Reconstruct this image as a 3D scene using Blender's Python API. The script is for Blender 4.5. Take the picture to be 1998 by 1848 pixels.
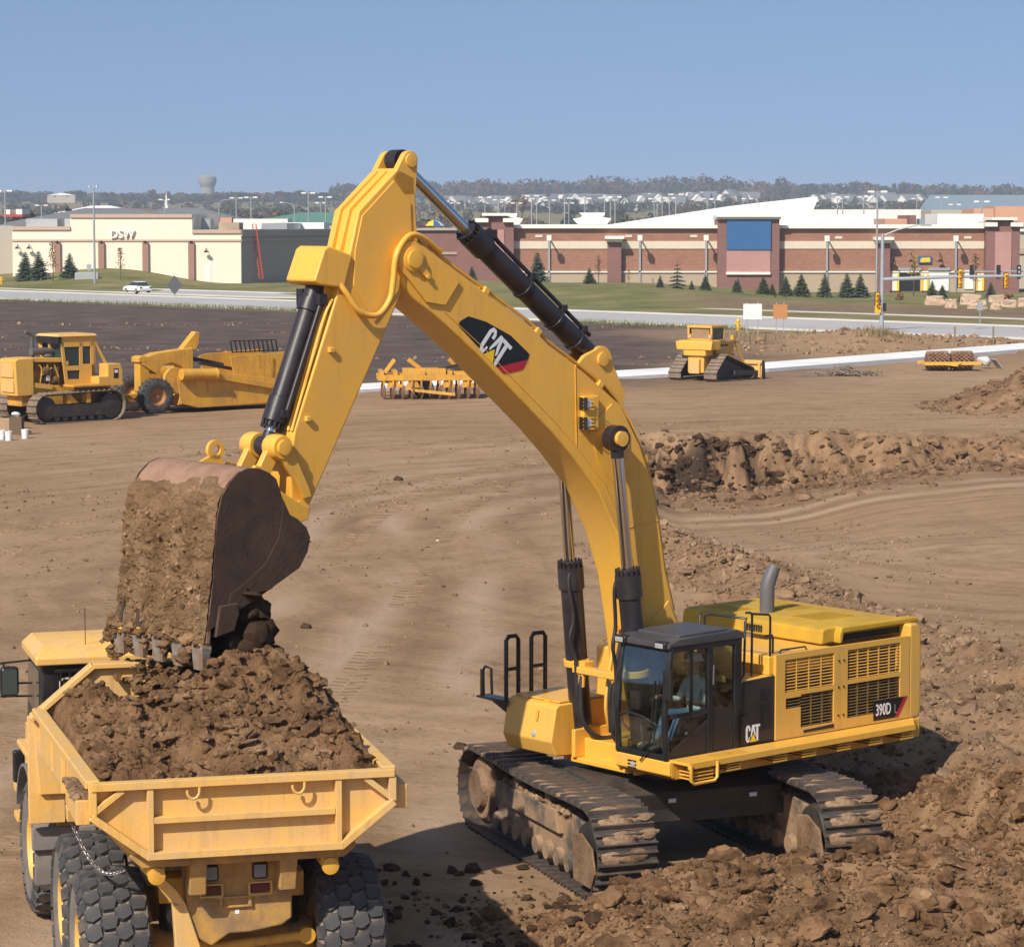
import bpy, bmesh, math, random
import numpy as np
from mathutils import Vector, Matrix
R = math.radians
random.seed(7); np.random.seed(7)
scene = bpy.context.scene
for _o in list(bpy.data.objects): bpy.data.objects.remove(_o)
COL = scene.collection

# ------------------------------------------------------------------ camera
FPX, HORIZON, CAMZ = 5400.0, 425.0, 9.3          # focal length and horizon on a 1998 x 1848 frame
PITCH = math.atan((924 - HORIZON) / FPX)
cam = bpy.data.cameras.new('camera'); cam_o = bpy.data.objects.new('camera', cam); COL.objects.link(cam_o)
cam_o.location = (0, 0, CAMZ); cam_o.rotation_euler = (math.pi / 2 - PITCH, 0, 0)
cam.sensor_width = 36; cam.lens = 36 * FPX / 1998; cam.clip_start = 0.5; cam.clip_end = 30000
scene.camera = cam_o

# ------------------------------------------------------------------ sky, sun, exposure
SUN_EL, SUN_LEFT = 41.0, 31.0                    # sun behind the camera, to the left
world = bpy.data.worlds.new('World'); scene.world = world; world.use_nodes = True
wn = world.node_tree.nodes; wl = world.node_tree.links
bg = wn['Background']
sky = wn.new('ShaderNodeTexSky'); sky.sky_type = 'NISHITA'; sky.sun_disc = False
sky.sun_elevation = R(SUN_EL); sky.sun_rotation = R(180 + SUN_LEFT)
sky.altitude = 200; sky.air_density = 1.0; sky.dust_density = 0.9; sky.ozone_density = 1.6
tcw = wn.new('ShaderNodeTexCoord'); lift = wn.new('ShaderNodeVectorMath'); lift.operation = 'ADD'; lift.inputs[1].default_value = (0, 0, 0.25)
nrm = wn.new('ShaderNodeVectorMath'); nrm.operation = 'NORMALIZE'      # clear dry air: the band of thick air at the horizon is left out
wl.new(tcw.outputs['Generated'], lift.inputs[0]); wl.new(lift.outputs[0], nrm.inputs[0]); wl.new(nrm.outputs[0], sky.inputs[0])
wl.new(sky.outputs[0], bg.inputs[0]); bg.inputs[1].default_value = 0.125
sun = bpy.data.lights.new('sun', 'SUN'); sun.energy = 5.0; sun.angle = R(0.53); sun.color = (1.0, 0.915, 0.775)
sun_o = bpy.data.objects.new('sun', sun); COL.objects.link(sun_o)
to_sun = Vector((-math.sin(R(SUN_LEFT)) * math.cos(R(SUN_EL)), -math.cos(R(SUN_LEFT)) * math.cos(R(SUN_EL)), math.sin(R(SUN_EL))))
sun_o.rotation_euler = to_sun.to_track_quat('Z', 'Y').to_euler()
vs = scene.view_settings; vs.view_transform = 'Standard'; vs.look = 'None'; vs.exposure = 0.12; vs.gamma = 1.0; vs.use_curve_mapping = False
scene.render.engine = 'CYCLES'
cy = scene.cycles; cy.use_denoising = True; cy.max_bounces = 6; cy.diffuse_bounces = 3; cy.glossy_bounces = 3
cy.transmission_bounces = 6; cy.transparent_max_bounces = 12; cy.volume_bounces = 0; cy.use_adaptive_sampling = True
cy.adaptive_threshold = 0.02; cy.caustics_reflective = False; cy.caustics_refractive = False
try: cy.denoiser = 'OPENIMAGEDENOISE'
except Exception: pass
scene.render.film_transparent = False

_fw = Vector((0, math.cos(PITCH), -math.sin(PITCH))); _up = Vector((0, math.sin(PITCH), math.cos(PITCH)))
def ray(px, py): return _fw + Vector((1, 0, 0)) * ((px - 999) / FPX) + _up * ((924 - py) / FPX)
def gp(px, py, z=0.0):
    r = ray(px, py); t = (z - CAMZ) / r.z; p = r * t; return Vector((p.x, p.y, z))
def at(px, py, Y):
    r = ray(px, py); p = r * (Y / r.y); return Vector((p.x, Y, CAMZ + p.z))

# ------------------------------------------------------------------ noise for terrain and soil
def _hash(ix, iy, seed):
    h = (ix.astype(np.int64) * 374761393 + iy.astype(np.int64) * 668265263 + seed * 1442695041) & 0xffffffff
    h = ((h ^ (h >> 13)) * 1274126177) & 0xffffffff
    h = ((h ^ (h >> 16)) * 2246822519) & 0xffffffff
    return ((h ^ (h >> 13)) & 0xffffff) / float(0xffffff)
def vnoise(x, y, seed=0):
    x = np.asarray(x, float); y = np.asarray(y, float)
    ix = np.floor(x); iy = np.floor(y); fx = x - ix; fy = y - iy
    fx = fx * fx * fx * (fx * (fx * 6 - 15) + 10); fy = fy * fy * fy * (fy * (fy * 6 - 15) + 10)
    a = _hash(ix, iy, seed); b = _hash(ix + 1, iy, seed); c = _hash(ix, iy + 1, seed); d = _hash(ix + 1, iy + 1, seed)
    return (a + (b - a) * fx) * (1 - fy) + (c + (d - c) * fx) * fy
def fbm(x, y, octv=4, seed=0, gain=0.5, lac=2.03):
    s = 0; a = 1; t = 0; x = np.asarray(x, float); y = np.asarray(y, float)
    for i in range(octv):
        s = s + a * (vnoise(x, y, seed + i * 17) * 2 - 1); t += a; a *= gain
        x, y = (x * 0.8 - y * 0.6) * lac, (x * 0.6 + y * 0.8) * lac
    return s / t
def ridged(x, y, octv=4, seed=0): 
    s = 0; a = 1; t = 0; x = np.asarray(x, float); y = np.asarray(y, float)
    for i in range(octv):
        s = s + a * (1 - np.abs(vnoise(x, y, seed + i * 13) * 2 - 1)); t += a; a *= .5
        x, y = (x * 0.8 - y * 0.6) * 2.1, (x * 0.6 + y * 0.8) * 2.1
    return s / t
def sst(a, b, x): 
    t = np.clip((np.asarray(x, float) - a) / (b - a), 0, 1); return t * t * (3 - 2 * t)

# ------------------------------------------------------------------ materials
def new_mat(name):
    m = bpy.data.materials.new(name); m.use_nodes = True
    nt = m.node_tree; return m, nt.nodes, nt.links, nt.nodes['Principled BSDF']
def mat(name, col, rough=0.5, metal=0.0, spec=0.5):
    m, n, l, b = new_mat(name)
    b.inputs['Base Color'].default_value = (*col, 1); b.inputs['Roughness'].default_value = rough
    b.inputs['Metallic'].default_value = metal; b.inputs['Specular IOR Level'].default_value = spec
    return m
def worn(name, col, dirt, amount=0.35, scale=3.0, rough=0.4, bump=0.15, fine=40.0, metal=0.0, coords='Object', detail=8, spec=0.5, sharp=(0.42, 0.72), streak=None):
    """paint, steel or masonry with blotches of dirt and a fine uneven relief"""
    m, n, l, b = new_mat(name)
    tc = n.new('ShaderNodeTexCoord'); geo = n.new('ShaderNodeNewGeometry')
    src = geo.outputs['Position'] if coords == 'World' else tc.outputs['Object']
    t1 = n.new('ShaderNodeTexNoise'); t1.inputs['Scale'].default_value = scale; t1.inputs['Detail'].default_value = detail; t1.inputs['Roughness'].default_value = 0.65
    l.new(src, t1.inputs['Vector'])
    r1 = n.new('ShaderNodeValToRGB'); r1.color_ramp.elements[0].position = sharp[0]; r1.color_ramp.elements[1].position = sharp[1]
    l.new(t1.outputs['Fac'], r1.inputs[0])
    mul = n.new('ShaderNodeMath'); mul.operation = 'MULTIPLY'; mul.inputs[1].default_value = amount; l.new(r1.outputs[0], mul.inputs[0])
    mix = n.new('ShaderNodeMix'); mix.data_type = 'RGBA'; mix.inputs[6].default_value = (*col, 1); mix.inputs[7].default_value = (*dirt, 1)
    l.new(mul.outputs[0], mix.inputs[0])
    t2 = n.new('ShaderNodeTexNoise'); t2.inputs['Scale'].default_value = fine; t2.inputs['Detail'].default_value = 4; l.new(src, t2.inputs['Vector'])
    if streak:                                   # runs of grime and scuffs drawn out downwards
        mp = n.new('ShaderNodeMapping'); mp.inputs['Scale'].default_value = (7, 7, 0.7); l.new(src, mp.inputs['Vector'])
        t3 = n.new('ShaderNodeTexNoise'); t3.inputs['Scale'].default_value = 1.0; t3.inputs['Detail'].default_value = 7; t3.inputs['Roughness'].default_value = 0.7; l.new(mp.outputs[0], t3.inputs['Vector'])
        r3 = n.new('ShaderNodeValToRGB'); r3.color_ramp.elements[0].position = 0.52; r3.color_ramp.elements[1].position = 0.74; l.new(t3.outputs['Fac'], r3.inputs[0])
        m3 = n.new('ShaderNodeMath'); m3.operation = 'MULTIPLY'; m3.inputs[1].default_value = streak[1]; l.new(r3.outputs[0], m3.inputs[0])
        mx3 = n.new('ShaderNodeMix'); mx3.data_type = 'RGBA'; l.new(m3.outputs[0], mx3.inputs[0]); l.new(mix.outputs[2], mx3.inputs[6]); mx3.inputs[7].default_value = (*streak[0], 1); mix = mx3
        t4 = n.new('ShaderNodeTexNoise'); t4.inputs['Scale'].default_value = 55; t4.inputs['Detail'].default_value = 3; l.new(src, t4.inputs['Vector'])
        r4 = n.new('ShaderNodeValToRGB'); r4.color_ramp.elements[0].position = 0.70; r4.color_ramp.elements[1].position = 0.74; l.new(t4.outputs['Fac'], r4.inputs[0])
        m4 = n.new('ShaderNodeMath'); m4.operation = 'MULTIPLY'; m4.inputs[1].default_value = 0.5; l.new(r4.outputs[0], m4.inputs[0])
        mx4 = n.new('ShaderNodeMix'); mx4.data_type = 'RGBA'; l.new(m4.outputs[0], mx4.inputs[0]); l.new(mix.outputs[2], mx4.inputs[6]); mx4.inputs[7].default_value = (0.16, 0.09, 0.04, 1); mix = mx4
    hs = n.new('ShaderNodeHueSaturation'); l.new(mix.outputs[2], hs.inputs['Color'])
    mr = n.new('ShaderNodeMapRange'); mr.inputs[3].default_value = 0.9; mr.inputs[4].default_value = 1.1; l.new(t2.outputs['Fac'], mr.inputs[0]); l.new(mr.outputs[0], hs.inputs['Value'])
    l.new(hs.outputs[0], b.inputs['Base Color'])
    mr2 = n.new('ShaderNodeMapRange'); mr2.inputs[3].default_value = rough; mr2.inputs[4].default_value = min(1, rough + 0.35); l.new(mul.outputs[0], mr2.inputs[0]); l.new(mr2.outputs[0], b.inputs['Roughness'])
    b.inputs['Metallic'].default_value = metal; b.inputs['Specular IOR Level'].default_value = spec
    if bump:
        bp = n.new('ShaderNodeBump'); bp.inputs['Strength'].default_value = bump; bp.inputs['Distance'].default_value = 0.02
        l.new(t2.outputs['Fac'], bp.inputs['Height']); l.new(bp.outputs[0], b.inputs['Normal'])
    return m
def soil_mat(name, c1, c2, c3, scale=1.2, bump=0.6, coords='Object', dist=0.09):
    m, n, l, b = new_mat(name)
    tc = n.new('ShaderNodeTexCoord'); geo = n.new('ShaderNodeNewGeometry')
    src = geo.outputs['Position'] if coords == 'World' else tc.outputs['Object']
    t1 = n.new('ShaderNodeTexNoise'); t1.inputs['Scale'].default_value = scale; t1.inputs['Detail'].default_value = 9; t1.inputs['Roughness'].default_value = 0.62; l.new(src, t1.inputs['Vector'])
    r = n.new('ShaderNodeValToRGB'); e = r.color_ramp.elements; e[0].position = 0.32; e[0].color = (*c1, 1); e[1].position = 0.7; e[1].color = (*c3, 1)
    k = e.new(0.5); k.color = (*c2, 1); l.new(t1.outputs['Fac'], r.inputs[0])
    hs = n.new('ShaderNodeHueSaturation'); mr = n.new('ShaderNodeMapRange'); mr.inputs[3].default_value = 0.68; mr.inputs[4].default_value = 1.28   # every clod a little different
    l.new(geo.outputs['Random Per Island'], mr.inputs[0]); l.new(mr.outputs[0], hs.inputs['Value']); l.new(r.outputs[0], hs.inputs['Color'])
    l.new(hs.outputs[0], b.inputs['Base Color']); b.inputs['Roughness'].default_value = 0.95; b.inputs['Specular IOR Level'].default_value = 0.15
    t2 = n.new('ShaderNodeTexNoise'); t2.inputs['Scale'].default_value = scale * 9; t2.inputs['Detail'].default_value = 10; t2.inputs['Roughness'].default_value = 0.7; l.new(src, t2.inputs['Vector'])
    bp = n.new('ShaderNodeBump'); bp.inputs['Strength'].default_value = bump; bp.inputs['Distance'].default_value = dist
    l.new(t2.outputs['Fac'], bp.inputs['Height']); l.new(bp.outputs[0], b.inputs['Normal'])
    return m
def glass(name, tint=(0.35, 0.45, 0.45), fac=0.25, rough=0.03):
    m, n, l, b = new_mat(name); n.remove(b)
    out = n['Material Output']; tr = n.new('ShaderNodeBsdfTransparent'); tr.inputs[0].default_value = (*tint, 1)
    gl = n.new('ShaderNodeBsdfGlossy'); gl.inputs['Roughness'].default_value = rough; gl.inputs['Color'].default_value = (0.95, 0.97, 1, 1)
    fr = n.new('ShaderNodeLayerWeight'); fr.inputs[0].default_value = 0.5
    pw = n.new('ShaderNodeMath'); pw.operation = 'POWER'; pw.inputs[1].default_value = 3.5; l.new(fr.outputs['Facing'], pw.inputs[0])
    ad = n.new('ShaderNodeMath'); ad.operation = 'ADD'; ad.inputs[1].default_value = fac * 0.3; ad.use_clamp = True; l.new(pw.outputs[0], ad.inputs[0])
    mx = n.new('ShaderNodeMixShader'); l.new(ad.outputs[0], mx.inputs[0]); l.new(tr.outputs[0], mx.inputs[1]); l.new(gl.outputs[0], mx.inputs[2]); l.new(mx.outputs[0], out.inputs[0])
    return m

YEL = (0.79, 0.42, 0.056); DUST = (0.52, 0.34, 0.17)
M = {}
M['yellow'] = worn('yellow_machine_paint', YEL, DUST, 0.34, 1.1, 0.38, 0.05, 60, streak=((0.42, 0.22, 0.05), 0.34))
M['yellow_hood'] = worn('hood_yellow_paint', (0.52, 0.315, 0.03), (0.33, 0.2, 0.04), 0.7, 2.5, 0.55, 0.04, 40, spec=0.25)
M['yellow_side'] = worn('panel_yellow_paint', (0.69, 0.385, 0.065), DUST, 0.35, 1.4, 0.45, 0.05, 60, streak=((0.36, 0.2, 0.06), 0.35))
M['yellow_dusty'] = worn('dusty_yellow_paint', (0.72, 0.42, 0.11), (0.52, 0.37, 0.21), 0.8, 1.5, 0.5, 0.14, 30, streak=((0.34, 0.2, 0.09), 0.5))
M['yellow_old'] = worn('weathered_yellow_paint', (0.66, 0.34, 0.04), (0.24, 0.14, 0.06), 0.6, 0.9, 0.5, 0.1, 14, sharp=(0.45, 0.7), streak=((0.14, 0.08, 0.04), 0.6))
M['yellow_bright'] = mat('bright_yellow_print', (0.85, 0.55, 0.01), 0.4)
M['black'] = worn('black_paint', (0.012, 0.012, 0.014), (0.05, 0.045, 0.04), 0.4, 3, 0.3, 0.03, 50)
M['brown_black'] = worn('black_panel_paint', (0.022, 0.016, 0.014), (0.06, 0.045, 0.035), 0.4, 2, 0.4, 0.03, 50)
M['cyl'] = worn('cylinder_black_paint', (0.022, 0.018, 0.022), (0.07, 0.055, 0.05), 0.4, 2, 0.34, 0.05, 30)
M['rubber'] = worn('hose_rubber', (0.018, 0.018, 0.02), (0.06, 0.05, 0.04), 0.4, 6, 0.55, 0.1, 60)
M['chrome'] = mat('chromed_rod', (0.62, 0.62, 0.64), 0.12, 1.0)
M['steel_shoe'] = worn('worn_track_steel', (0.085, 0.075, 0.07), (0.20, 0.125, 0.075), 0.9, 5, 0.45, 0.25, 40, metal=0.35)
M['steel_dark'] = worn('dark_steel', (0.030, 0.028, 0.028), (0.10, 0.07, 0.045), 0.6, 3, 0.5, 0.15, 25)
M['steel_bright'] = worn('scoured_steel', (0.33, 0.32, 0.32), (0.2, 0.13, 0.08), 0.6, 6, 0.35, 0.1, 50, metal=0.7)
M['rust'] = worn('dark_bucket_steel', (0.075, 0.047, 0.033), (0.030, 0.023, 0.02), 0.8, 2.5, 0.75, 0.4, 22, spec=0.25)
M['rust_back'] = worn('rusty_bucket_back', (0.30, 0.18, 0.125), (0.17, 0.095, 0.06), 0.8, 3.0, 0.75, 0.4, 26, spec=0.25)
M['mud_dry'] = soil_mat('dried_mud', (0.20, 0.12, 0.07), (0.33, 0.21, 0.13), (0.44, 0.295, 0.19), 2.0, 0.8)
M['mud_frame'] = worn('muddy_frame_steel', (0.065, 0.06, 0.058), (0.30, 0.195, 0.115), 1.0, 1.6, 0.8, 0.5, 16, sharp=(0.40, 0.56))
M['soil'] = soil_mat('dug_soil', (0.125, 0.066, 0.031), (0.255, 0.143, 0.073), (0.39, 0.245, 0.138), 1.7, 1.0)
M['soil_dark'] = soil_mat('dark_and_shade_soil', (0.045, 0.026, 0.016), (0.075, 0.043, 0.026), (0.12, 0.07, 0.042), 1.6, 0.9)  # dark soil; also the shade colour of the blocks on the pit face
M['tyre'] = worn('tyre_rubber', (0.042, 0.043, 0.048), (0.25, 0.18, 0.125), 0.7, 2.6, 0.7, 0.3, 35, sharp=(0.45, 0.8))
M['tyre_side'] = worn('tyre_sidewall', (0.12, 0.115, 0.11), (0.30, 0.225, 0.16), 0.85, 2.2, 0.8, 0.25, 30, sharp=(0.38, 0.7))
M['rim'] = worn('wheel_rim_paint', (0.70, 0.42, 0.10), (0.42, 0.27, 0.13), 0.5, 3, 0.5, 0.1, 30)
M['fender_rubber'] = worn('dusty_fender_rubber', (0.15, 0.15, 0.155), (0.30, 0.235, 0.18), 0.7, 1.8, 0.75, 0.15, 30)
M['white'] = worn('white_paint', (0.78, 0.78, 0.77), (0.5, 0.47, 0.42), 0.25, 2, 0.45, 0.03, 30)
M['print_white'] = mat('white_print', (0.72, 0.73, 0.76), 0.4)
M['print_grey'] = mat('grey_print', (0.22, 0.22, 0.23), 0.4)
M['print_red'] = mat('red_print', (0.42, 0.012, 0.03), 0.4)
M['print_black'] = mat('black_print', (0.006, 0.007, 0.008), 0.35)
M['lamp'] = mat('lamp_glass', (0.62, 0.63, 0.65), 0.1, 0.5)
M['lamp_dull'] = mat('grey_lamp_glass', (0.20, 0.21, 0.23), 0.3)  # greyer than the other lamp glass
M['red_lens'] = mat('red_lens', (0.10, 0.012, 0.012), 0.2)
M['cab_glass'] = glass('cab_glass', (0.80, 0.87, 0.85), 0.25)
M['dark_glass'] = glass('dark_cab_glass', (0.22, 0.30, 0.30), 0.35)
M['grey_metal'] = worn('galvanised_steel', (0.42, 0.44, 0.46), (0.3, 0.3, 0.3), 0.3, 2, 0.4, 0.03, 20, metal=0.4)
M['exhaust'] = worn('exhaust_pipe_steel', (0.10, 0.10, 0.11), (0.16, 0.14, 0.13), 0.5, 5, 0.5, 0.05, 40)
M['seat'] = mat('seat_fabric', (0.035, 0.035, 0.04), 0.8)

# ------------------------------------------------------------------ mesh builder
class MB:
    def __init__(s): s.v = []; s.f = []
    def add(s, vs, fs):
        o = len(s.v); s.v += [tuple(p) for p in vs]; s.f += [tuple(i + o for i in f) for f in fs]; return s
    def bx(s, x0, x1, y0, y1, z0, z1):
        v = [(x, y, z) for x in (x0, x1) for y in (y0, y1) for z in (z0, z1)]
        return s.add(v, [(0, 1, 3, 2), (4, 6, 7, 5), (0, 4, 5, 1), (2, 3, 7, 6), (0, 2, 6, 4), (1, 5, 7, 3)])
    def box(s, c, size, rot=None):
        h = [d / 2 for d in size]; v = [Vector((x * h[0], y * h[1], z * h[2])) for x in (-1, 1) for y in (-1, 1) for z in (-1, 1)]
        if rot is not None: v = [rot @ p for p in v]
        c = Vector(c); return s.add([p + c for p in v], [(0, 1, 3, 2), (4, 6, 7, 5), (0, 4, 5, 1), (2, 3, 7, 6), (0, 2, 6, 4), (1, 5, 7, 3)])
    def bar(s, p0, p1, w, h, up=(0, 0, 1)):
        p0 = Vector(p0); p1 = Vector(p1); d = (p1 - p0).normalized(); u = Vector(up)
        sd = d.cross(u)
        if sd.length < 1e-4: sd = d.cross(Vector((0, 1, 0)))
        sd.normalize(); u = sd.cross(d)
        v = [p + sd * (a * w / 2) + u * (b * h / 2) for p in (p0, p1) for a in (-1, 1) for b in (-1, 1)]
        return s.add(v, [(0, 1, 3, 2), (4, 6, 7, 5), (0, 4, 5, 1), (2, 3, 7, 6), (0, 2, 6, 4), (1, 5, 7, 3)])
    def prism(s, poly, a0, a1, axis='y'):
        n = len(poly)
        def P(p, a): return (p[0], a, p[1]) if axis == 'y' else ((a, p[0], p[1]) if axis == 'x' else (p[0], p[1], a))
        v = [P(p, a0) for p in poly] + [P(p, a1) for p in poly]
        return s.add(v, [tuple(range(n))[::-1], tuple(range(n, 2 * n))] + [(i, (i + 1) % n, n + (i + 1) % n, n + i) for i in range(n)])
    def loft(s, secs, cap=True, closed=False):
        n = len(secs[0]); o = []; 
        for q in secs: o += list(q)
        k = len(secs); f = []
        for j in range(k if closed else k - 1):
            a = j * n; b = ((j + 1) % k) * n
            f += [(a + i, a + (i + 1) % n, b + (i + 1) % n, b + i) for i in range(n)]
        if cap and not closed: f += [tuple(range(n))[::-1], tuple(range((k - 1) * n, k * n))]
        return s.add(o, f)
    def tube(s, path, r, n=8, closed=False, cap=True):
        path = [Vector(p) for p in path]; k = len(path); rs = r if isinstance(r, (list, tuple)) else [r] * k
        secs = []; prev = None
        for i, p in enumerate(path):
            a = path[i - 1] if (i > 0 or closed) else p; b = path[(i + 1) % k] if (i < k - 1 or closed) else p
            d = (b - a).normalized()
            if prev is None:
                prev = d.orthogonal().normalized()
            prev = (prev - d * prev.dot(d))
            if prev.length < 1e-5: prev = d.orthogonal()
            prev.normalize(); w = d.cross(prev)
            secs.append([p + (prev * math.cos(2 * math.pi * j / n) + w * math.sin(2 * math.pi * j / n)) * rs[i] for j in range(n)])
        return s.loft(secs, cap, closed)
    def cyl(s, p0, p1, r0, r1=None, n=20): return s.tube([p0, p1], [r0, r0 if r1 is None else r1], n)
    def lathe(s, prof, o, ax, n=24, cap=True):
        """prof: (distance along axis, radius) pairs"""
        o = Vector(o); ax = Vector(ax).normalized(); u = ax.orthogonal().normalized(); w = ax.cross(u)
        return s.loft([[o + ax * a + (u * math.cos(2 * math.pi * j / n) + w * math.sin(2 * math.pi * j / n)) * r for j in range(n)] for a, r in prof], cap)
    def ring(s, prof, o, ax, n=24):
        o = Vector(o); ax = Vector(ax).normalized(); u = ax.orthogonal().normalized(); w = ax.cross(u)
        return s.loft([[o + ax * a + (u * math.cos(2 * math.pi * j / n) + w * math.sin(2 * math.pi * j / n)) * r for a, r in prof] for j in range(n)], False, True)
    def mesh(s, name, mtl, xf=None, smooth=None):
        me = bpy.data.meshes.new(name)
        me.from_pydata([tuple(p) for p in s.v], [], s.f)
        if xf is not None: me.transform(xf)
        bm = bmesh.new(); bm.from_mesh(me); bmesh.ops.recalc_face_normals(bm, faces=bm.faces); bm.to_mesh(me); bm.free()
        if mtl is not None: me.materials.append(mtl)
        if smooth is not None:
            me.shade_smooth()
            if smooth < 180: me.set_sharp_from_angle(angle=R(smooth))
        return me
    def build(s, name, mtl, parent=None, bevel=0.0, smooth=None, xf=None, seg=2, label=None, kind=None):
        if isinstance(mtl, str): mtl = M[mtl]
        if bevel and smooth is None: smooth = 40
        o = bpy.data.objects.new(name, s.mesh(name, mtl, xf, smooth)); COL.objects.link(o)
        if parent is not None: o.parent = parent
        if bevel:
            b = o.modifiers.new('bevel', 'BEVEL'); b.width = bevel; b.segments = seg; b.limit_method = 'ANGLE'; b.angle_limit = R(35); b.harden_normals = True
        if label: o['label'] = label
        if kind: o['kind'] = kind
        return o
def put(name, me, parent=None, mw=None):
    o = bpy.data.objects.new(name, me); COL.objects.link(o)
    if parent is not None: o.parent = parent
    if mw is not None: o.matrix_local = mw
    return o
def tag(o, label=None, cat=None, group=None, kind=None):
    if label: o['label'] = label
    if cat: o['category'] = cat
    if group: o['group'] = group
    if kind: o['kind'] = kind
    return o
def thing(name, label, cat, loc=(0, 0, 0), rz=0.0, group=None):
    o = bpy.data.objects.new(name, None); COL.objects.link(o); o.location = loc; o.rotation_euler = (0, 0, rz); o.empty_display_size = 0.3
    return tag(o, label, cat, group)
KIDS = {}
def dup(root, loc, rz=0.0, label=None, scale=None, parent=None):
    c = root.copy(); COL.objects.link(c)
    if parent is None: c.location = loc; c.rotation_euler = (0, 0, rz)
    if scale is not None: c.scale = scale if hasattr(scale, '__len__') else (scale,) * 3
    if label: c['label'] = label
    for ch in list(root.children):
        d = ch.copy(); COL.objects.link(d); d.parent = c
        for g in list(ch.children):
            e = g.copy(); COL.objects.link(e); e.parent = d
    return c
def text_mesh(txt, size, mtl, sx=1.0, depth=0.004, shear=0.0, bold=0.0):
    cu = bpy.data.curves.new('lettering', 'FONT'); cu.body = txt; cu.size = size; cu.extrude = depth; cu.align_x = 'CENTER'; cu.align_y = 'CENTER'; cu.shear = shear; cu.offset = bold
    cu.resolution_u = 3
    o = bpy.data.objects.new('lettering', cu); COL.objects.link(o)
    bpy.context.view_layer.update()
    me = bpy.data.meshes.new_from_object(o.evaluated_get(bpy.context.evaluated_depsgraph_get()))
    bpy.data.objects.remove(o); me.transform(Matrix.Diagonal((sx, 1, 1, 1))); me.materials.clear(); me.materials.append(mtl); return me
ORD = 'first second third fourth fifth sixth seventh eighth ninth tenth eleventh twelfth thirteenth fourteenth fifteenth sixteenth seventeenth eighteenth nineteenth twentieth'.split()
def ordinal(i):
    if i < 20: return ORD[i]
    t = {2: 'twenty', 3: 'thirty', 4: 'forty', 5: 'fifty', 6: 'sixty', 7: 'seventy', 8: 'eighty', 9: 'ninety'}[(i + 1) // 10]
    return (t[:-1] + 'ieth') if (i + 1) % 10 == 0 else t + '-' + ORD[(i + 1) % 10 - 1]
def arc(cx, cz, r, a0, a1, n): return [(cx + r * math.cos(R(a0 + (a1 - a0) * i / n)), cz + r * math.sin(R(a0 + (a1 - a0) * i / n))) for i in range(n + 1)]
def smooth_path(pts, n=6):
    pts = [Vector(p) for p in pts]; out = []
    for i in range(len(pts) - 1):
        p0 = pts[max(i - 1, 0)]; p1 = pts[i]; p2 = pts[i + 1]; p3 = pts[min(i + 2, len(pts) - 1)]
        for k in range(n):
            t = k / n
            out.append(0.5 * ((2 * p1) + (p2 - p0) * t + (2 * p0 - 5 * p1 + 4 * p2 - p3) * t * t + (3 * p1 - p0 - 3 * p2 + p3) * t ** 3))
    return out + [pts[-1]]
# rough clod shapes shared by every heap of soil
def clod_shapes(k, seed, sub=2):
    rnd = random.Random(seed); out = []
    for i in range(k):
        bm = bmesh.new(); bmesh.ops.create_icosphere(bm, subdivisions=sub, radius=1.0)
        ax = [rnd.uniform(.7, 1.25), rnd.uniform(.7, 1.25), rnd.uniform(.5, .95)]
        ph = [rnd.uniform(0, 6.3) for _ in range(9)]
        cuts = [(Vector((rnd.gauss(0, 1), rnd.gauss(0, 1), rnd.gauss(0, 1))).normalized(), rnd.uniform(.45, .8)) for _ in range(5)]
        V = []
        for v in bm.verts:
            p = v.co.copy()
            for nrm, dd in cuts:
                e = p.dot(nrm) - dd
                if e > 0: p -= nrm * e * .85
            r = 1 + .14 * math.sin(3.1 * p.x + ph[0]) * math.sin(2.7 * p.y + ph[1]) + .12 * math.sin(5.3 * p.z + ph[2] + 2 * p.x) + rnd.uniform(-.09, .09)
            p *= r
            V.append((p.x * ax[0], p.y * ax[1], p.z * ax[2]))
        F = [[v.index for v in f.verts] for f in bm.faces]; bm.free()
        out.append((np.array(V), np.array(F)))
    return out
def rough_clods(k, seed):
    out = []
    for i, (V, F) in enumerate(clod_shapes(k, seed, 3)):
        n = fbm(V[:, 0] * 2.2 + V[:, 2] * 1.4 + i * 9, V[:, 1] * 2.2 - V[:, 2] * 1.1, 4, 31 + i, .62); out.append((V * (1 + .42 * n)[:, None], F))
    return out
CLODS = clod_shapes(9, 3, 2); PEBBLES = clod_shapes(8, 5, 1); LUMPS = rough_clods(10, 9)
def clod_field(name, P, S, mtl, shapes, sink=0.25, parent=None, kind='stuff', seed=1, smooth=None, flat=1.0):
    """one mesh holding many clods at points P (n,3) with radius S (n)"""
    rg = np.random.RandomState(seed); VV = []; FF = []; off = 0
    idx = rg.randint(0, len(shapes), len(P))
    for p, sc, i in zip(P, S, idx):
        V, F = shapes[i]; a = rg.uniform(0, 6.283); c, s_ = math.cos(a), math.sin(a)
        tl = rg.uniform(-.5, .5); ct, stt = math.cos(tl), math.sin(tl)
        Q = V * sc
        Q = np.stack([Q[:, 0], Q[:, 1] * ct - Q[:, 2] * stt, (Q[:, 1] * stt + Q[:, 2] * ct) * flat], 1)
        Q = np.stack([Q[:, 0] * c - Q[:, 1] * s_, Q[:, 0] * s_ + Q[:, 1] * c, Q[:, 2]], 1)
        VV.append(Q + np.array([p[0], p[1], p[2] + sc * (.5 - sink)])); FF.append(F + off); off += len(V)
    V = np.concatenate(VV); F = np.concatenate(FF)
    o = np_mesh(name, V, F, mtl, smooth); 
    if parent is not None: o.parent = parent
    if kind: o['kind'] = kind
    return o
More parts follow.
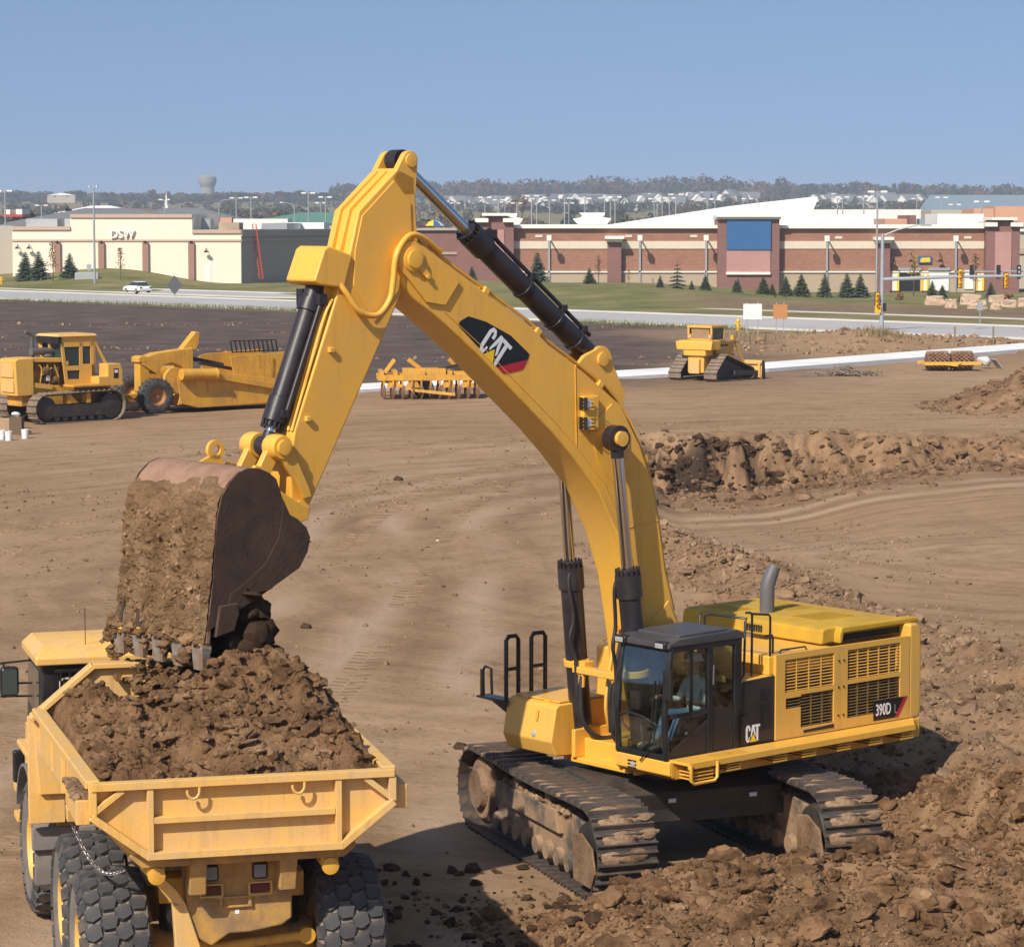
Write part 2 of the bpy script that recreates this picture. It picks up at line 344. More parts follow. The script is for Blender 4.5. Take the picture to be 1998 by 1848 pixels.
def np_mesh(name, V, F, mtl, smooth=None):
    me = bpy.data.meshes.new(name); nv, nf, k = len(V), len(F), F.shape[1]
    me.vertices.add(nv); me.vertices.foreach_set('co', V.astype(np.float32).ravel())
    me.loops.add(nf * k); me.loops.foreach_set('vertex_index', F.astype(np.int32).ravel())
    me.polygons.add(nf); me.polygons.foreach_set('loop_start', np.arange(0, nf * k, k, dtype=np.int32))
    me.update(calc_edges=True); me.validate()
    if mtl is not None: me.materials.append(M[mtl] if isinstance(mtl, str) else mtl)
    if smooth is not None:
        me.shade_smooth()
        if smooth < 180: me.set_sharp_from_angle(angle=R(smooth))
    o = bpy.data.objects.new(name, me); COL.objects.link(o); return o
# ------------------------------------------------------------------ terrain
EXC = Vector((2.23, 41.1, 0)); TRK_A = R(-69.6)
ux, uy = math.cos(TRK_A), math.sin(TRK_A); vx, vy = -uy, ux
RIDGE = [gp(*q) for q in ((1285, 1050), (1350, 1085), (1460, 1125), (1570, 1180), (1800, 1262), (1998, 1345), (2150, 1400))]
def seg_dist(X, Y, pts):
    d = np.full(np.shape(X), 1e9)
    for a, b in zip(pts[:-1], pts[1:]):
        ex, ey = b.x - a.x, b.y - a.y; L = ex * ex + ey * ey
        t = np.clip(((X - a.x) * ex + (Y - a.y) * ey) / L, 0, 1)
        d = np.minimum(d, np.hypot(X - a.x - t * ex, Y - a.y - t * ey))
    return d
def wall_y(X): return 115.5 + 1.7 * fbm(np.asarray(X) * .55, np.asarray(X) * 0 + 3.3, 5, 91, .6) - 0.02 * np.asarray(X)
def road_side(X, Y):
    """signed distance past the near kerb of the main road (positive = beyond it)"""
    return ((X - ROAD_N0.x) * ROAD_NX + (Y - ROAD_N0.y) * ROAD_NY)
ROAD_N0 = gp(0, 584); ROAD_N1 = gp(1450, 641)
_d = (ROAD_N1 - ROAD_N0).normalized(); ROAD_DX, ROAD_DY = _d.x, _d.y; ROAD_NX, ROAD_NY = -_d.y, _d.x
if ROAD_NY < 0: ROAD_NX, ROAD_NY = -ROAD_NX, -ROAD_NY
def zones(X, Y):
    """fresh (dug soil), top (dark topsoil), grass weights"""
    n1 = fbm(X * .35, Y * .35, 3, 5); n2 = fbm(X * .05, Y * .05, 3, 9)
    mound = sst(-1.4, .6, X - (.6 - .45 * (Y - 35)) + n1 * .8) * (1 - sst(37.5, 39.5, Y - .35 * (X - 3) + n1))
    ly_ = (X - EXC.x) * vx + (Y - EXC.y) * vy; right = sst(2.2, 3.0, ly_ + n1 * .5) * sst(35, 37, Y) * (1 - sst(54, 62, Y + n1 * 3)) * .9
    rid = 1 - sst(1.2, 2.8, seg_dist(X, Y, RIDGE) + n1)
    back = sst(3.2, 4.6, X + n1) * sst(44, 47, Y) * (1 - sst(57, 63, Y + n1 * 3)) * .75
    wl_ = (1 - sst(1.5, 7.5, np.abs(Y - wall_y(X) + 4.5) + n1 * 2)) * sst(3.5, 6.5, X + n1)
    lf = np.exp(-(((X - 1.2) / 2.2) ** 2 + ((Y - 95) / 9.0) ** 2)) * .55
    pl_ = (1 - sst(6.0, 7.4, np.hypot(X - 27.4, Y - 134) + n1)) * .85; fresh = np.clip(np.maximum.reduce([mound, right, rid, back, wl_ * .8, lf, pl_]), 0, 1)
    rs = road_side(X, Y)
    top = sst(135, 170, Y + n2 * 20 + np.clip(X, -50, 50) * .3) * (1 - sst(-3.0, -1.0, rs)) * (1 - sst(6, 22, X + n2 * 14 - (Y - 190) * .12))
    cut = (1 - sst(.9, 2.2, np.abs(Y - wall_y(X) + 1.5) + n1 * 1.6)) * sst(4.0, 5.5, X) * (1 - sst(9.0, 11.5, X + n1 * 2)) * sst(-.16, .02, fbm(X * 1.3, Y * .9, 4, 44, .65) + .10)  # mask for the shade painted on the left of the pit face
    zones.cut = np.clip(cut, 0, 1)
    return fresh, np.clip(top, 0, 1), rs
def berm(X, Y, rs):
    b = 3.5 * np.exp(-((rs - 66) / 20.0) ** 2) * (1 - sst(-62, -40, X)) \
        + 1.3 * np.exp(-((rs - 62) / 18.0) ** 2) * sst(-33, -20, X) * (1 - .8 * sst(5, 35, X)) - 1.4 * sst(15, 45, X) * sst(45, 100, rs) * (1 - sst(600, 900, Y))
    return b
def gh(X, Y):
    X = np.asarray(X, float); Y = np.asarray(Y, float)
    fresh, top, rs = zones(X, Y)
    z = -0.2 + 0.2 * sst(60, 110, Y)
    z = z + 0.05 * fbm(X * .25, Y * .25, 4, 1) * (1 - sst(150, 260, Y)) + .3 * fbm(X * .02, Y * .02, 3, 2) * sst(60, 120, Y) * (1 - sst(-40, -15, rs))
    # spoil in front of the tracks
    yc = 35.2 + .42 * (X - 1.2); dd = Y - yc
    A = .95 * sst(-.3, 1.9, X - .3 * np.clip(36 - Y, -3, 3) * 0 ) + .15 * fbm(X * .9, Y * .9, 3, 21)
    m = np.where(dd < 0, np.exp(-(dd / 3.4) ** 2), np.exp(-(dd / 1.05) ** 2)) * np.clip(A, 0, 2)
    z = z + m * (1 - sst(16, 22, X))
    ly0 = (X - EXC.x) * vx + (Y - EXC.y) * vy; z = z + (.85 + .35 * fbm(X * .8, Y * .8, 3, 95)) * sst(2.35, 4.2, ly0) * sst(35, 38, Y) * (1 - sst(47, 58, Y))
    z = z + .5 * np.exp(-(((X - 7.6) / 1.5) ** 2 + ((Y - 39.6) / 1.3) ** 2))
    z = z + (.55 + .25 * fbm(X * .7, Y * .7, 3, 33)) * np.exp(-(seg_dist(X, Y, RIDGE) / 1.25) ** 2)
    # excavated pit with a ragged cut face at its far side
    wy = wall_y(X); A = sst(3.0, 6.2, X + .8 * fbm(X * .3, Y * .3, 2, 8)) * (1 - .5 * sst(11, 20, X))
    dep = 1.9 * A * sst(0, 2.6, wy - Y + .9 * fbm(X * 1.3, Y * 1.3, 4, 23, .6)) * (1 - .35 * sst(0, 6, wy - Y) * sst(9, 14, X)) * (1 - sst(12, 42, wy - Y))
    z = z - dep + .5 * fbm(X * 1.6, Y * 1.1, 4, 27, .6) * np.exp(-((Y - wy + 1.6) / 2.2) ** 2) * A + .25 * np.exp(-((Y - wy - .8) / .8) ** 2) * A
    # spoil piles further off
    def pile(cx, cy, r, h): return h * np.clip(1 - np.hypot((X - cx), (Y - cy)) / r, 0, 1) ** .9
    z = z + pile(27.4, 134, 6.8, 2.7) + pile(25.5, 200, 8, 1.2) + pile(20, 196, 9, .6) + pile(33, 206, 8, .5)
    # rough relief of dug soil
    near = 1 - sst(70, 120, Y)
    rg = (ridged(X * 1.1, Y * 1.1, 4, 51) - .62) * .34 + fbm(X * 3.1, Y * 3.1, 3, 57) * .085
    z = z + fresh * rg * (0.35 + 0.65 * near) + fresh * (1 - near) * .25 * fbm(X * .8, Y * .8, 3, 61)
    z = z + .06 * top * fbm(X * .5, Y * .5, 3, 71) * (1 - sst(-8, -2, rs))
    # level ground under the machine
    lx = (X - EXC.x) * ux + (Y - EXC.y) * uy; ly = (X - EXC.x) * vx + (Y - EXC.y) * vy
    w = sst(2.3, 2.9, np.abs(lx) + 0 * ly); w = np.maximum(w, sst(2.35, 2.9, np.abs(ly)))
    z = z * w + (-.22 + .02 * fbm(X * 2, Y * 2, 2, 3)) * (1 - w)
    z = np.where((np.abs(lx) < 3.4) & (np.abs(ly) < 2.3) & (lx > 2), np.minimum(z, -.2 + (lx - 2.2) * .75), z)
    # road bed, verge and berms, then the land rising behind the town
    flat = sst(-4, -1.5, rs); z = z * (1 - flat) + (-.02) * flat
    z = z + berm(X, Y, rs) + .05 * fbm(X * .15, Y * .15, 2, 77) * sst(26, 34, rs)
    far = sst(900, 4200, Y); z = z + far * (34 + 4 * fbm(X * .002, Y * .002, 3, 81))
    return z
def _rows():
    r = [-500, -250, -100, -30, 0, 10, 18, 22, 26]; d = 30.0
    while d < 5000:
        r.append(d); d *= 1 + (.0026 if d < 47 else .004 if d < 72 else .006 if d < 109 else .0018 if d < 119 else .006 if d < 330 else .015 if d < 1600 else .04)
    return np.array(r)
rows = _rows(); tin = np.linspace(-.235, .235, 400); tout = np.array([.26, .3, .36, .45, .6, .85, 1.3, 2.0, 3.0])
cols = np.concatenate([-tout[::-1], tin, tout])
Yg = np.repeat(rows[:, None], len(cols), 1); Xg = cols[None, :] * np.clip(np.abs(Yg), 18, 1100)
Zg = gh(Xg, Yg); nr, nc = Xg.shape
ii = np.arange(nr * nc).reshape(nr, nc)
Fq = np.stack([ii[:-1, :-1], ii[:-1, 1:], ii[1:, 1:], ii[1:, :-1]], -1).reshape(-1, 4)

def ground_mat():
    m, n, l, b = new_mat('site_ground')
    geo = n.new('ShaderNodeNewGeometry'); at_ = n.new('ShaderNodeAttribute'); at_.attribute_name = 'zone'
    sp = n.new('ShaderNodeSeparateColor'); l.new(at_.outputs['Color'], sp.inputs[0])
    def noise(scale, detail=8, rough=.6, vec=None):
        t = n.new('ShaderNodeTexNoise'); t.inputs['Scale'].default_value = scale; t.inputs['Detail'].default_value = detail; t.inputs['Roughness'].default_value = rough
        l.new(vec or geo.outputs['Position'], t.inputs['Vector']); return t.outputs['Fac']
    def ramp(f, stops):
        r = n.new('ShaderNodeValToRGB'); e = r.color_ramp.elements
        while len(e) < len(stops): e.new(.5)
        for q, (p, c) in zip(e, stops): q.position = p; q.color = (*c, 1) if len(c) == 3 else c
        l.new(f, r.inputs[0]); return r.outputs[0]
    def mixc(f, a, c, mode='MIX'):
        x = n.new('ShaderNodeMix'); x.data_type = 'RGBA'; x.blend_type = mode
        if isinstance(f, (int, float)): x.inputs[0].default_value = f
        else: l.new(f, x.inputs[0])
        for i, q in ((6, a), (7, c)):
            if isinstance(q, tuple): x.inputs[i].default_value = (*q, 1)
            else: l.new(q, x.inputs[i])
        return x.outputs[2]
    def math_(op, a, c=None):
        x = n.new('ShaderNodeMath'); x.operation = op
        for i, q in ((0, a), (1, c)):
            if q is None: continue
            if isinstance(q, (int, float)): x.inputs[i].default_value = q
            else: l.new(q, x.inputs[i])
        return x.outputs[0]
    # wheel tracks sweep in rings about the dig and about the haul route
    def streak(cx, cy, kr, ka, seed):
        sub = n.new('ShaderNodeVectorMath'); sub.operation = 'SUBTRACT'; l.new(geo.outputs['Position'], sub.inputs[0]); sub.inputs[1].default_value = (cx, cy, 0)
        sx = n.new('ShaderNodeSeparateXYZ'); l.new(sub.outputs[0], sx.inputs[0])
        an = math_('ARCTAN2', sx.outputs[1], sx.outputs[0])
        rr = math_('SQRT', math_('ADD', math_('MULTIPLY', sx.outputs[0], sx.outputs[0]), math_('MULTIPLY', sx.outputs[1], sx.outputs[1])))
        wob = math_('MULTIPLY', noise(.05, 2), 6.0)
        cb = n.new('ShaderNodeCombineXYZ'); l.new(math_('MULTIPLY', math_('ADD', rr, wob), kr), cb.inputs[0]); l.new(math_('MULTIPLY', an, ka), cb.inputs[1]); cb.inputs[2].default_value = seed
        return noise(1.0, 6, .62, cb.outputs[0])
    s1 = streak(15, 78, 1.3, 1.3, 0.0); s2 = streak(60, 30, .9, 2.6, 4.0); s3 = streak(-160, 260, 1.0, 5, 8.0)
    big = noise(.035, 5); mid = noise(.5, 8, .65); fine = noise(4.5, 10, .7); vfine = noise(22, 8, .7)
    base = ramp(big, [(.3, (.265, .168, .094)), (.5, (.325, .212, .124)), (.7, (.375, .252, .155))])
    st = math_('ADD', math_('MULTIPLY', s1, .6), math_('ADD', math_('MULTIPLY', s2, .2), math_('MULTIPLY', s3, .2)))
    base = mixc(.85, base, ramp(st, [(.40, (.80, .78, .76)), (.5, (1, 1, 1)), (.60, (1.13, 1.14, 1.16))]), 'MULTIPLY')
    base = mixc(.9, base, ramp(mid, [(.30, (.80, .78, .76)), (.5, (1, 1, 1)), (.70, (1.08, 1.08, 1.08))]), 'MULTIPLY')
    base = mixc(.75, base, ramp(fine, [(.30, (.62, .58, .55)), (.47, (1, 1, 1)), (.7, (1.1, 1.1, 1.1))]), 'MULTIPLY')
    def lane(cx, cy, radii, wd):
        sub_ = n.new('ShaderNodeVectorMath'); sub_.operation = 'SUBTRACT'; l.new(geo.outputs['Position'], sub_.inputs[0]); sub_.inputs[1].default_value = (cx, cy, 0)
        sx = n.new('ShaderNodeSeparateXYZ'); l.new(sub_.outputs[0], sx.inputs[0])
        yy_ = math_('MAXIMUM', sx.outputs[1], 0.0); rr = math_('SQRT', math_('ADD', math_('MULTIPLY', sx.outputs[0], sx.outputs[0]), math_('MULTIPLY', yy_, yy_)))
        rr = math_('ADD', rr, math_('MULTIPLY', math_('SUBTRACT', noise(.05, 3), .5), 4.5)); tot = None
        for q in radii:
            d_ = math_('ABSOLUTE', math_('SUBTRACT', rr, q)); f_ = math_('SUBTRACT', 1.0, math_('MULTIPLY', d_, 1.0 / wd)); f_ = math_('MAXIMUM', f_, 0.0); tot = f_ if tot is None else math_('MAXIMUM', tot, f_)
        return math_('MULTIPLY', tot, ramp(noise(.11, 4), [(.38, (0, 0, 0)), (.55, (1, 1, 1))]))
    ln = lane(17, 85, (17.8, 20.2, 23.0, 25.4), .8); base = mixc(math_('MULTIPLY', ln, .75), base, (.42, .30, .21))
    ln2 = lane(17, 85, (16.6, 19.0, 21.6, 24.2, 28.0), .8); base = mixc(math_('MULTIPLY', ln2, .5), base, (.18, .108, .058))
    ln3 = lane(48, 190, (112, 115.2, 121, 124.4), .8); base = mixc(math_('MULTIPLY', ln3, .5), base, (.42, .305, .22))
    pat = ramp(noise(.16, 6, .6), [(.54, (0, 0, 0)), (.62, (1, 1, 1))])
    spk = math_('MULTIPLY', ramp(vfine, [(.30, (1, 1, 1)), (.38, (0, 0, 0))]), pat)
    base = mixc(math_('MULTIPLY', spk, .75), base, (.11, .065, .038))
    fresh = ramp(noise(.9, 8, .62), [(.3, (.105, .058, .03)), (.5, (.205, .12, .065)), (.72, (.32, .205, .12))])
    fresh = mixc(.8, fresh, ramp(fine, [(.28, (.55, .53, .5)), (.5, (1, 1, 1)), (.72, (1.25, 1.22, 1.2))]), 'MULTIPLY')
    c = mixc(math_('MULTIPLY', sp.outputs[2], 1.0), base, fresh)
    dk = ramp(noise(.25, 8, .65), [(.3, (.066, .046, .038)), (.5, (.104, .077, .064)), (.7, (.145, .11, .092))])
    c = mixc(sp.outputs[0], c, dk)
    gr = ramp(noise(.12, 6, .6), [(.32, (.085, .115, .032)), (.5, (.165, .168, .06)), (.68, (.27, .225, .11))])
    gr = mixc(.7, gr, ramp(noise(1.6, 6, .7), [(.3, (.7, .7, .7)), (.7, (1.2, 1.2, 1.2))]), 'MULTIPLY')
    c = mixc(sp.outputs[1], c, gr)
    shadef = math_('SUBTRACT', 1.0, at_.outputs['Alpha']); c = mixc(shadef, c, (.030, .022, .017))  # shade on the pit face put into the colour as near-black
    hs = n.new('ShaderNodeHueSaturation'); hs.inputs['Saturation'].default_value = 1.0; l.new(c, hs.inputs['Color'])
    l.new(hs.outputs[0], b.inputs['Base Color']); b.inputs['Roughness'].default_value = .95; b.inputs['Specular IOR Level'].default_value = .12
    bp = n.new('ShaderNodeBump'); bp.inputs['Strength'].default_value = .75; bp.inputs['Distance'].default_value = .07
    hsum = math_('ADD', math_('MULTIPLY', fine, 1.0), math_('ADD', math_('MULTIPLY', vfine, .35), math_('MULTIPLY', st, .9)))
    l.new(hsum, bp.inputs['Height']); l.new(bp.outputs[0], b.inputs['Normal'])
    return m
M['ground'] = ground_mat()
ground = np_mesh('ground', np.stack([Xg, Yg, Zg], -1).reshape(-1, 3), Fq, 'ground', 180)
tag(ground, kind='structure')
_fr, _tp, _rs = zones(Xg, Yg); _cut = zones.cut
n2 = fbm(Xg * .03, Yg * .03, 3, 12)
_gr = sst(-2.6, -.6, _rs + fbm(Xg * .2, Yg * .2, 2, 4) * 1.5) * .9
_mulch = np.exp(-(((_rs - 44) / 15.0) ** 2)) * sst(14, 24, Xg) * (1 - sst(78, 95, Xg)) * sst(-.35, .05, n2 + .1)
_tp = np.maximum(_tp, _mulch * .55); _gr = _gr * (1 - .85 * _mulch) * (1 - .55 * sst(560, 700, Yg) * sst(-.1, .3, fbm(Xg * .004, Yg * .012, 3, 6)))
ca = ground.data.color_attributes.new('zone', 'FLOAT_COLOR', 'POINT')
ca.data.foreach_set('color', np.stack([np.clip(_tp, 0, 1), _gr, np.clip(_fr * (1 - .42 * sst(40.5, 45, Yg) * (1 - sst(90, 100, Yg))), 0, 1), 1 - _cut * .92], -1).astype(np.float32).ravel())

# ------------------------------------------------------------------ roads and kerbs
M['asphalt'] = worn('pale_concrete_road', (.43, .41, .40), (.34, .325, .315), .7, .05, .9, .05, 6, coords='World')
M['concrete'] = worn('new_concrete', (.80, .80, .79), (.45, .44, .42), .5, .2, .85, .05, 8, coords='World')
M['kerb'] = worn('kerb_concrete', (.55, .53, .50), (.4, .38, .35), .5, .2, .9, .05, 6, coords='World')
M['paint_yellow'] = mat('yellow_road_paint', (.62, .34, .05), .7)
def rp(s, t, z=0.0):
    """a point s metres along the main road and t metres beyond its near kerb"""
    return (ROAD_N0.x + ROAD_DX * s + ROAD_NX * t, ROAD_N0.y + ROAD_DY * s + ROAD_NY * t, z)
def strip(name, pts_near, pts_far, z0, z1, mtl, kind='structure', parent=None):
    m = MB(); n = len(pts_near)
    for i in range(n - 1):
        q = [pts_near[i], pts_near[i + 1], pts_far[i + 1], pts_far[i]]
        m.prism([(p[0], p[1]) for p in q], z0, z1, 'z')
    o = m.build(name, mtl, parent); 
    if kind: o['kind'] = kind
    return o
S0, S1 = -260, 420
def along(t0, s0=S0, s1=S1, k=2): return [rp(s0 + (s1 - s0) * i / (k - 1), t0) for i in range(k)]
road = strip('road', along(.3), along(19.0), -.2, .03, 'asphalt')
for nm, t0, t1, s0, s1 in (('kerb', -.3, .3, S0, S1), ('kerb', 19.0, 19.7, S0, S1)):
    strip(nm, along(t0, s0, s1), along(t1, s0, s1), -.2, .15, 'kerb')
strip('sidewalk', along(33.5, 26, S1), along(35.2, 26, S1), -.2, .06, 'kerb')
# frontage road on the left, with its kerbs
_n = [rp(-260, 25), rp(-40, 25), rp(16, 25), rp(30, 30), rp(38, 40), rp(42, 70)]; _f = [rp(-260, 37), rp(-40, 37), rp(2, 37.5), rp(12, 42), rp(18, 50), rp(22, 72)]
strip('frontage_road', _n, _f, -.2, .03, 'asphalt')
strip('kerb', [(p[0], p[1]) for p in _f], [(p[0] - .1, p[1] + .7) for p in _f], -.2, .15, 'kerb')
strip('kerb', [(p[0] + .3, p[1] - .6) for p in _n], [(p[0], p[1]) for p in _n], -.2, .15, 'kerb')
strip('lane_marking', [rp(178, 9), rp(212, 9)], [rp(180, 9.9), rp(211, 9.9)], -.1, .036, 'paint_yellow')
# the new concrete strip laid across the site
_a = [gp(560, 778), gp(1000, 752), gp(1200, 744), gp(1500, 727), gp(1750, 708), gp(1998, 688), gp(2200, 672)]
_b = [gp(560, 765), gp(1000, 741), gp(1200, 731), gp(1500, 714), gp(1750, 695), gp(1998, 676), gp(2200, 661)]
strip('concrete_path', [(p.x, p.y) for p in _a], [(p.x, p.y) for p in _b], -.6, .24, 'concrete')
# stones and pale rubble on the dark field
# ------------------------------------------------------------------ the excavator
EXA = R(-139.7)
exc = thing('excavator', 'big yellow tracked excavator tipping its bucket over the dump truck', 'excavator', EXC, EXA)
UXF = Matrix.Rotation(TRK_A - EXA, 4, 'Z')                   # undercarriage is slewed against the house
# --- tracks
TL, TR_, TZ = 2.3, 0.63, 0.45                                 # half length to wheel centres, radius, axle height
def track_point(s):
    """position and direction at distance s round the track loop (bottom run first)"""
    st = 2 * TL; ar = math.pi * TR_; s = s % (2 * st + 2 * ar)
    if s < st: return (-TL + s, TZ - TR_, 0.0)
    s -= st
    if s < ar: a = s / TR_ - math.pi / 2; return (TL + TR_ * math.cos(a), TZ + TR_ * math.sin(a), a + math.pi / 2)
    s -= ar
    if s < st:
        return (TL - s, TZ + TR_ - .05 * math.sin(math.pi * s / st) ** 2, math.pi)
    s -= st; a = s / TR_ + math.pi / 2; return (-TL + TR_ * math.cos(a), TZ + TR_ * math.sin(a), a + math.pi / 2)
TLEN = 4 * TL + 2 * math.pi * TR_
NSH = 50; PIT = TLEN / NSH
sh = MB()                                                    # one double-grouser shoe, lying with its outside down (-z)
sh.prism([(-PIT * .56, .012), (PIT * .50, .012), (PIT * .56, .03), (-PIT * .5, .03)], -.45, .45)
sh.prism([(-PIT * .46, .014), (-PIT * .38, -.055), (-PIT * .30, -.055), (-PIT * .22, .014)], -.45, .45)
sh.prism([(PIT * .10, .014), (PIT * .17, -.04), (PIT * .23, -.04), (PIT * .30, .014)], -.45, .45)
shoe_me = sh.mesh('track_shoe', M['steel_shoe'])
mudme = []
for k in range(4):
    rg = np.random.RandomState(40 + k); m = MB()
    for j in range(7):
        V, F = CLODS[rg.randint(len(CLODS))]; sc = rg.uniform(.06, .13)
        c = np.array([rg.uniform(-.03, .05), rg.uniform(-.36, .36), -.004]); m.add(V * np.array([sc * .78, sc * 1.7, sc * .5]) + c, [tuple(f) for f in F])
    mudme.append(m.mesh('mud', M['mud_dry'], smooth=60))
for side in (-1, 1):
    yc = side * 1.755
    m = MB(); 
    for dy in (-.16, .16):                                    # link rails
        m.loft([[(track_point(i * TLEN / 96)[0] + q * math.sin(track_point(i * TLEN / 96)[2]) * -1, dy + w, track_point(i * TLEN / 96)[1] + q * math.cos(track_point(i * TLEN / 96)[2])) for q, w in ((.03, -.035), (.03, .035), (.13, .035), (.13, -.035))] for i in range(96)], False, True)
    track = m.build('track', 'steel_dark', exc, xf=UXF @ Matrix.Translation((0, yc, 0)), label='muddy crawler track with wide double grouser shoes')
    rnd = random.Random(side)
    for i in range(NSH):
        x, z, a = track_point((i + .3) * PIT)
        mw = UXF @ Matrix.Translation((x, yc, z)) @ Matrix.Rotation(-a, 4, 'Y')
        put('track_shoe', shoe_me, track, mw)
        if z > TZ - .1 and rnd.random() < .92:
            put('mud', mudme[rnd.randrange(4)], track, mw @ Matrix.Rotation(0, 4, 'Z'))
    xf = UXF @ Matrix.Translation((0, yc, 0))
    m = MB()                                                  # side frame
    m.prism([(-1.75, .30), (-1.75, .66), (-1.3, .78), (1.5, .80), (2.25, .72), (2.72, .60), (2.85, .30), (2.7, .08), (1.7, .02), (-1.4, .12)], -.25, .25)
    m.prism([(-1.2, .42), (-1.2, .74), (1.0, .78), (1.15, .44)], -.34, .34)
    frame = m.build('track_frame', 'mud_frame', exc, bevel=.03, xf=xf, label='track frame caked with dry mud')
    sd = -1
    m = MB(); m.prism([(2.05, .0), (2.0, .66), (2.35, .72), (2.74, .58), (2.86, .25), (2.7, .0)], -.47, -.43); m.build('drive_guard', 'mud_dry', frame, bevel=.02, xf=xf); m = MB(); m.prism([(2.05, .0), (2.0, .66), (2.35, .72), (2.74, .58), (2.86, .25), (2.7, .0)], .43, .47)
    m.build('drive_guard', 'mud_dry', frame, bevel=.02, xf=xf)
    m = MB(); m.lathe([(-.3, .18), (-.3, .46), (-.22, .53), (.22, .53), (.3, .46), (.3, .18)], (-TL + .05, 0, TZ), (0, 1, 0), 32); m.lathe([(-.4, .12), (-.4, .30), (-.30, .33)], (-TL + .05, 0, TZ), (0, 1, 0), 24)
    m.build('idler_wheel', 'mud_dry', frame, smooth=35, xf=xf)
    m = MB(); m.lathe([(-.36, .2), (-.36, .38), (-.08, .50), (.08, .50), (.36, .38), (.36, .2)], (TL, 0, TZ), (0, 1, 0), 26)
    m.build('drive_sprocket', 'steel_dark', frame, smooth=35, xf=xf)
    for i in range(8):
        m = MB(); x = -1.55 + i * .43; m.lathe([(-.33, .09), (-.33, .13), (-.2, .17), (.2, .17), (.33, .13), (.33, .09)], (x, 0, TZ - TR_ + .27), (0, 1, 0), 16)
        m.build('track_roller', 'mud_frame', frame, smooth=35, xf=xf)
    for x in (-.7, .6):
        m = MB(); m.lathe([(-.3, .06), (-.3, .1), (.3, .1), (.3, .06)], (x, 0, TZ + TR_ - .2), (0, 1, 0), 14); m.build('carrier_roller', 'mud_frame', frame, smooth=35, xf=xf)
    rg = np.random.RandomState(60 + side); n = 420
    P = np.stack([rg.uniform(-1.35, 1.45, n), rg.uniform(-.30, .30, n), rg.uniform(.74, .80, n)], 1)
    mud = clod_field('mud_on_frame', P, rg.uniform(.03, .085, n), 'mud_dry', PEBBLES, .5, frame, seed=60, smooth=60); mud.data.transform(xf)
m = MB()                                                      # car body between the tracks
m.prism([(-1.1, .55), (-1.25, .95), (-.85, 1.12), (.85, 1.12), (1.25, .95), (1.1, .55), (.7, .42), (-.7, .42)], -1.45, 1.45)
m.bx(-1.0, 1.15, -1.6, 1.6, .48, .80)
m.build('car_body', 'steel_dark', exc, bevel=.03, xf=UXF)
m = MB(); m.lathe([(1.08, .9), (1.08, 1.06), (1.30, 1.06), (1.30, .9)], (0, 0, 0), (0, 0, 1), 40); m.build('swing_bearing', 'steel_dark', exc, smooth=35)
for i, (x, y) in enumerate(((1.261, -.35), (1.261, .95))):
    m = MB(); m.bx(x - .003, x, y - .06, y + .06, .80, .86); m.build('warning_plate', 'print_white', exc, xf=UXF)
# --- upper frame
m = MB(); m.bx(-3.7, 1.1, -1.55, 1.7, 1.28, 1.58); m.bx(-3.9, -3.0, -1.7, 1.72, 1.3, 1.6)
m.build('upper_frame', 'yellow', exc, bevel=.02)
m = MB(); m.bx(.0, 1.25, -.62, .62, 1.22, 1.3); m.bx(.55, 1.3, -.55, -.47, 1.3, 1.72); m.bx(.55, 1.3, .47, .55, 1.3, 1.72); m.prism([(-.5, 1.3), (-.55, 2.2), (-.2, 2.6), (.25, 2.45), (.5, 1.3)], -.58, -.47); m.prism([(-.5, 1.3), (-.55, 2.2), (-.2, 2.6), (.25, 2.45), (.5, 1.3)], .47, .58)
m.build('boom_bracket', 'yellow', exc, bevel=.015)
for dy in (-.80, -.56):
    m = MB(); m.prism(arc(.98, 1.56, .2, 0, 180, 10) + [(.72, 1.22), (1.24, 1.22)], dy, dy + .07); m.build('cylinder_lug', 'yellow', exc, bevel=.012)
for dy in (.56, .73):
    m = MB(); m.prism(arc(.98, 1.56, .2, 0, 180, 10) + [(.72, 1.22), (1.24, 1.22)], dy, dy + .07); m.build('cylinder_lug', 'yellow', exc, bevel=.012)
# cab base skirt
m = MB(); m.prism([(-.2, 1.33), (1.40, 1.33), (1.52, 1.40), (1.52, 1.60), (-.2, 1.60)], .66, 1.80); m.build('cab_skirt', 'yellow', exc, bevel=.02)
m = MB()
for i in range(3): m.bx(1.515, 1.526, .93 - i * .0, 1.11, 1.40 + i * .05, 1.425 + i * .05)
m.build('lamp_grille', 'black', exc, kind='stuff'); m = MB(); m.lathe([(0, .045), (.012, .045), (.02, .02)], (1.52, 1.04, 1.465), (1, 0, 0), 16); m.build('work_lamp', 'lamp', exc, smooth=40)
m = MB(); m.bx(1.42, 1.48, 1.80, 1.805, 1.37, 1.57); m.build('inspection_cover', 'yellow', exc, bevel=.004)
# --- cab: posts, panels, roof, panes
Y0, Y1 = .68, 1.74
m = MB()
def post(a, b, w=.07, d=.07): m.bar(a, b, w, d, (0, 1, 0))
for y in (Y0 + .035, Y1 - .035):
    m.tube([(1.50, y, 1.62), (1.53, y, 2.2), (1.49, y, 2.75), (1.40, y, 3.22)], .05, 8)
    m.bx(.60, .70, y - .035, y + .035, 1.62, 3.24); m.bx(.02, .16, y - .035, y + .035, 1.62, 3.24)
    m.bar((.02, y, 3.2), (1.42, y, 3.2), .08, .1)
m.bx(1.44, 1.52, Y0, Y1, 1.60, 1.68); m.bx(1.36, 1.44, Y0, Y1, 3.15, 3.26); m.bx(.02, .1, Y0, Y1, 1.62, 2.2); m.bx(.02, .1, Y0, Y1, 3.1, 3.25)
m.bx(.02, 1.48, Y0, Y1, 1.58, 1.64)
cab = m.build('cab', 'black', exc, bevel=.012, label='black operator cab with white hard-hatted operator inside')
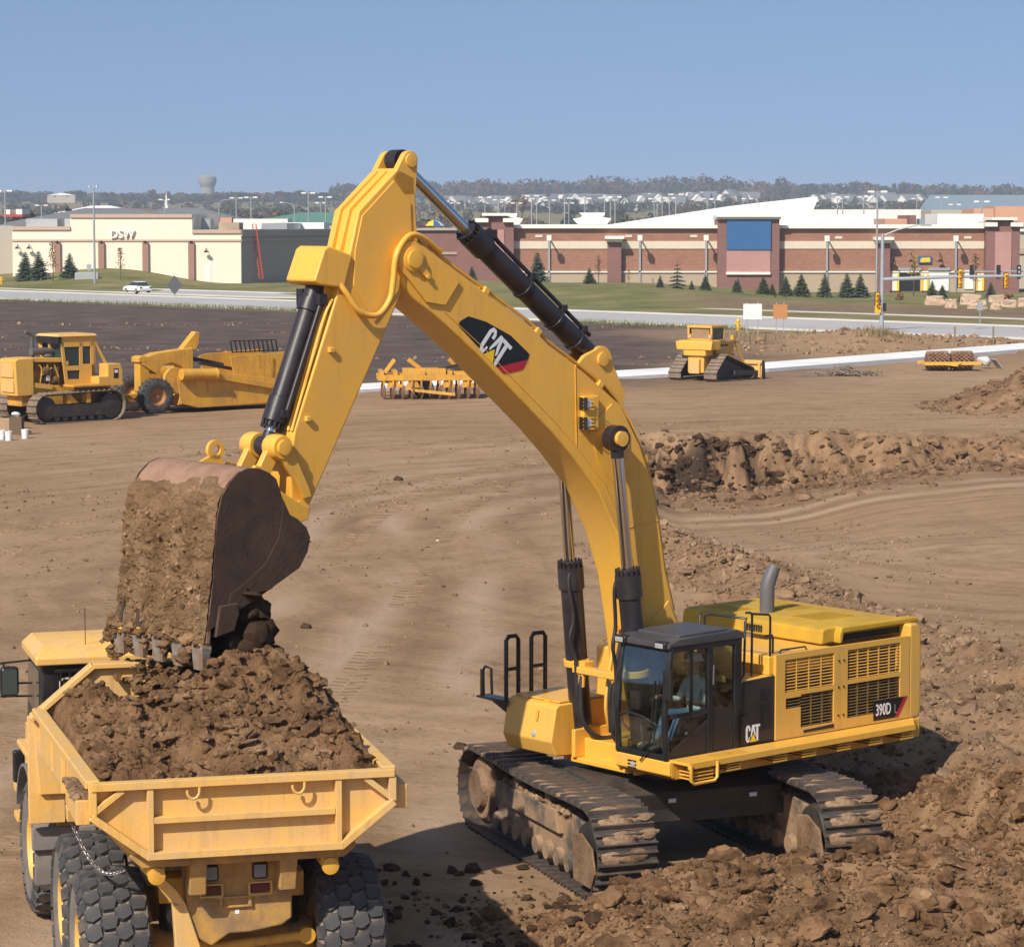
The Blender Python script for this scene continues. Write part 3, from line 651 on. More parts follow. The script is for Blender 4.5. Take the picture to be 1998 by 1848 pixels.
m = MB()                                                      # roof, with raised brow carrying two lamps
m.prism([(-.02, 3.23), (1.44, 3.23), (1.50, 3.20), (1.50, 3.28), (1.28, 3.34), (.1, 3.36), (-.02, 3.30)], Y0 - .02, Y1 + .02)
m.prism([(.2, 3.35), (1.22, 3.335), (1.20, 3.37), (.25, 3.385)], Y0 + .08, Y1 - .08)
M['roof_grey'] = worn('cab_roof_paint', (.05, .05, .055), (.12, .1, .09), .5, 2, .45, .03, 40)
m.build('cab_roof', 'roof_grey', cab, bevel=.02)
for y in (Y0 + .06, Y1 - .16):
    m = MB(); m.bx(1.40, 1.54, y - .10, y + .14, 3.19, 3.31); m.build('lamp_housing', 'black', cab, bevel=.03)
    m = MB(); m.bx(1.54, 1.556, y - .06, y + .10, 3.215, 3.285); m.build('work_lamp', 'lamp', cab, bevel=.015)
m = MB()                                                      # door lower panel with a slanted window sill
yy = Y1 - .02
m.prism([(.06, 1.63), (1.44, 1.63), (1.46, 1.72), (.70, 2.10), (.70, 2.24), (.06, 2.24)], yy - .03, yy)
m.prism([(.70, 2.20), (1.47, 2.20), (1.47, 2.26), (.70, 2.26)], yy - .03, yy + .012)
m.build('door', 'brown_black', cab, bevel=.006)
for nm, poly in (('door_window', [(.70, 2.26), (1.46, 2.26), (1.44, 2.75), (1.38, 3.17), (.70, 3.17)]), ('rear_side_window', [(.16, 2.24), (.60, 2.24), (.60, 3.17), (.16, 3.17)]), ('lower_door_window', [(.72, 2.10), (1.42, 1.75), (1.45, 2.2), (.72, 2.2)])):
    m = MB(); m.prism(poly, yy - .016, yy - .010); m.build(nm, 'cab_glass', cab)
m = MB(); m.bx(.99, 1.03, yy - .02, yy + .004, 2.26, 3.17); m.build('window_divider', 'black', cab)
m = MB(); m.loft([[(1.515, Y0 + .08, 1.68), (1.515, Y1 - .08, 1.68)][::1] + [(1.509, Y1 - .08, 1.68), (1.509, Y0 + .08, 1.68)], [(1.545, Y0 + .08, 2.2), (1.545, Y1 - .08, 2.2), (1.539, Y1 - .08, 2.2), (1.539, Y0 + .08, 2.2)], [(1.505, Y0 + .08, 2.75), (1.505, Y1 - .08, 2.75), (1.499, Y1 - .08, 2.75), (1.499, Y0 + .08, 2.75)], [(1.425, Y0 + .08, 3.17), (1.425, Y1 - .08, 3.17), (1.419, Y1 - .08, 3.17), (1.419, Y0 + .08, 3.17)]])
m.build('windshield', 'cab_glass', cab, smooth=40)
m = MB(); m.prism([(.16, 1.75), (1.44, 1.75), (1.47, 2.2), (1.42, 2.75), (1.36, 3.15), (.16, 3.15)], Y0 + .02, Y0 + .026); m.build('right_window', 'cab_glass', cab)
m = MB(); m.bx(.04, .046, Y0 + .08, Y1 - .08, 2.2, 3.1); m.build('rear_window', 'cab_glass', cab)
m = MB(); m.tube(smooth_path([(1.565, Y0 + .12, 2.17), (1.60, Y0 + .35, 2.23), (1.60, Y1 - .4, 2.20), (1.565, Y1 - .12, 2.10)]), .014, 6); m.build('windshield_bar', 'black', cab, smooth=60)
m = MB(); m.tube([(1.54, 1.62, 2.75), (1.575, 1.55, 2.2), (1.56, 1.38, 1.70), (1.55, 1.22, 1.55)], .012, 6); m.bar((1.585, 1.57, 2.75), (1.59, 1.50, 2.1), .02, .02); m.build('wiper', 'black', cab)
m = MB(); m.box((1.60, 1.84, 2.72), (.05, .17, .42)); m.bar((1.50, 1.72, 2.78), (1.60, 1.84, 2.78), .025, .025); m.build('mirror', 'black', cab, bevel=.02)
m = MB(); m.tube([(.62, yy + .04, 2.62), (.62, yy + .05, 2.9)], .012, 6); m.bx(1.10, 1.14, yy, yy + .01, 1.95, 1.98); m.build('door_handle', 'steel_bright', cab)
m = MB(); m.bx(.25, .75, .95, 1.45, 1.80, 2.02); m.prism([(.22, 2.0), (.36, 2.0), (.26, 2.75), (.14, 2.75)], .98, 1.42); m.bx(.17, .24, 1.08, 1.32, 2.75, 2.95); m.build('driver_seat', 'seat', cab, bevel=.04)
for y in (.84, 1.55):
    m = MB(); m.bx(.35, .95, y - .07, y + .07, 1.8, 2.16); m.tube([(.85, y, 2.15), (.9, y, 2.34)], .02, 6); m.build('joystick_console', 'steel_dark', cab, bevel=.02)
m = MB(); m.box((1.30, .86, 2.35), (.06, .2, .26)); m.build('monitor', 'steel_dark', cab, bevel=.01)
for y in (1.08, 1.32):
    m = MB(); m.box((1.36, y, 1.73), (.16, .1, .03), Matrix.Rotation(.4, 3, 'Y')); m.bar((1.36, y, 1.72), (1.40, y, 2.05), .025, .025); m.build('pedal', 'steel_bright', cab)
# --- house panels on the left side
YP = 1.70
m = MB(); m.prism([(-.71, 1.63), (.0, 1.63), (.02, 2.45), (-.04, 2.58), (-.71, 2.60)], YP - .08, YP); blk = m.build('side_panel', 'brown_black', exc, bevel=.015, label='black side panel behind the cab')
for z0, z1 in ((1.83, 2.20), (2.26, 2.44)):
    m = MB(); m.bx(-.60, -.40, YP, YP + .006, z0, z1); m.bx(-.57, -.43, YP + .006, YP + .010, z0 + .05, z1 - .05); m.build('vent_recess', 'black', blk)
m = MB(); m.bx(-.13, -.05, YP, YP + .008, 2.06, 2.10); m.build('latch', 'print_black', blk)
def grille_door(x0, x1, z0, z1, holes, name):
    """a door built from strips round its openings, holes = list of rectangles (xa, xb, za, zb)"""
    m = MB(); xs = sorted({x0, x1, *[h[0] for h in holes], *[h[1] for h in holes]}); zs = sorted({z0, z1, *[h[2] for h in holes], *[h[3] for h in holes]})
    for i in range(len(xs) - 1):
        run = None
        for j in range(len(zs) - 1):
            cx, cz = (xs[i] + xs[i + 1]) / 2, (zs[j] + zs[j + 1]) / 2
            solid = not any(h[0] < cx < h[1] and h[2] < cz < h[3] for h in holes)
            if solid: run = [zs[j] if run is None else run[0], zs[j + 1]]
            if (not solid or j == len(zs) - 2) and run is not None: m.bx(xs[i], xs[i + 1], YP - .04, YP + .02, *run); run = None
    o = m.build(name, 'yellow_side', exc)
    k = 0
    for h in holes:
        g = MB(); z = h[2] + .012
        while z < h[3] - .012: g.box(((h[0] + h[1]) / 2, YP - .012, z), (h[1] - h[0], .034, .012), Matrix.Rotation(.5, 3, 'X')); z += .046
        nx = max(1, round((h[1] - h[0]) / .25))
        for i in range(1, nx): xx = h[0] + (h[1] - h[0]) * i / nx; g.bx(xx - .009, xx + .009, YP - .028, YP + .006, h[2], h[3])
        g.build('grille', 'yellow_side' if h[4] else 'brown_yellow', o, kind='stuff')
        b = MB(); b.bx(h[0] + .001, h[1] - .001, YP - .09, YP - .085, h[2] + .001, h[3] - .001); b.build('radiator_core', 'core', o)
    return o
M['brown_yellow'] = worn('mesh_paint', (.20, .125, .035), (.05, .04, .03), .6, 6, .6, .1, 40); M['core'] = mat('radiator_core', (.02, .018, .014), .8)
d1 = grille_door(-2.10, -.71, 1.63, 2.90, [(-1.95, -.90, 2.32, 2.81, 1), (-1.95, -1.24, 1.76, 2.26, 0), (-1.24, -.92, 2.07, 2.23, 0)], 'engine_door')
d2 = grille_door(-3.64, -2.105, 1.63, 2.90, [(-3.43, -2.25, 2.36, 2.82, 1), (-3.43, -2.25, 1.78, 2.30, 0)], 'engine_door')
for z in (1.85, 2.28, 2.68):
    for x in (-2.05, -2.16):
        m = MB(); m.lathe([(0, .016), (.012, .016), (.014, .008)], (x, YP + .02, z), (0, 1, 0), 10); m.build('door_bolt', 'black', d1 if x > -2.1 else d2)
m = MB(); m.prism([(-1.95, 1.68), (-1.30, 1.68), (-1.30, 1.715), (-1.95, 1.735)], YP + .02, YP + .028); m.build('lower_vent', 'core', d1)
m = MB(); m.prism(arc(-3.78, 1.74, .14, 180, 270, 5) + [(-3.645, 1.60), (-3.645, 3.08)] + arc(-3.78, 2.95, .13, 90, 180, 5), -1.72, 1.72)
m.build('counterweight', 'yellow_side', exc, bevel=.04)
# decal with model number
def on_side(me, x, z, y=YP + .026, mir=True):
    """lay a flat mesh (xy plane) on the left side, reading towards the rear"""
    return Matrix.Translation((x, y, z)) @ Matrix(((-1, 0, 0, 0), (0, 0, 1, 0), (0, 1, 0, 0), (0, 0, 0, 1)))
m = MB(); m.prism([(-2.83, 1.67), (-2.83, 1.975), (-3.60, 1.975), (-3.38, 1.67)], YP + .021, YP + .024); dec = m.build('model_decal', 'print_black', exc)
m = MB(); m.prism([(-3.31, 1.67), (-3.385, 1.67), (-3.60, 1.975), (-3.525, 1.975)], YP + .0245, YP + .0265); m.build('red_stripe', 'print_red', dec)
put('lettering', text_mesh('390D', .25, M['print_white'], .62, .001, bold=.004), dec, on_side(None, -3.05, 1.82))
put('lettering', text_mesh('L', .20, M['print_grey'], .7, .001), dec, on_side(None, -3.33, 1.80))
def cat_mark(parent, mw, s=1.0, depth=.002):
    """three block letters with a triangle at their foot; unit height, about 1.25 wide"""
    L = MB()
    def P(poly): L.prism([(x * s, y * s) for x, y in poly], 0, depth, 'z')
    # C
    P([(.02, .18), (.02, .82), (.12, 1.0), (.30, 1.0), (.40, .84), (.40, .66), (.27, .66), (.27, .82), (.22, .88), (.17, .82), (.17, .18), (.22, .12), (.27, .18), (.27, .30), (.36, .30), (.30, .0), (.12, 0)])
    # A
    P([(.42, .36), (.55, 1.0), (.72, 1.0), (.85, .36), (.80, .26), (.66, .60), (.63, .80), (.60, .60), (.47, .26)])
    # T
    P([(.75, 1.0), (1.22, 1.0), (1.22, .86), (1.05, .86), (1.05, .02), (.94, .02), (.90, .14), (.90, .86), (.75, .86)])
    put('lettering', L.mesh('lettering', M['print_white']), parent, mw)
    L = MB(); L.prism([(.36 * s, 0), (.90 * s, 0), (.63 * s, .44 * s)], .0005, depth + .0005, 'z'); put('triangle', L.mesh('triangle', M['yellow_bright']), parent, mw)
cat_mark(blk, on_side(None, -.02 - .08, 1.67, YP + .003), .25)
# --- decks, hood, exhaust
m = MB(); m.bx(-.71, .0, .6, YP - .01, 2.5, 2.60); m.bx(-2.05, -.62, .45, YP - .045, 2.60, 2.88); m.build('service_deck', 'yellow', exc, bevel=.02)
m = MB(); m.bx(-1.95, .1, -.62, .58, 1.6, 2.55); m.bx(-1.9, -.4, -.5, .42, 2.55, 2.86); m.build('swing_motor_housing', 'yellow', exc, bevel=.03)
m = MB(); m.bx(.3, .34, .62, 1.7, 2.6, 2.7); m.bx(-.5, -.1, .66, 1.02, 2.6, 3.0); m.build('filter_box', 'yellow_side', exc, bevel=.02)
m = MB(); m.prism([(-3.96, 2.90), (-3.98, 3.02), (-3.90, 3.12), (-3.75, 3.15), (-2.05, 3.15), (-1.95, 3.12), (-1.92, 2.90)], -1.55, 1.48)
hood = m.build('engine_hood', 'yellow_hood', exc, bevel=.035, label='raised yellow engine hood with vents')
m = MB(); m.prism([(-3.94, 2.93), (-2.3, 2.93), (-2.3, 3.02), (-3.94, 3.02)], 1.48, 1.50); m.build('dark_screen', 'core', hood)
m = MB(); m.prism([(-3.99, 3.07), (-3.95, 3.16), (-2.25, 3.16), (-2.2, 3.05), (-2.2, 2.9), (-2.26, 2.9), (-2.30, 3.05)], 1.40, 1.60); m.build('hood_edge', 'yellow_hood', hood, bevel=.03)
for x0, x1, y0, y1 in ((-3.3, -2.5, .3, .85), (-3.5, -2.9, -.7, -.2), (-2.6, -2.2, -1.3, -.7)):
    m = MB(); 
    for i in range(9): yy_ = y0 + (y1 - y0) * i / 8; m.box(((x0 + x1) / 2, yy_, 3.155), (x1 - x0, .028, .012))
    m.build('hood_vent', 'yellow_hood', hood, kind='stuff')
m = MB()
for i in range(8): m.bx(-1.922, -1.914, -.15 + i * .05, -.12 + i * .05, 2.95, 3.06)
m.build('front_louvre', 'core', hood, kind='stuff')
m = MB(); m.tube([(-2.57, -.3, 3.12), (-2.57, -.3, 3.5), (-2.575, -.3, 3.56), (-2.60, -.29, 3.64), (-2.66, -.28, 3.78), (-2.70, -.27, 3.86)], [.115, .115, .115, .113, .105, .095], 20, cap=False); m.tube([(-2.70, -.27, 3.858), (-2.6, -.29, 3.62)], [.093, .10], 20)
m.build('exhaust_stack', 'exhaust', exc, smooth=50)
# --- walkway along the left side
m = MB(); m.prism([(1.47, 1.74), (1.47, 2.14), (-3.30, 2.14), (-3.72, 1.74)], 1.585, 1.625, 'z'); m.bx(-3.3, 1.47, 2.12, 2.16, 1.54, 1.632)
wk = m.build('walkway', 'yellow', exc, bevel=.006)
m = MB(); m.bx(.2, .85, 1.84, 2.06, 1.6255, 1.629); m.build('anti_slip_pad', 'yellow_old', wk)
for x in (.55, -.4, -1.0, -1.75, -2.45, -3.15):
    m = MB()
    for i in range(4): m.bx(x - .14, x + .14, 1.75, 2.13, 1.42 + i * .04, 1.436 + i * .04)
    m.prism([(1.73, 1.36), (1.78, 1.36), (2.14, 1.54), (2.14, 1.584), (1.73, 1.584)], x - .16, x - .145, 'x'); m.build('walkway_bracket', 'yellow', wk)
m = MB(); m.tube([(1.44, 2.16, 1.60), (1.44, 2.16, 1.38), (1.38, 2.16, 1.33), (.98, 2.16, 1.33), (.92, 2.16, 1.38), (.92, 2.16, 1.60)], .026, 8); m.build('step_loop', 'yellow', exc, smooth=60)
m = MB(); 
for i in range(3): m.bx(.98, 1.38, 1.85, 2.14, 1.37 + i * .05, 1.385 + i * .05)
m.build('step_tread', 'yellow', exc)
# --- right front box, tank, rails
m = MB(); m.loft([[(1.18, y, 1.30), (1.52, y, 1.32), (1.62, y, 1.54), (1.52, y, 2.05), (1.44, y, 2.09), (.45, y, 2.10), (.45, y, 1.30)] for y in (-1.76, -.64)])
tb = m.build('tool_box', 'yellow', exc, bevel=.025, label='yellow tool box at the front right corner')
m = MB(); m.prism([(.5, 2.105), (1.40, 2.10), (1.40, 2.125), (.5, 2.13)], -1.70, -.70); m.build('box_lid', 'yellow', tb, bevel=.008)
for y in (-1.45, -.95):
    m = MB(); m.bx(1.38, 1.44, y - .06, y + .06, 2.09, 2.13); m.build('hinge', 'yellow', tb, bevel=.005)
m = MB(); m.box((1.585, -1.05, 1.62), (.02, .16, .15), Matrix.Rotation(-.19, 3, 'Y')); m.build('lamp_grille', 'black', tb); 
m = MB(); m.lathe([(0, .05), (.015, .05), (.03, .02)], (1.598, -1.05, 1.62), (1, 0, .19), 16); m.build('work_lamp', 'lamp', tb, smooth=40)
m = MB(); m.box((1.566, -1.0, 1.43), (.006, .42, .12), Matrix.Rotation(.42, 3, 'Y')); m.build('perforated_plate', 'yellow_side', tb)
m = MB(); m.box((1.567, -1.02, 1.90), (.006, .05, .16), Matrix.Rotation(-.19, 3, 'Y')); m.build('warning_label', 'yellow_old', tb)
m = MB(); m.bx(-1.7, -.25, -1.74, -.64, 1.6, 2.70); tk = m.build('fuel_tank', 'yellow', exc, bevel=.05)
m = MB(); m.lathe([(0, .10), (.09, .10), (.09, .05), (.13, .05), (.13, .085), (.17, .085)], (-.55, -1.25, 2.70), (0, 0, 1), 18); m.build('filler_cap', 'yellow', tk, smooth=35)
m = MB(); m.tube([(-.35, -1.65, 2.70), (-.35, -1.65, 2.80), (-.35, -1.38, 2.80), (-.35, -1.38, 2.72)], .018, 8); m.tube([(-.4, -1.05, 2.70), (-.4, -1.05, 2.82), (-.4, -.72, 2.86), (-.4, -.7, 2.70)], .018, 8); m.build('tank_handle', 'yellow', tk, smooth=60)
for x0, x1 in ((1.34, 1.60 - .02), (.80, 1.08)):
    m = MB(); m.tube([(x1, -1.72, 1.95), (x1, -1.72, 2.94), (x1 - .05, -1.72, 3.0), (x0 + .05, -1.72, 3.0), (x0, -1.72, 2.94), (x0, -1.72, 1.95)], .034, 10); m.tube([(x1, -1.72, 2.50), (x0, -1.72, 2.50)], .028, 8)
    m.build('grab_rail', 'black', exc, smooth=60)
m = MB(); m.loft([[(1.50, -1.76, 1.80), (1.36, -1.76, 1.80), (1.34, -1.76, 2.02), (1.56, -1.76, 2.02)], [(1.55, -2.10, 1.97), (1.36, -2.10, 1.97), (1.34, -2.10, 2.02), (1.58, -2.10, 2.02)], [(1.58, -2.42, 1.99), (1.36, -2.42, 1.99), (1.34, -2.42, 2.02), (1.6, -2.42, 2.02)]])
m.tube([(1.46, -2.40, 2.0), (1.46, -2.41, 2.40), (1.46, -2.36, 2.46), (1.46, -2.22, 2.44), (1.46, -2.2, 2.05)], .022, 8); m.box((1.5, -2.38, 2.22), (.05, .05, .4)); m.build('mirror_bracket', 'black', exc, smooth=40)
# deck rails behind the cab
def rail(pts, r=.018): m = MB(); m.tube(smooth_path(pts, 3) if False else pts, r, 8); m.build('hand_rail', 'black', exc, smooth=60)
rail([(-.08, 1.62, 2.60), (-.14, 1.62, 2.66), (-.16, 1.62, 3.44), (-.19, 1.62, 3.48), (-.1, .95, 3.48), (-.06, .88, 3.46), (-.06, .86, 2.6)])
rail([(-.10, .74, 2.6), (-.10, .74, 3.44), (-.14, .72, 3.47)])
rail([(-.30, 1.62, 3.2), (-.30, 1.62, 3.52), (-.27, 1.62, 3.56), (-.22, 1.56, 3.56)])
rail([(-.30, 1.62, 3.54), (-.64, 1.62, 3.50), (-.68, 1.62, 3.46), (-.68, 1.62, 2.88)])
rail([(-.30, 1.62, 3.25), (-.30, 1.62, 2.62)])
rail([(-.70, 1.5, 3.16), (-.84, 1.5, 3.16), (-.86, 1.5, 3.12), (-.86, 1.5, 2.88)])
rail([(-.95, 1.55, 2.88), (-.98, 1.55, 2.93), (-1.5, 1.55, 2.93), (-1.53, 1.55, 2.88)], .014)
# --- boom
top_e = [(-.28, 1.95), (-.25, 2.6), (-.10, 3.23), (.04, 3.45), (.24, 4.11), (.36, 4.77), (.54, 5.47), (.77, 6.0), (1.17, 6.61), (1.86, 7.09), (2.53, 7.50), (2.89, 7.79), (4.42, 8.68), (4.80, 8.93)]
low_e = [(5.14, 8.36), (4.98, 8.20), (4.70, 8.02), (4.45, 7.85), (3.81, 7.37), (3.19, 6.85), (2.48, 6.26), (2.10, 5.90), (1.60, 5.37), (1.22, 4.72), (.97, 4.05), (.84, 3.42), (.70, 2.6), (.50, 1.98)]
poly = top_e + arc(5.02, 8.74, .27, 118, -60, 8) + low_e + arc(.1, 1.95, .38, -5, -175, 6)[1:-1]
m = MB(); m.prism(poly, -.36, .36); boom = m.build('boom', 'yellow', exc, bevel=.035, label='curved yellow boom')
def along_edge(pts, w, d, y0, y1, nm, par, mt='yellow', off=0.0):
    m = MB()
    for a, b in zip(pts[:-1], pts[1:]): m.bar((a[0], (y0 + y1) / 2, a[1]), (b[0], (y0 + y1) / 2, b[1]), abs(y1 - y0), d, (0, 0, 1))
    return m.build(nm, mt, par)
# weld flanges along the lower edge and a stiffener plate over the head
fl = MB(); q = low_e[2:]
for s_ in (-1, 1):
    for a, b in zip(q[:-1], q[1:]): fl.bar((a[0], s_ * .395, a[1] + .02), (b[0], s_ * .395, b[1] + .02), .018, .075, (0, 1, 0))
for s_ in (-1, 1):                                            # weld seams on the boom sides
    for a, b in zip(q[:-1], q[1:]):
        pass
    ws = MB(); up_ = [(4.45, 8.02), (3.75, 7.5), (3.13, 6.98), (2.42, 6.40), (2.02, 6.03), (1.50, 5.48), (1.11, 4.80), (.86, 4.10), (.72, 3.45), (.58, 2.6)]
    for a, b in zip(up_[:-1], up_[1:]): ws.bar((a[0], s_ * .3615, a[1]), (b[0], s_ * .3615, b[1]), .008, .020, (0, 1, 0))
    for a, b in (((2.05, 7.18), (2.02, 6.03)), ((.40, 4.86), (1.12, 4.78))): ws.bar((a[0], s_ * .3615, a[1]), (b[0], s_ * .3615, b[1]), .007, .016, (0, 1, 0))
    ws.build('weld_seam', 'yellow', boom, kind='stuff')
for s_ in (-1, 1):
    fl2 = MB(); y0 = s_ * .36; y1 = s_ * .40
    fl2.prism([(5.02 + .25 * math.cos(R(a)), 8.74 + .25 * math.sin(R(a))) for a in range(100, -80, -20)] + [(4.78, 8.15), (4.45, 8.10), (4.2, 8.42), (4.62, 8.75)], min(y0, y1), max(y0, y1)); fl2.build('head_plate', 'yellow', boom, bevel=.012)
for s_ in (-1, 1):
    y0, y1 = s_ * .36, s_ * .385; fl3 = MB(); fl3.prism([(1.80, 6.30), (1.35, 6.62), (1.02, 6.2), (1.0, 5.6), (1.25, 5.4), (1.6, 5.75)], min(y0, y1), max(y0, y1)); fl3.build('stiffener_plate', 'yellow', boom, bevel=.008); fl3 = MB(); fl3.prism([(.62, 3.3), (.2, 3.65), (-.02, 3.2), (-.15, 2.2), (.3, 1.9), (.52, 2.3)], min(y0, y1), max(y0, y1)); fl3.build('stiffener_plate', 'yellow', boom, bevel=.008)
for s_ in (-1, 1):                                            # pins at the boom head
    m = MB(); m.lathe([(.40 * 1, .17), (.43, .17), (.44, .12), (.47, .12), (.475, .06)], (5.02, 0, 8.74), (0, s_, 0), 20); m.box((4.90, s_ * .425, 8.62), (.34, .03, .09), Matrix.Rotation(-.75 if True else 0, 3, 'Y')); m.build('boom_head_pin', 'yellow', boom, smooth=35)
    m = MB(); m.lathe([(0, .03), (.03, .03)], (4.79, s_ * .43, 8.5), (0, s_, 0), 10); m.build('pin_bolt', 'yellow', boom, smooth=35)
# lift cylinders
def cylinder(name, a, b, split, r_b, r_r, eye_a=.13, eye_b=.15, w=.16, stripe=None, pipe=None):
    a = Vector(a); b = Vector(b); d = (b - a).normalized(); L = (b - a).length
    m = MB(); m.tube([a, a + d * (L * split - .34), a + d * (L * split - .33), a + d * (L * split), ], [r_b, r_b, r_b * 1.18, r_b * 1.18], 24)
    m.lathe([(-w / 2, eye_a * .4), (-w / 2, eye_a), (w / 2, eye_a), (w / 2, eye_a * .4)], a, (0, 1, 0), 20)
    o = m.build(name, 'cyl', exc, smooth=40)
    g = MB()
    for i in range(14):
        u = d.orthogonal().normalized(); wv = d.cross(u); an = 2 * math.pi * i / 14; c = a + d * (L * split + .05) + (u * math.cos(an) + wv * math.sin(an)) * r_b * 1.02
        g.tube([c - d * .07, c + d * .05], r_b * .13, 6)
    g.tube([a + d * (L * split - .01), a + d * (L * split + .07)], r_b * .9, 20); g.build('gland_bolts', 'cyl', o, smooth=40)
    m = MB(); m.cyl(a + d * (L * split), b - d * eye_b * .8, r_r, None, 20); m.build('piston_rod', 'chrome', o, smooth=40)
    m = MB(); m.lathe([(-w / 2, eye_b * .4), (-w / 2, eye_b), (w / 2, eye_b), (w / 2, eye_b * .4)], b, (0, 1, 0), 22); m.cyl(b - d * eye_b * 1.5, b - d * eye_b * .5, r_r * 1.15, None, 16); m.build('rod_eye', 'cyl', o, smooth=40)
    return o, d
for s_ in (-1, 1):
    c, d = cylinder('boom_cylinder', (.98, s_ * .67, 1.56), (1.47, s_ * .60, 6.14), .565, .165, .085, .17, .19, .18)
    m = MB(); m.lathe([(0, .11), (.06, .11), (.065, .03)], (1.47, s_ * .69, 6.14), (0, s_, 0), 18); m.build('pin_cap', 'yellow', c, smooth=35)
    m = MB(); m.tube(smooth_path([(1.36, s_ * .52, 4.1), (1.40, s_ * .50, 3.9), (1.34, s_ * .46, 3.4), (1.40, s_ * .47, 3.1), (1.32, s_ * .44, 2.8), (1.30, s_ * .44, 2.4)]), .028, 8); m.build('oil_line', 'rubber', c, smooth=60)
    m = MB(); m.lathe([(-.05, .20), (.05, .20)], Vector((.98, s_ * .67, 1.56)) + d * 1.15, d, 20); m.box(Vector((.98, s_ * .56, 1.56)) + d * 1.15 + Vector((.05, -s_ * .08, 0)), (.2, .3, .1)); m.build('line_clamp', 'yellow', c, bevel=.01)
m = MB(); m.cyl((1.47, -.75, 6.14), (1.47, .75, 6.14), .09); m.build('boom_cylinder_pin', 'yellow', exc, smooth=35)
# hoses in front of the boom foot
def hose(pts, r=.035, mt='rubber'): m = MB(); m.tube(smooth_path(pts, 6), r, 8); m.build('hose', mt, exc, smooth=60)
for i, (y, dy) in enumerate(((-.42, 0), (-.34, .05), (.30, 0), (.38, .05), (.46, .1))):
    hose([(1.26, y, 2.62), (1.30, y, 2.3), (1.22 + dy, y * .9, 1.85), (1.05, y * .6, 1.62), (.75, y * .4, 1.60)], .036)
hose([(.9, .0, 3.3), (1.08, .04, 2.6), (1.15, .05, 2.1), (1.0, 0, 1.7)], .03, 'yellow'); hose([(.95, .2, 3.3), (1.1, .2, 2.7), (1.2, .2, 2.2), (1.1, .1, 1.75)], .03)
m = MB(); m.bx(1.15, 1.32, -.52, .52, 2.58, 2.68); m.build('hose_manifold', 'yellow', exc, bevel=.015)
for y in (-.42, -.34, .30, .38, .46):
    m = MB(); m.cyl((1.26, y, 2.6), (1.275, y, 2.38), .042, None, 12); m.build('hose_fitting', 'yellow', exc, smooth=40)
# hydraulic lines along the top of the boom
for k, y in enumerate((-.22, -.12, .14, .24)):
    off = .06 + .02 * (k % 2); P_ = []
    for a, b in zip(top_e[3:-1], top_e[4:]):
        t = Vector((b[0] - a[0], b[1] - a[1])).normalized(); P_.append((a[0] - t.y * off, y, a[1] + t.x * off))
    P_.append((4.72, y, 9.0)); m = MB(); m.tube(smooth_path(P_, 3), .025, 6); m.build('boom_line', 'yellow', exc, smooth=60)
for i in (4, 6, 8, 10, 11):
    a, b = top_e[i], top_e[i + 1]; t = Vector((b[0] - a[0], b[1] - a[1])).normalized(); c = ((a[0] + b[0]) / 2 - t.y * .06, 0, (a[1] + b[1]) / 2 + t.x * .06)
    m = MB(); m.bar((c[0], -.30, c[2]), (c[0], .30, c[2]), .10, .10, (t.x, 0, t.y)); m.build('line_clamp', 'yellow', exc, bevel=.01)
# work lamps on the boom side
m = MB(); m.bx(1.66, 1.96, .36, .45, 6.26, 6.76); lampbox = m.build('lamp_bracket', 'yellow', exc, bevel=.02)
for z in (6.37, 6.65):
    m = MB(); m.bx(1.96, 1.975, .37, .53, z - .09, z + .09); m.build('lamp_guard', 'black', lampbox); m = MB(); m.box((1.90, .475, z), (.12, .06, .13)); m.build('work_lamp', 'lamp', lampbox, bevel=.02)
    for i in range(4): 
        m = MB(); m.tube([(1.98, .46 , z - .08 + i * .053), (1.83, .53, z - .08 + i * .053)], .007, 5); m.build('guard_bar', 'yellow', lampbox)
# decal on the boom: black shield, letters, triangle, red foot
dpoly = [(4.20, 7.86), (4.15, 7.90), (4.02, 7.96), (3.70, 7.86), (3.26, 7.66), (2.96, 7.42), (2.93, 7.37), (3.0, 7.24), (3.56, 7.27), (3.68, 7.36), (4.18, 7.79)]
m = MB(); m.prism([(p[0] - .02, p[1]) for p in [(4.22, 7.83), (4.19, 7.88), (4.04, 7.945), (3.72, 7.86), (3.28, 7.66), (2.97, 7.42), (2.93, 7.38), (2.965, 7.31), (3.53, 7.225), (3.66, 7.34), (4.19, 7.79)]], .362, .366); bd = m.build('brand_decal', 'print_black', exc)
m = MB(); m.prism([(2.945, 7.31), (3.51, 7.225), (3.40, 7.13), (3.34, 7.125), (3.06, 7.17), (3.02, 7.19)], .362, .3665); m.build('red_foot', 'print_red', bd)
bd_dir = math.atan2(7.34 - 7.79, 3.66 - 4.19)                 # text baseline runs down the boom
bx_ = Vector((math.cos(bd_dir), 0, math.sin(bd_dir))); bz_ = Vector((-bx_.z, 0, bx_.x)); bz_ = -bz_
mw = Matrix(((bx_.x, bz_.x, 0, 3.86), (0, 0, 1, .367), (bx_.z, bz_.z, 0, 7.505), (0, 0, 0, 1)))
cat_mark(bd, mw, .40)
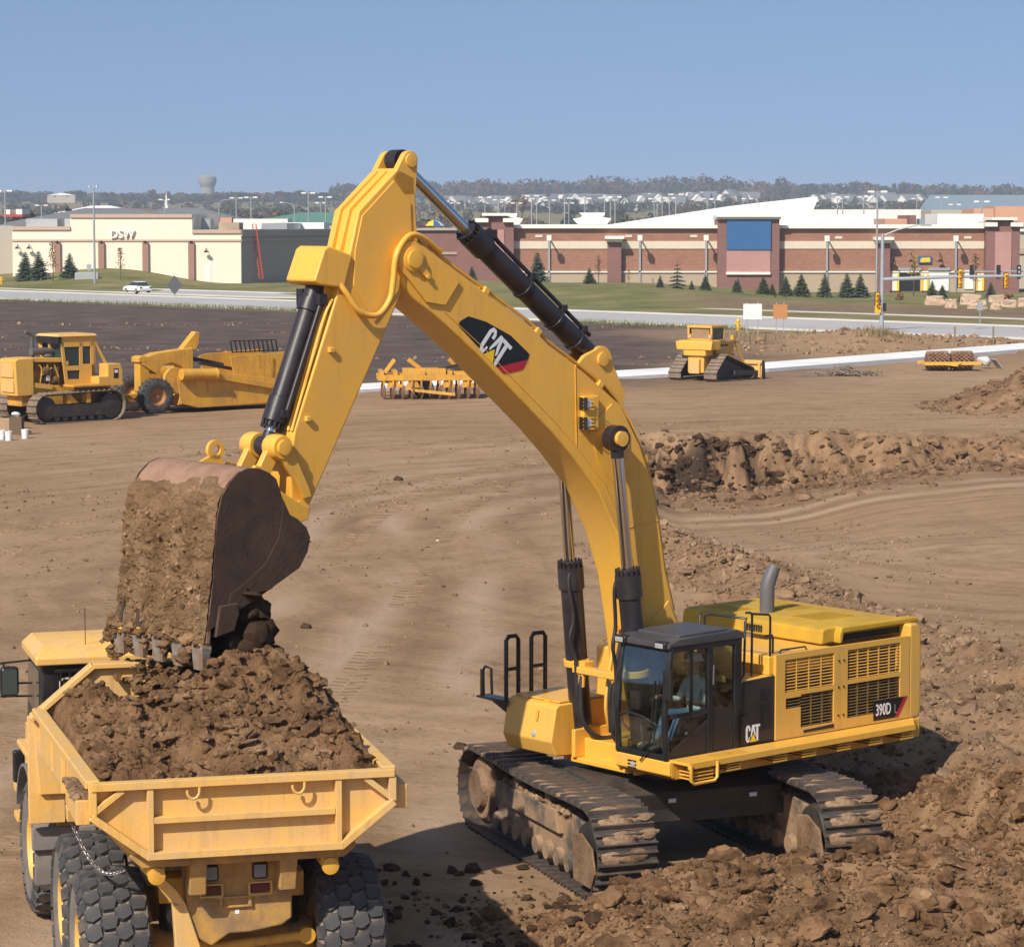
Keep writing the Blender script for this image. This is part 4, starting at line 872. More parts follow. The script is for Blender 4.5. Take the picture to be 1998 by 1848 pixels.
# --- stick
spoly = arc(4.98, 10.06, .13, 0, 180, 8)[::-1]
stick_p = [(4.84, 10.10), (4.90, 10.20), (5.0, 10.20), (5.17, 9.97), (5.84, 9.39), (5.98, 8.88), (6.32, 8.0), (6.92, 6.50), (7.0, 6.1), (6.98, 5.45), (6.9, 5.3), (6.80, 5.29), (6.62, 5.6), (6.13, 6.47), (5.60, 7.40), (5.07, 8.36), (4.92, 8.60), (4.84, 8.9), (4.86, 9.42)]
m = MB(); m.prism(stick_p[3:18] + [(4.84, 8.9), (4.86, 9.42), (4.88, 9.85)], -.28, .28); stick = m.build('stick', 'yellow', exc, bevel=.03, label='yellow stick arm')
for s_ in (-1, 1):
    m = MB(); y0, y1 = s_ * .18, s_ * .28; m.prism([(4.87, 9.6), (4.84, 10.02)] + arc(4.96, 10.07, .13, 175, 30, 8) + [(5.25, 9.85), (5.3, 9.6)], min(y0, y1), max(y0, y1)); m.build('stick_ear', 'yellow', stick, bevel=.012)
    m = MB(); m.lathe([(.28, .09), (.31, .09), (.315, .03)], (4.96, 10.07, 0) and Vector((4.96, 0, 10.07)), (0, s_, 0), 18); m.build('stick_pin', 'yellow', stick, smooth=35)
    m = MB(); m.prism([(5.25, 9.80), (5.80, 9.32), (5.92, 8.86), (5.95, 8.4), (5.6, 7.9), (5.2, 8.3), (4.95, 8.8), (4.97, 9.5)], min(s_ * .28, s_ * .30), max(s_ * .28, s_ * .30)); m.build('stick_plate', 'yellow', stick, bevel=.008)
    m = MB(); m.lathe([(.28, .13), (.34, .13), (.345, .05)], Vector((6.86, 0, 5.44)), (0, s_, 0), 18); m.build('bucket_pin', 'yellow', stick, smooth=35)
m = MB()
for y in (-.1, .1): m.prism([(5.26, 9.93), (5.88, 9.42), (6.05, 8.86), (6.00, 8.84), (5.82, 9.36), (5.2, 9.9)], y - .03, y + .03)
m.build('stick_rib', 'yellow', stick, bevel=.006)
m = MB(); m.loft([[(5.98, y, 8.80), (6.38, y, 8.93), (6.45, y, 8.88), (6.62, y, 8.47), (6.56, y, 8.42), (6.12, y, 8.36)] for y in (-.33, .33)]); m.build('cylinder_guard', 'yellow', stick, bevel=.03)
m = MB(); m.bx(6.16, 6.32, -.14, .14, 8.1, 8.45); m.build('cylinder_mount', 'yellow', stick, bevel=.02)
for y, dx in ((.16, .03), (.24, .03)):
    m = MB(); m.tube(smooth_path([(6.26, y, 8.22), (6.36 + dx, y, 8.0), (6.55 + dx, y, 7.5), (6.95 + dx - .04, y, 6.50)]), .022, 6); m.build('stick_line', 'yellow', stick, smooth=60)
for z, x in ((7.55, 6.33), (6.65, 6.72)):
    m = MB(); m.box((x, .305, z), (.08, .06, .07)); m.build('line_clamp', 'yellow', stick, bevel=.01)
# hose looping from boom head round to the stick
hose([(4.45, .30, 8.83), (4.80, .34, 9.03), (5.08, .38, 9.05), (5.30, .40, 8.80), (5.36, .40, 8.45), (5.42, .40, 8.20), (5.62, .39, 8.00), (5.90, .38, 8.05), (6.10, .34, 8.30), (6.18, .30, 8.42)], .042, 'yellow')
hose([(4.45, -.30, 8.83), (4.80, -.34, 9.03), (5.08, -.38, 9.05), (5.30, -.40, 8.80), (5.36, -.40, 8.45), (5.42, -.40, 8.20), (5.62, -.39, 8.00), (5.90, -.38, 8.05), (6.10, -.34, 8.30), (6.18, -.30, 8.42)], .042, 'yellow')
# stick cylinder above the boom and its bracket
m = MB()
for y in (-.20, .12): m.prism([(.98, 6.50), (1.9, 7.15), (1.72, 7.32)] + arc(1.38, 7.26, .19, 50, 190, 8) + [(.92, 6.75)], y, y + .08)
m.build('cylinder_bracket', 'yellow', boom, bevel=.012)
c, d = cylinder('stick_cylinder', (1.38, 0, 7.26), (4.96, 0, 10.07), .645, .155, .085, .15, .15, .22)
m = MB(); m.lathe([(.2, .1), (.24, .1), (.245, .04)], Vector((1.38, 0, 7.26)), (0, 1, 0), 18); m.build('pin_cap', 'yellow', c, smooth=35)
n_ = Vector((-d.z, 0, d.x)); A_ = Vector((1.38, .05, 7.26))
m = MB(); m.tube([A_ + d * .3 + n_ * .2, A_ + d * 2.5 + n_ * .2, A_ + d * 2.75 + n_ * .24], .032, 8); m.box(A_ + d * 2.68 + n_ * .2, (.16, .12, .12)); m.build('oil_line', 'cyl', c, smooth=60)
for t in (.45, .95, 1.7):
    m = MB(); m.lathe([(-.03, .175), (.03, .175)], A_ - Vector((0, .05, 0)) + d * t, d, 20); m.box(A_ + d * t + n_ * .2, (.1, .1, .1)); m.build('line_clamp', 'cyl', c, bevel=.01)
# bucket cylinder in front of the stick
c, d = cylinder('bucket_cylinder', (6.30, 0, 8.52), (7.19, 0, 6.30), .86, .135, .075, .13, .13, .20)
n_ = Vector((-d.z, 0, d.x)) * -1; A_ = Vector((6.30, 0, 8.52))
m = MB(); m.tube([A_ + d * .35 + Vector((-.02, .2, 0)), A_ + d * 1.95 + Vector((-.02, .2, 0))], .036, 8); m.box(A_ + d * .32 + Vector((0, .17, 0)), (.12, .16, .14)); m.box(A_ + d * 1.93 + Vector((0, .15, 0)), (.1, .16, .1)); m.build('oil_line', 'cyl', c, smooth=60)
m = MB(); m.lathe([(-.08, .165), (.08, .165)], A_ + d * .42, d, 20); m.box(A_ + d * .30 + Vector((.0, -.2, 0)), (.14, .14, .22)); m.build('barrel_collar', 'cyl', c, smooth=40)
# linkage
LP = Vector((7.19, 0, 6.30))
m = MB(); m.lathe([(.13, .05), (.13, .16), (.20, .17), (.33, .17), (.40, .15), (.40, .05)], LP, (0, 1, 0), 20); m.lathe([(.13, .05), (.13, .16), (.20, .17), (.33, .17), (.40, .15), (.40, .05)], LP, (0, -1, 0), 20)
m.build('link_boss', 'yellow', exc, smooth=35)
for s_ in (-1, 1):
    y0, y1 = sorted((s_ * .31, s_ * .385)); m = MB(); m.prism([(LP.x + .14, LP.z - .02), (LP.x + .05, LP.z + .15), (LP.x - .08, LP.z + .14), (LP.x - .15, LP.z), (6.76, 5.75), (6.72, 5.62), (6.84, 5.60), (6.98, 5.85)], y0, y1); m.build('side_link', 'yellow', exc, bevel=.015)
    m = MB(); m.lathe([(.40, .10), (.44, .10), (.445, .05)], LP, (0, s_, 0), 18); m.build('link_pin', 'yellow', exc, smooth=35)
    y0, y1 = sorted((s_ * .16, s_ * .27)); m = MB(); m.prism([(LP.x + .13, LP.z + .02), (LP.x - .05, LP.z + .06), (LP.x - .02, LP.z - .15), (7.30, 5.95), (7.40, 5.85), (7.55, 5.92), (7.50, 6.02)], y0, y1); m.build('power_link', 'yellow', exc, bevel=.02)
# --- bucket
BW = 1.05; BX = .15
outer = [(p[0] + BX, p[1]) for p in [(7.62, 5.97), (7.74, 6.06), (7.88, 6.12), (8.04, 6.13), (8.20, 6.08), (8.34, 5.96), (8.46, 5.80), (8.53, 5.55), (8.56, 5.25), (8.60, 4.75), (8.67, 4.30), (8.72, 3.95)]]
side_p = outer[:-1] + [(p[0] + BX, p[1]) for p in [(8.70, 4.10), (8.26, 4.32), (7.90, 4.48), (7.27, 4.80), (7.14, 5.0), (7.10, 5.18), (7.16, 5.32), (7.30, 5.44), (7.42, 5.50), (7.52, 5.70)]]
m = MB()
for y0, y1 in ((-BW, -BW + .05), (BW - .05, BW)): m.prism(side_p, y0, y1)
inn = []
for i, p in enumerate(outer):
    a = Vector(outer[max(i - 1, 0)]); b = Vector(outer[min(i + 1, len(outer) - 1)]); t = (b - a).normalized(); inn.append((p[0] + t.y * .045, p[1] - t.x * .045))
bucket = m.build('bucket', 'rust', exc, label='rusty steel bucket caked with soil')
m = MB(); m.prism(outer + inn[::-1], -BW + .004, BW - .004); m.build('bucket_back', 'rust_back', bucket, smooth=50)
for s_ in (-1, 1):
    m = MB(); y0, y1 = sorted((s_ * BW, s_ * (BW + .012)))
    m.prism([(p[0] + BX, p[1]) for p in [(7.42, 5.50), (7.52, 5.70), (7.53, 5.52), (7.60, 5.20), (7.80, 4.90), (8.10, 4.68), (8.35, 4.55), (8.4, 4.25), (8.26, 4.32), (7.90, 4.48), (7.27, 4.80), (7.14, 5.0), (7.10, 5.18), (7.16, 5.32)]], y0, y1); m.build('side_plate', 'rust', bucket)
    m = MB(); y0, y1 = sorted((s_ * (BW + .012), s_ * (BW + .07))); m.prism([(p[0] + BX, p[1]) for p in [(8.62, 4.02), (8.55, 4.42), (8.27, 4.44), (8.25, 4.30), (8.33, 4.08)]], y0, y1); m.build('side_cutter', 'rust', bucket, bevel=.02)
    y0, y1 = sorted((s_ * .29, s_ * .36)); m = MB(); m.prism([(7.80, 5.9), (7.60, 6.09), (7.45, 6.05), (7.35, 5.95), (7.30, 5.78), (6.95, 5.58), (6.74, 5.48), (6.76, 5.32), (6.95, 5.28), (7.4, 5.42)], y0, y1); m.build('hinge_plate', 'yellow', bucket, bevel=.015)
m = MB(); m.ring([(-.03, .07), (.03, .07), (.03, .13), (-.03, .13)], (7.86, .0 - .2, 6.27), (0, 1, 0), 20); m.prism([(7.70, 6.0), (8.10, 6.13), (7.93, 6.2), (7.80, 6.2)], -.23, -.17); m.build('lifting_eye', 'yellow', bucket, smooth=35)
tooth = MB(); tooth.loft([[(-.05, -.085, .28), (.06, -.085, .28), (.06, .085, .28), (-.05, .085, .28)], [(-.06, -.10, .05), (.07, -.10, .05), (.07, .10, .05), (-.06, .10, .05)], [(-.065, -.125, -.02), (.075, -.125, -.02), (.075, .125, -.02), (-.065, .125, -.02)], [(-.02, -.105, -.30), (.03, -.105, -.30), (.03, .105, -.30), (-.02, .105, -.30)]])
M['tooth_steel'] = worn('muddy_tooth_steel', (.26, .25, .25), (.22, .14, .08), 1.0, 7, .6, .3, 40, metal=.2, sharp=(.38, .55)); t_me = tooth.mesh('tooth', M['tooth_steel']); ad = MB(); ad.prism([(-.07, -.02), (-.02, .20), (.0, .48), (.06, .48), (.085, .15), (.08, -.02)], -.07, .07); ad_me = ad.mesh('tooth_adapter', M['rust'])
rt_me = MB(); rt_me.bx(-.06, .085, -.085, .085, .02, .09); rt_me = rt_me.mesh('tooth_retainer', M['yellow'])
for i in range(5):
    y = -.92 + i * .46; mw = Matrix.Translation((8.85, y, 3.90)) @ Matrix.Rotation(R(-6), 4, 'Y')
    put('tooth', t_me, bucket, mw); put('tooth_adapter', ad_me, bucket, mw); put('tooth_retainer', rt_me, bucket, mw)
# soil stuck to the back of the bucket: a thick uneven crust
def crust():
    nu, nv = 230, 190; U = np.linspace(0, 1, nu); pts = [Vector(p) for p in outer[3:]]; L = [0]
    for a, b in zip(pts[:-1], pts[1:]): L.append(L[-1] + (b - a).length)
    V = []; 
    uu, vv = np.meshgrid(U * L[-1], np.linspace(-BW + .01, BW - .01, nv), indexing='ij')
    X = np.interp(uu, L, [p.x for p in pts]); Z = np.interp(uu, L, [p.y for p in pts])
    TX = np.gradient(X, axis=0); TZ_ = np.gradient(Z, axis=0); N = np.hypot(TX, TZ_); nx, nz = -TZ_ / N, TX / N
    cov = sst(.16, .30, uu / L[-1] * 1.25 + .10 * fbm(uu * 3, vv * 3, 3, 5))
    rough = (ridged(uu * 2.2, vv * 2.6, 6, 7) - .52) * .17 + fbm(uu * 8, vv * 8, 5, 8, .65) * .07 + .045
    edge = sst(BW, BW - .12, np.abs(vv)); hgt = cov * (rough) * (.35 + .65 * edge) + (cov - 1) * .03 + .006
    grooves = .03 * np.maximum(0, np.cos((vv + .92) / .46 * 2 * np.pi)) * sst(.6, .9, uu / L[-1]); hgt = hgt + grooves
    V = np.stack([X + nx * hgt, vv, Z + nz * hgt], -1).reshape(-1, 3)
    i2 = np.arange(nu * nv).reshape(nu, nv); F = np.stack([i2[:-1, :-1], i2[:-1, 1:], i2[1:, 1:], i2[1:, :-1]], -1).reshape(-1, 4)
    o = np_mesh('soil_crust', V, F, 'bucket_soil', 180); o.parent = bucket; o['label'] = 'dried soil plastered over the back of the bucket'
    rg = np.random.RandomState(5); n = 260; k1 = rg.randint(80, nu - 1, n); k2 = rg.randint(2, nv - 2, n); Q = V.reshape(nu, nv, 3)[k1, k2]
    clod_field('soil_lumps', Q, rg.uniform(.012, .04, n), 'bucket_soil', PEBBLES, .5, bucket, seed=4, smooth=60)
M['bucket_soil'] = soil_mat('bucket_soil', (.235, .135, .066), (.36, .222, .118), (.49, .32, .185), 2.6, .9)
crust()
rg = np.random.RandomState(9); P_ = []; S_ = []
for i in range(330):                                           # soil wedged between the teeth, hanging below the lip
    y = rg.choice([-1.14, -1.14, -.69, -.69, -.23, .23, .23, .69]) + rg.normal(0, .07); P_.append((8.82 + rg.normal(0, .07), y, 4.05 - rg.gamma(1.7, .11))); S_.append(rg.uniform(.03, .10))
lump = clod_field('soil_between_teeth', np.array(P_), np.array(S_), 'soil', LUMPS, .5, bucket, seed=6, smooth=60)
P_ = []; S_ = []
for i in range(150): P_.append((rg.uniform(8.0, 8.36), rg.uniform(-.85, .9), rg.uniform(3.7, 4.7))); S_.append(rg.uniform(.10, .30))
clod_field('soil_in_bucket', np.array(P_), np.array(S_), 'soil_dark', LUMPS, .5, bucket, seed=8, smooth=60)
# ------------------------------------------------------------------ the articulated dump truck
TRA = R(104.6); TRO = Vector((-3.04, 30.97, 0))
M['dark_pane'] = mat('tinted_pane', (.05, .065, .06), .08)
M['yellow_grimy'] = worn('grimy_chassis_paint', (.50, .28, .06), (.24, .155, .09), .85, 2.2, .65, .25, 20, sharp=(.38, .62), streak=((.16, .10, .06), .5))
M['cream_seal'] = mat('window_seal', (.45, .40, .30), .6)
trk = thing('dump_truck', 'yellow articulated dump truck heaped with soil, seen from behind', 'truck', TRO, TRA)
BEND = Matrix.Translation((5.0, 0, 0)) @ Matrix.Rotation(R(2.0), 4, 'Z') @ Matrix.Translation((-5.0, 0, 0))
WR, WW = .95, .74
def tyre_profile():
    return [(-.36, .44), (-.37, .52), (-.40, .70), (-.385, .80), (-.34, .875), (-.22, .90), (0, .905), (.22, .90), (.34, .875), (.385, .80), (.40, .70), (.37, .52), (.36, .44)]
_lug = MB(); _lug.loft([[(-.105, -.075, 0), (-.03, -.115, 0), (.10, -.07, 0), (.105, .07, 0), (.03, .115, 0), (-.10, .075, 0)], [(-.09, -.062, .055), (-.026, -.098, .055), (.086, -.058, .055), (.09, .058, .055), (.026, .098, .055), (-.086, .062, .055)]])
lug_me = _lug.mesh('tread_block', M['tyre'])
_sl = MB(); _sl.loft([[(-.085, -.08, 0), (.085, -.09, 0), (.085, .09, 0), (-.085, .08, 0)], [(-.07, -.062, .05), (.075, -.075, .05), (.075, .075, .05), (-.07, .062, .05)]])
slug_me = _sl.mesh('shoulder_block', M['tyre'])
tyre_me = None
def wheel(x, y, z, side, blocks, xf=None, turn=0.0):
    """side +1 = left; the dished rim shows on the outside"""
    xf = xf or Matrix.Identity(4)
    base = xf @ Matrix.Translation((x, y, z))
    m = MB(); m.ring(tyre_profile() + [(.30, .43), (-.30, .43)], (0, 0, 0), (0, 1, 0), 48)
    t = m.build('wheel', 'tyre_side', trk, smooth=50, xf=base)
    m = MB(); s = side
    m.lathe([(s * -.32, .36), (s * -.34, .43), (s * .36, .46), (s * .365, .44), (s * .30, .385), (s * .12, .36), (s * .10, .30), (s * .14, .22), (s * .20, .21), (s * .22, .12), (s * .24, .10)], (0, 0, 0), (0, 1, 0), 36)
    m.build('rim', 'rim', t, smooth=35, xf=base)
    nb = 25; rows_ = (-.255, -.085, .085, .255); joined = MB()
    for i in range(nb):
        for j, ry in enumerate(rows_):
            a = 2 * math.pi * (i + (.5 if j % 2 else 0)) / nb + turn
            rr = .872 if abs(ry) > .2 else .897
            tilt = (-.16 if ry > .2 else .16 if ry < -.2 else 0)
            mw = Matrix.Rotation(-a, 4, 'Y') @ Matrix.Translation((0, ry, rr)) @ Matrix.Rotation(tilt, 4, 'X') @ Matrix.Rotation(R(90), 4, 'Z') @ Matrix.Rotation(R(12 if j % 2 else -12), 4, 'Z')
            if blocks: put('tread_block', lug_me, t, base @ mw)
            else:
                for src in (lug_me,):
                    joined.add([mw @ v.co for v in src.vertices], [tuple(p.vertices) for p in src.polygons])
        for sgn in (-1, 1):
            a = 2 * math.pi * (i + (.5 if sgn < 0 else 0)) / nb + turn
            mw = Matrix.Rotation(-a, 4, 'Y') @ Matrix.Translation((0, sgn * .352, .80)) @ Matrix.Rotation(-sgn * 1.15, 4, 'X')
            joined.add([mw @ v.co for v in slug_me.vertices], [tuple(p.vertices) for p in slug_me.polygons])
    joined.build('tread', 'tyre', t, xf=base, kind='stuff')
    return t
wheel(1.35, 1.40, .76, 1, True); wheel(3.28, 1.42, .76, 1, True, turn=.1); wheel(1.35, -1.36, .76, -1, True, turn=.05); wheel(3.28, -1.36, .76, -1, False)
wheel(7.0, 1.42, .75, 1, False, BEND, .07); wheel(7.0, -1.42, .75, -1, False, BEND)
# --- dump body: open shell from tail to headboard
def sec(x, zt, zm, zb, yo, yb, t=.07):
    o = [(yo, zt), (yo, zm), (yb, zb), (-yb, zb), (-yo, zm), (-yo, zt)]
    i = [(-yo + t, zt), (-yo + t, zm + .03), (-yb + t * .6, zb + t), (yb - t * .6, zb + t), (yo - t, zm + .03), (yo - t, zt)]
    return [(x, p[0], p[1]) for p in o + i]
m = MB(); m.loft([sec(.06, 2.94, 2.62, 2.0, 1.70, 1.16), sec(1.2, 2.95, 2.45, 1.78, 1.70, 1.12), sec(2.6, 2.94, 2.30, 1.60, 1.72, 1.05), sec(4.6, 2.90, 2.25, 1.55, 1.78, 1.05), sec(5.55, 2.84, 2.30, 1.75, 1.84, 1.1)])
body = m.build('dump_body', 'yellow_dusty', trk, bevel=.02, label='dusty yellow dump body')
m = MB(); m.prism([(-1.84, 1.75), (1.84, 1.75), (1.92, 2.78), (1.12, 3.42), (-1.12, 3.42), (-1.92, 2.78)], 5.48, 5.60, 'x'); m.build('headboard', 'yellow_dusty', body, bevel=.015)
m = MB()
for a, b in (((1.94, 2.76), (1.12, 3.44)), ((1.12, 3.44), (-1.12, 3.44)), ((-1.12, 3.44), (-1.94, 2.76))): m.bar((5.52, a[0], a[1]), (5.52, b[0], b[1]), .26, .07)
m.build('headboard_rail', 'yellow_dusty', body, bevel=.012)
for s_ in (-1, 1):
    m = MB(); m.bar((.1, s_ * 1.70, 2.955), (5.5, s_ * 1.84, 2.86), .17, .10); m.build('top_rail', 'yellow_dusty', body, bevel=.02)
    for x in (1.6, 3.0, 4.4):
        m = MB(); m.bar((x, s_ * 1.76, 2.9), (x, s_ * 1.76, 2.28), .06, .12, (1, 0, 0)); m.build('side_rib', 'yellow_dusty', body, bevel=.01)
    m = MB(); m.bx(5.56, 5.66, min(s_ * 1.5, s_ * 1.98), max(s_ * 1.5, s_ * 1.98), 1.35, 2.78); m.build('front_post', 'yellow_dusty', body, bevel=.015)
    m = MB(); m.bx(.02, 1.25, min(s_ * 1.74, s_ * 1.90), max(s_ * 1.74, s_ * 1.90), 2.52, 2.80); m.build('hinge_arm', 'yellow_dusty', body, bevel=.012)
    m = MB(); m.prism([(1.0, 2.5), (1.3, 2.5), (1.22, 2.34), (1.05, 2.34)], min(s_ * 1.74, s_ * 1.9), max(s_ * 1.74, s_ * 1.9)); m.build('hinge_bracket', 'yellow_dusty', body, bevel=.01)
# --- tailgate: plate with a frame of box ribs
gate = [(1.76, 3.0), (1.76, 2.64), (1.10, 2.13), (-1.10, 2.13), (-1.74, 2.64), (-1.74, 3.0)]
m = MB(); m.prism(gate, 0.0, .05, 'x'); tg = m.build('tailgate', 'yellow_dusty', trk, bevel=.008, label='tailgate with box section ribs')
def rib(a, b, w=.085, d=.075): 
    d = d * 1.6; m = MB(); m.bar((-d / 2 + .002, a[0], a[1]), (-d / 2 + .002, b[0], b[1]), d, w, (0, -(b[1] - a[1]), b[0] - a[0])); m.build('tailgate_rib', 'yellow_dusty', tg, bevel=.008)
rib((1.74, 2.965), (-1.72, 2.965), .09, .085); rib((1.72, 2.92), (1.72, 2.64), .085); rib((-1.70, 2.92), (-1.70, 2.64), .085)
rib((1.74, 2.63), (1.08, 2.13), .085, .08); rib((-1.72, 2.63), (-1.08, 2.13), .085, .08); rib((1.12, 2.15), (-1.12, 2.15), .085, .082)
rib((1.08, 2.92), (1.08, 2.19), .075, .074); rib((-1.07, 2.92), (-1.07, 2.19), .075, .074); rib((1.04, 2.555), (-1.03, 2.555), .075, .072)
rib((1.38, 2.92), (1.70, 2.68), .07, .07); rib((-1.38, 2.92), (-1.68, 2.68), .07, .07)
for y in (.60, -.60):
    m = MB(); m.tube([(-.14, y + .07 * math.cos(R(a)), 2.90 + .09 * math.sin(R(a)) - (.02 if a > 180 else 0)) for a in range(170, 380, 15)], .017, 8); m.build('lifting_ring', 'yellow_dusty', tg, smooth=60)
m = MB(); m.prism([(1.30, 2.10), (1.16, 1.98), (-1.16, 1.98), (-1.30, 2.10), (-1.30, 2.14), (1.30, 2.14)], .05, .5, 'x'); m.build('body_lip', 'yellow_grimy', body, bevel=.015)
# --- chain from the arm to the body
m = MB(); P0 = Vector((1.15, 1.86, 2.35)); P1 = Vector((.55, 1.30, 1.86)); nl = 30
for i in range(nl):
    t0 = i / nl; c = P0.lerp(P1, t0) + Vector((0, 0, -.28 * math.sin(math.pi * t0))); t1 = (i + 1) / nl; c2_ = P0.lerp(P1, t1) + Vector((0, 0, -.28 * math.sin(math.pi * t1)))
    d = (c2_ - c).normalized(); u = d.orthogonal().normalized(); w = d.cross(u)
    if i % 2: u, w = w, u
    m.tube([c + d * (.030 * math.cos(2 * math.pi * k / 8)) + u * (.019 * math.sin(2 * math.pi * k / 8)) for k in range(8)], .007, 5, True)
m.build('chain', 'steel_bright', trk, kind='stuff', smooth=60)
# --- rear chassis, lamps, axle, suspension
m = MB(); m.prism([(.62, 2.0), (.62, 1.15), (.45, 1.0), (.32, .92), (.12, 1.06), (-.12, 1.06), (-.5, 1.12), (-.62, 1.2), (-.62, 2.0)], .45, .75, 'x')
m.bx(.5, 5.0, -.5, -.3, 1.1, 1.7); m.bx(.5, 5.0, .3, .5, 1.1, 1.7); ch = m.build('chassis', 'yellow_grimy', trk, bevel=.03)
for s_ in (-1, 1):
    m = MB(); m.prism([(.05, 2.02), (.5, 2.02), (.62, 1.55), (.5, 1.50), (.3, 1.62), (.16, 1.6)], min(s_ * .42, s_ * .62), max(s_ * .42, s_ * .62)); m.build('body_hinge', 'yellow_grimy', ch, bevel=.02)
    m = MB(); m.lathe([(0, .10), (.05, .10), (.06, .05)], (.1, s_ * 1.0, 1.88), (-1, 0, 0), 18); m.bx(.1, .4, s_ * 1.0 - .1, s_ * 1.0 + .1, 1.88, 2.0); m.build('pivot_boss', 'yellow_old', ch, smooth=35)
    m = MB(); m.lathe([(0, .13), (.1, .14), (.2, .13), (.3, .14), (.34, .13)], (1.2, s_ * .70, .98), (0, 0, 1), 18); m.build('suspension_spring', 'black', ch, smooth=35)
    m = MB(); m.bx(1.0, 1.4, min(s_ * .55, s_ * .86), max(s_ * .55, s_ * .86), 1.32, 1.62); m.build('spring_seat', 'yellow_old', ch, bevel=.02)
for y in (.33, -.12 - .12):
    m = MB(); m.box((.43, y, 1.79), (.05, .18, .19)); lh = m.build('lamp_housing', 'black', ch, bevel=.03); m = MB(); m.box((.402, y, 1.79), (.01, .14, .15)); m.build('reverse_lamp', 'lamp_dull', lh, bevel=.03)
for y in (.33, -.24):
    m = MB(); 
    for a, b in (((y - .13, 1.52), (y + .13, 1.52)), ((y - .13, 1.66), (y + .13, 1.66)), ((y - .13, 1.52), (y - .13, 1.66)), ((y + .13, 1.52), (y + .13, 1.66))): m.tube([(.40, *a), (.40, *b)], .012, 6)
    lh = m.build('lamp_guard', 'yellow_dusty', ch, smooth=60); m = MB(); m.bx(.41, .44, y - .105, y + .105, 1.545, 1.635); m.build('tail_lamp', 'red_lens', lh, bevel=.008)
m = MB(); m.bx(.40, .44, -.3, .38, 1.485, 1.51); m.bx(.40, .44, -.14, -.10, 1.38, 1.49); m.bx(.40, .44, .20, .24, 1.38, 1.49); m.bx(.41, .43, -.10, .20, 1.375, 1.40); m.build('lamp_shelf', 'yellow_grimy', ch, bevel=.006)
m = MB(); m.bx(.444, .448, .0, .05, 1.29, 1.34); m.build('maker_plate', 'print_white', ch)
for x in (1.35, 3.28):
    m = MB(); m.lathe([(-1.0, .2), (-.9, .24), (-.42, .20), (-.36, .30), (-.2, .38), (.2, .38), (.36, .30), (.42, .20), (.9, .24), (1.0, .2)], (x, 0, .76), (0, 1, 0), 24); m.build('axle', 'yellow_grimy', trk, smooth=45)
m = MB(); m.cyl((.80, .42, .82), (.80, -.85, .90), .06, None, 14); m.lathe([(-.06, .10), (.06, .10)], (.80, -.85, .90), (1, 0, 0), 16); m.lathe([(-.06, .10), (.06, .10)], (.80, .42, .82), (1, 0, 0), 16); m.build('track_rod', 'yellow_old', trk, smooth=40)
m = MB(); m.prism([(.62, 1.45), (.42, .82), (.55, .60), (.75, .60), (.75, 1.0), (.78, 1.5)], .40, .55, 'x'); m.prism([(1.05, 1.95), (.72, 1.62), (.62, 1.45), (.75, 1.42), (.95, 1.68), (1.15, 1.90)], .40, .50, 'x'); m.build('frame_gusset', 'yellow_dusty', ch, bevel=.015)
m = MB(); m.bx(3.5, 6.6, -.4, .4, .9, 1.3); m.lathe([(.8, .28), (1.7, .28)], (5.0, 0, 0), (0, 0, 1), 20); m.build('hitch', 'yellow_old', trk, bevel=.03)
# --- front unit
m = MB(); m.bx(5.9, 9.6, -.55, .55, .95, 1.6); m.bx(6.1, 9.4, -1.5, 1.5, 1.6, 1.75); m.build('front_frame', 'yellow_dusty', trk, bevel=.03, xf=BEND)
m = MB(); m.prism([(6.9, 1.75), (6.9, 3.26), (8.35, 3.26), (8.55, 2.5), (8.6, 1.75)], -.10, 1.62); cabt = m.build('truck_cab', 'black', trk, bevel=.04, xf=BEND, label='truck cab with a dark rear wall and yellow roof')
m = MB(); m.loft([[(6.78, -.16, 3.26), (8.45, -.16, 3.26), (8.45, 1.70, 3.26), (6.78, 1.70, 3.26)], [(6.78, -.16, 3.36), (8.45, -.16, 3.36), (8.45, 1.70, 3.36), (6.78, 1.70, 3.36)], [(6.98, -.05, 3.50), (8.3, -.05, 3.50), (8.3, 1.58, 3.50), (6.98, 1.58, 3.50)]]); m.build('cab_roof', 'yellow_dusty', cabt, bevel=.02, xf=BEND)
m = MB(); m.bx(6.885, 6.892, .10, 1.36, 2.45, 3.06); m.build('rear_window', 'dark_pane', cabt, xf=BEND)
m = MB(); m.tube([(6.88, .10, 2.45), (6.88, .10, 3.02), (6.88, .14, 3.06), (6.88, 1.32, 3.06), (6.88, 1.36, 3.02), (6.88, 1.36, 2.45)], .018, 8); m.build('window_seal', 'cream_seal', cabt, smooth=60, xf=BEND)
m = MB(); m.bx(6.80, 6.84, -.05, 1.45, 3.16, 3.20); m.bx(6.80, 6.84, -.05, 1.45, 2.4, 2.44); gd = m.build('window_guard', 'black', cabt, xf=BEND)
for i in range(12):
    m = MB(); y = .02 + i * .122; m.tube([(6.86, y, 3.2), (6.82, y, 3.17), (6.82, y, 2.4)], .012, 6); m.build('guard_bar', 'black', gd, xf=BEND)
m = MB(); m.prism([(7.1, 2.45), (7.1, 3.14), (8.25, 3.14), (8.4, 2.55)], 1.622, 1.63); m.build('side_window', 'dark_pane', cabt, xf=BEND)
m = MB(); m.prism([(6.92, 1.78), (6.92, 2.20), (8.5, 2.20), (8.56, 1.78)], 1.622, 1.66); m.build('cab_side_panel', 'yellow_dusty', cabt, bevel=.01, xf=BEND)
sp = MB(); sp.prism([(6.95, 2.22), (6.95, 2.43), (7.5, 2.43), (7.5, 2.22)], 1.622, 1.628); sgn = sp.build('side_decal', 'print_black', cabt, xf=BEND)
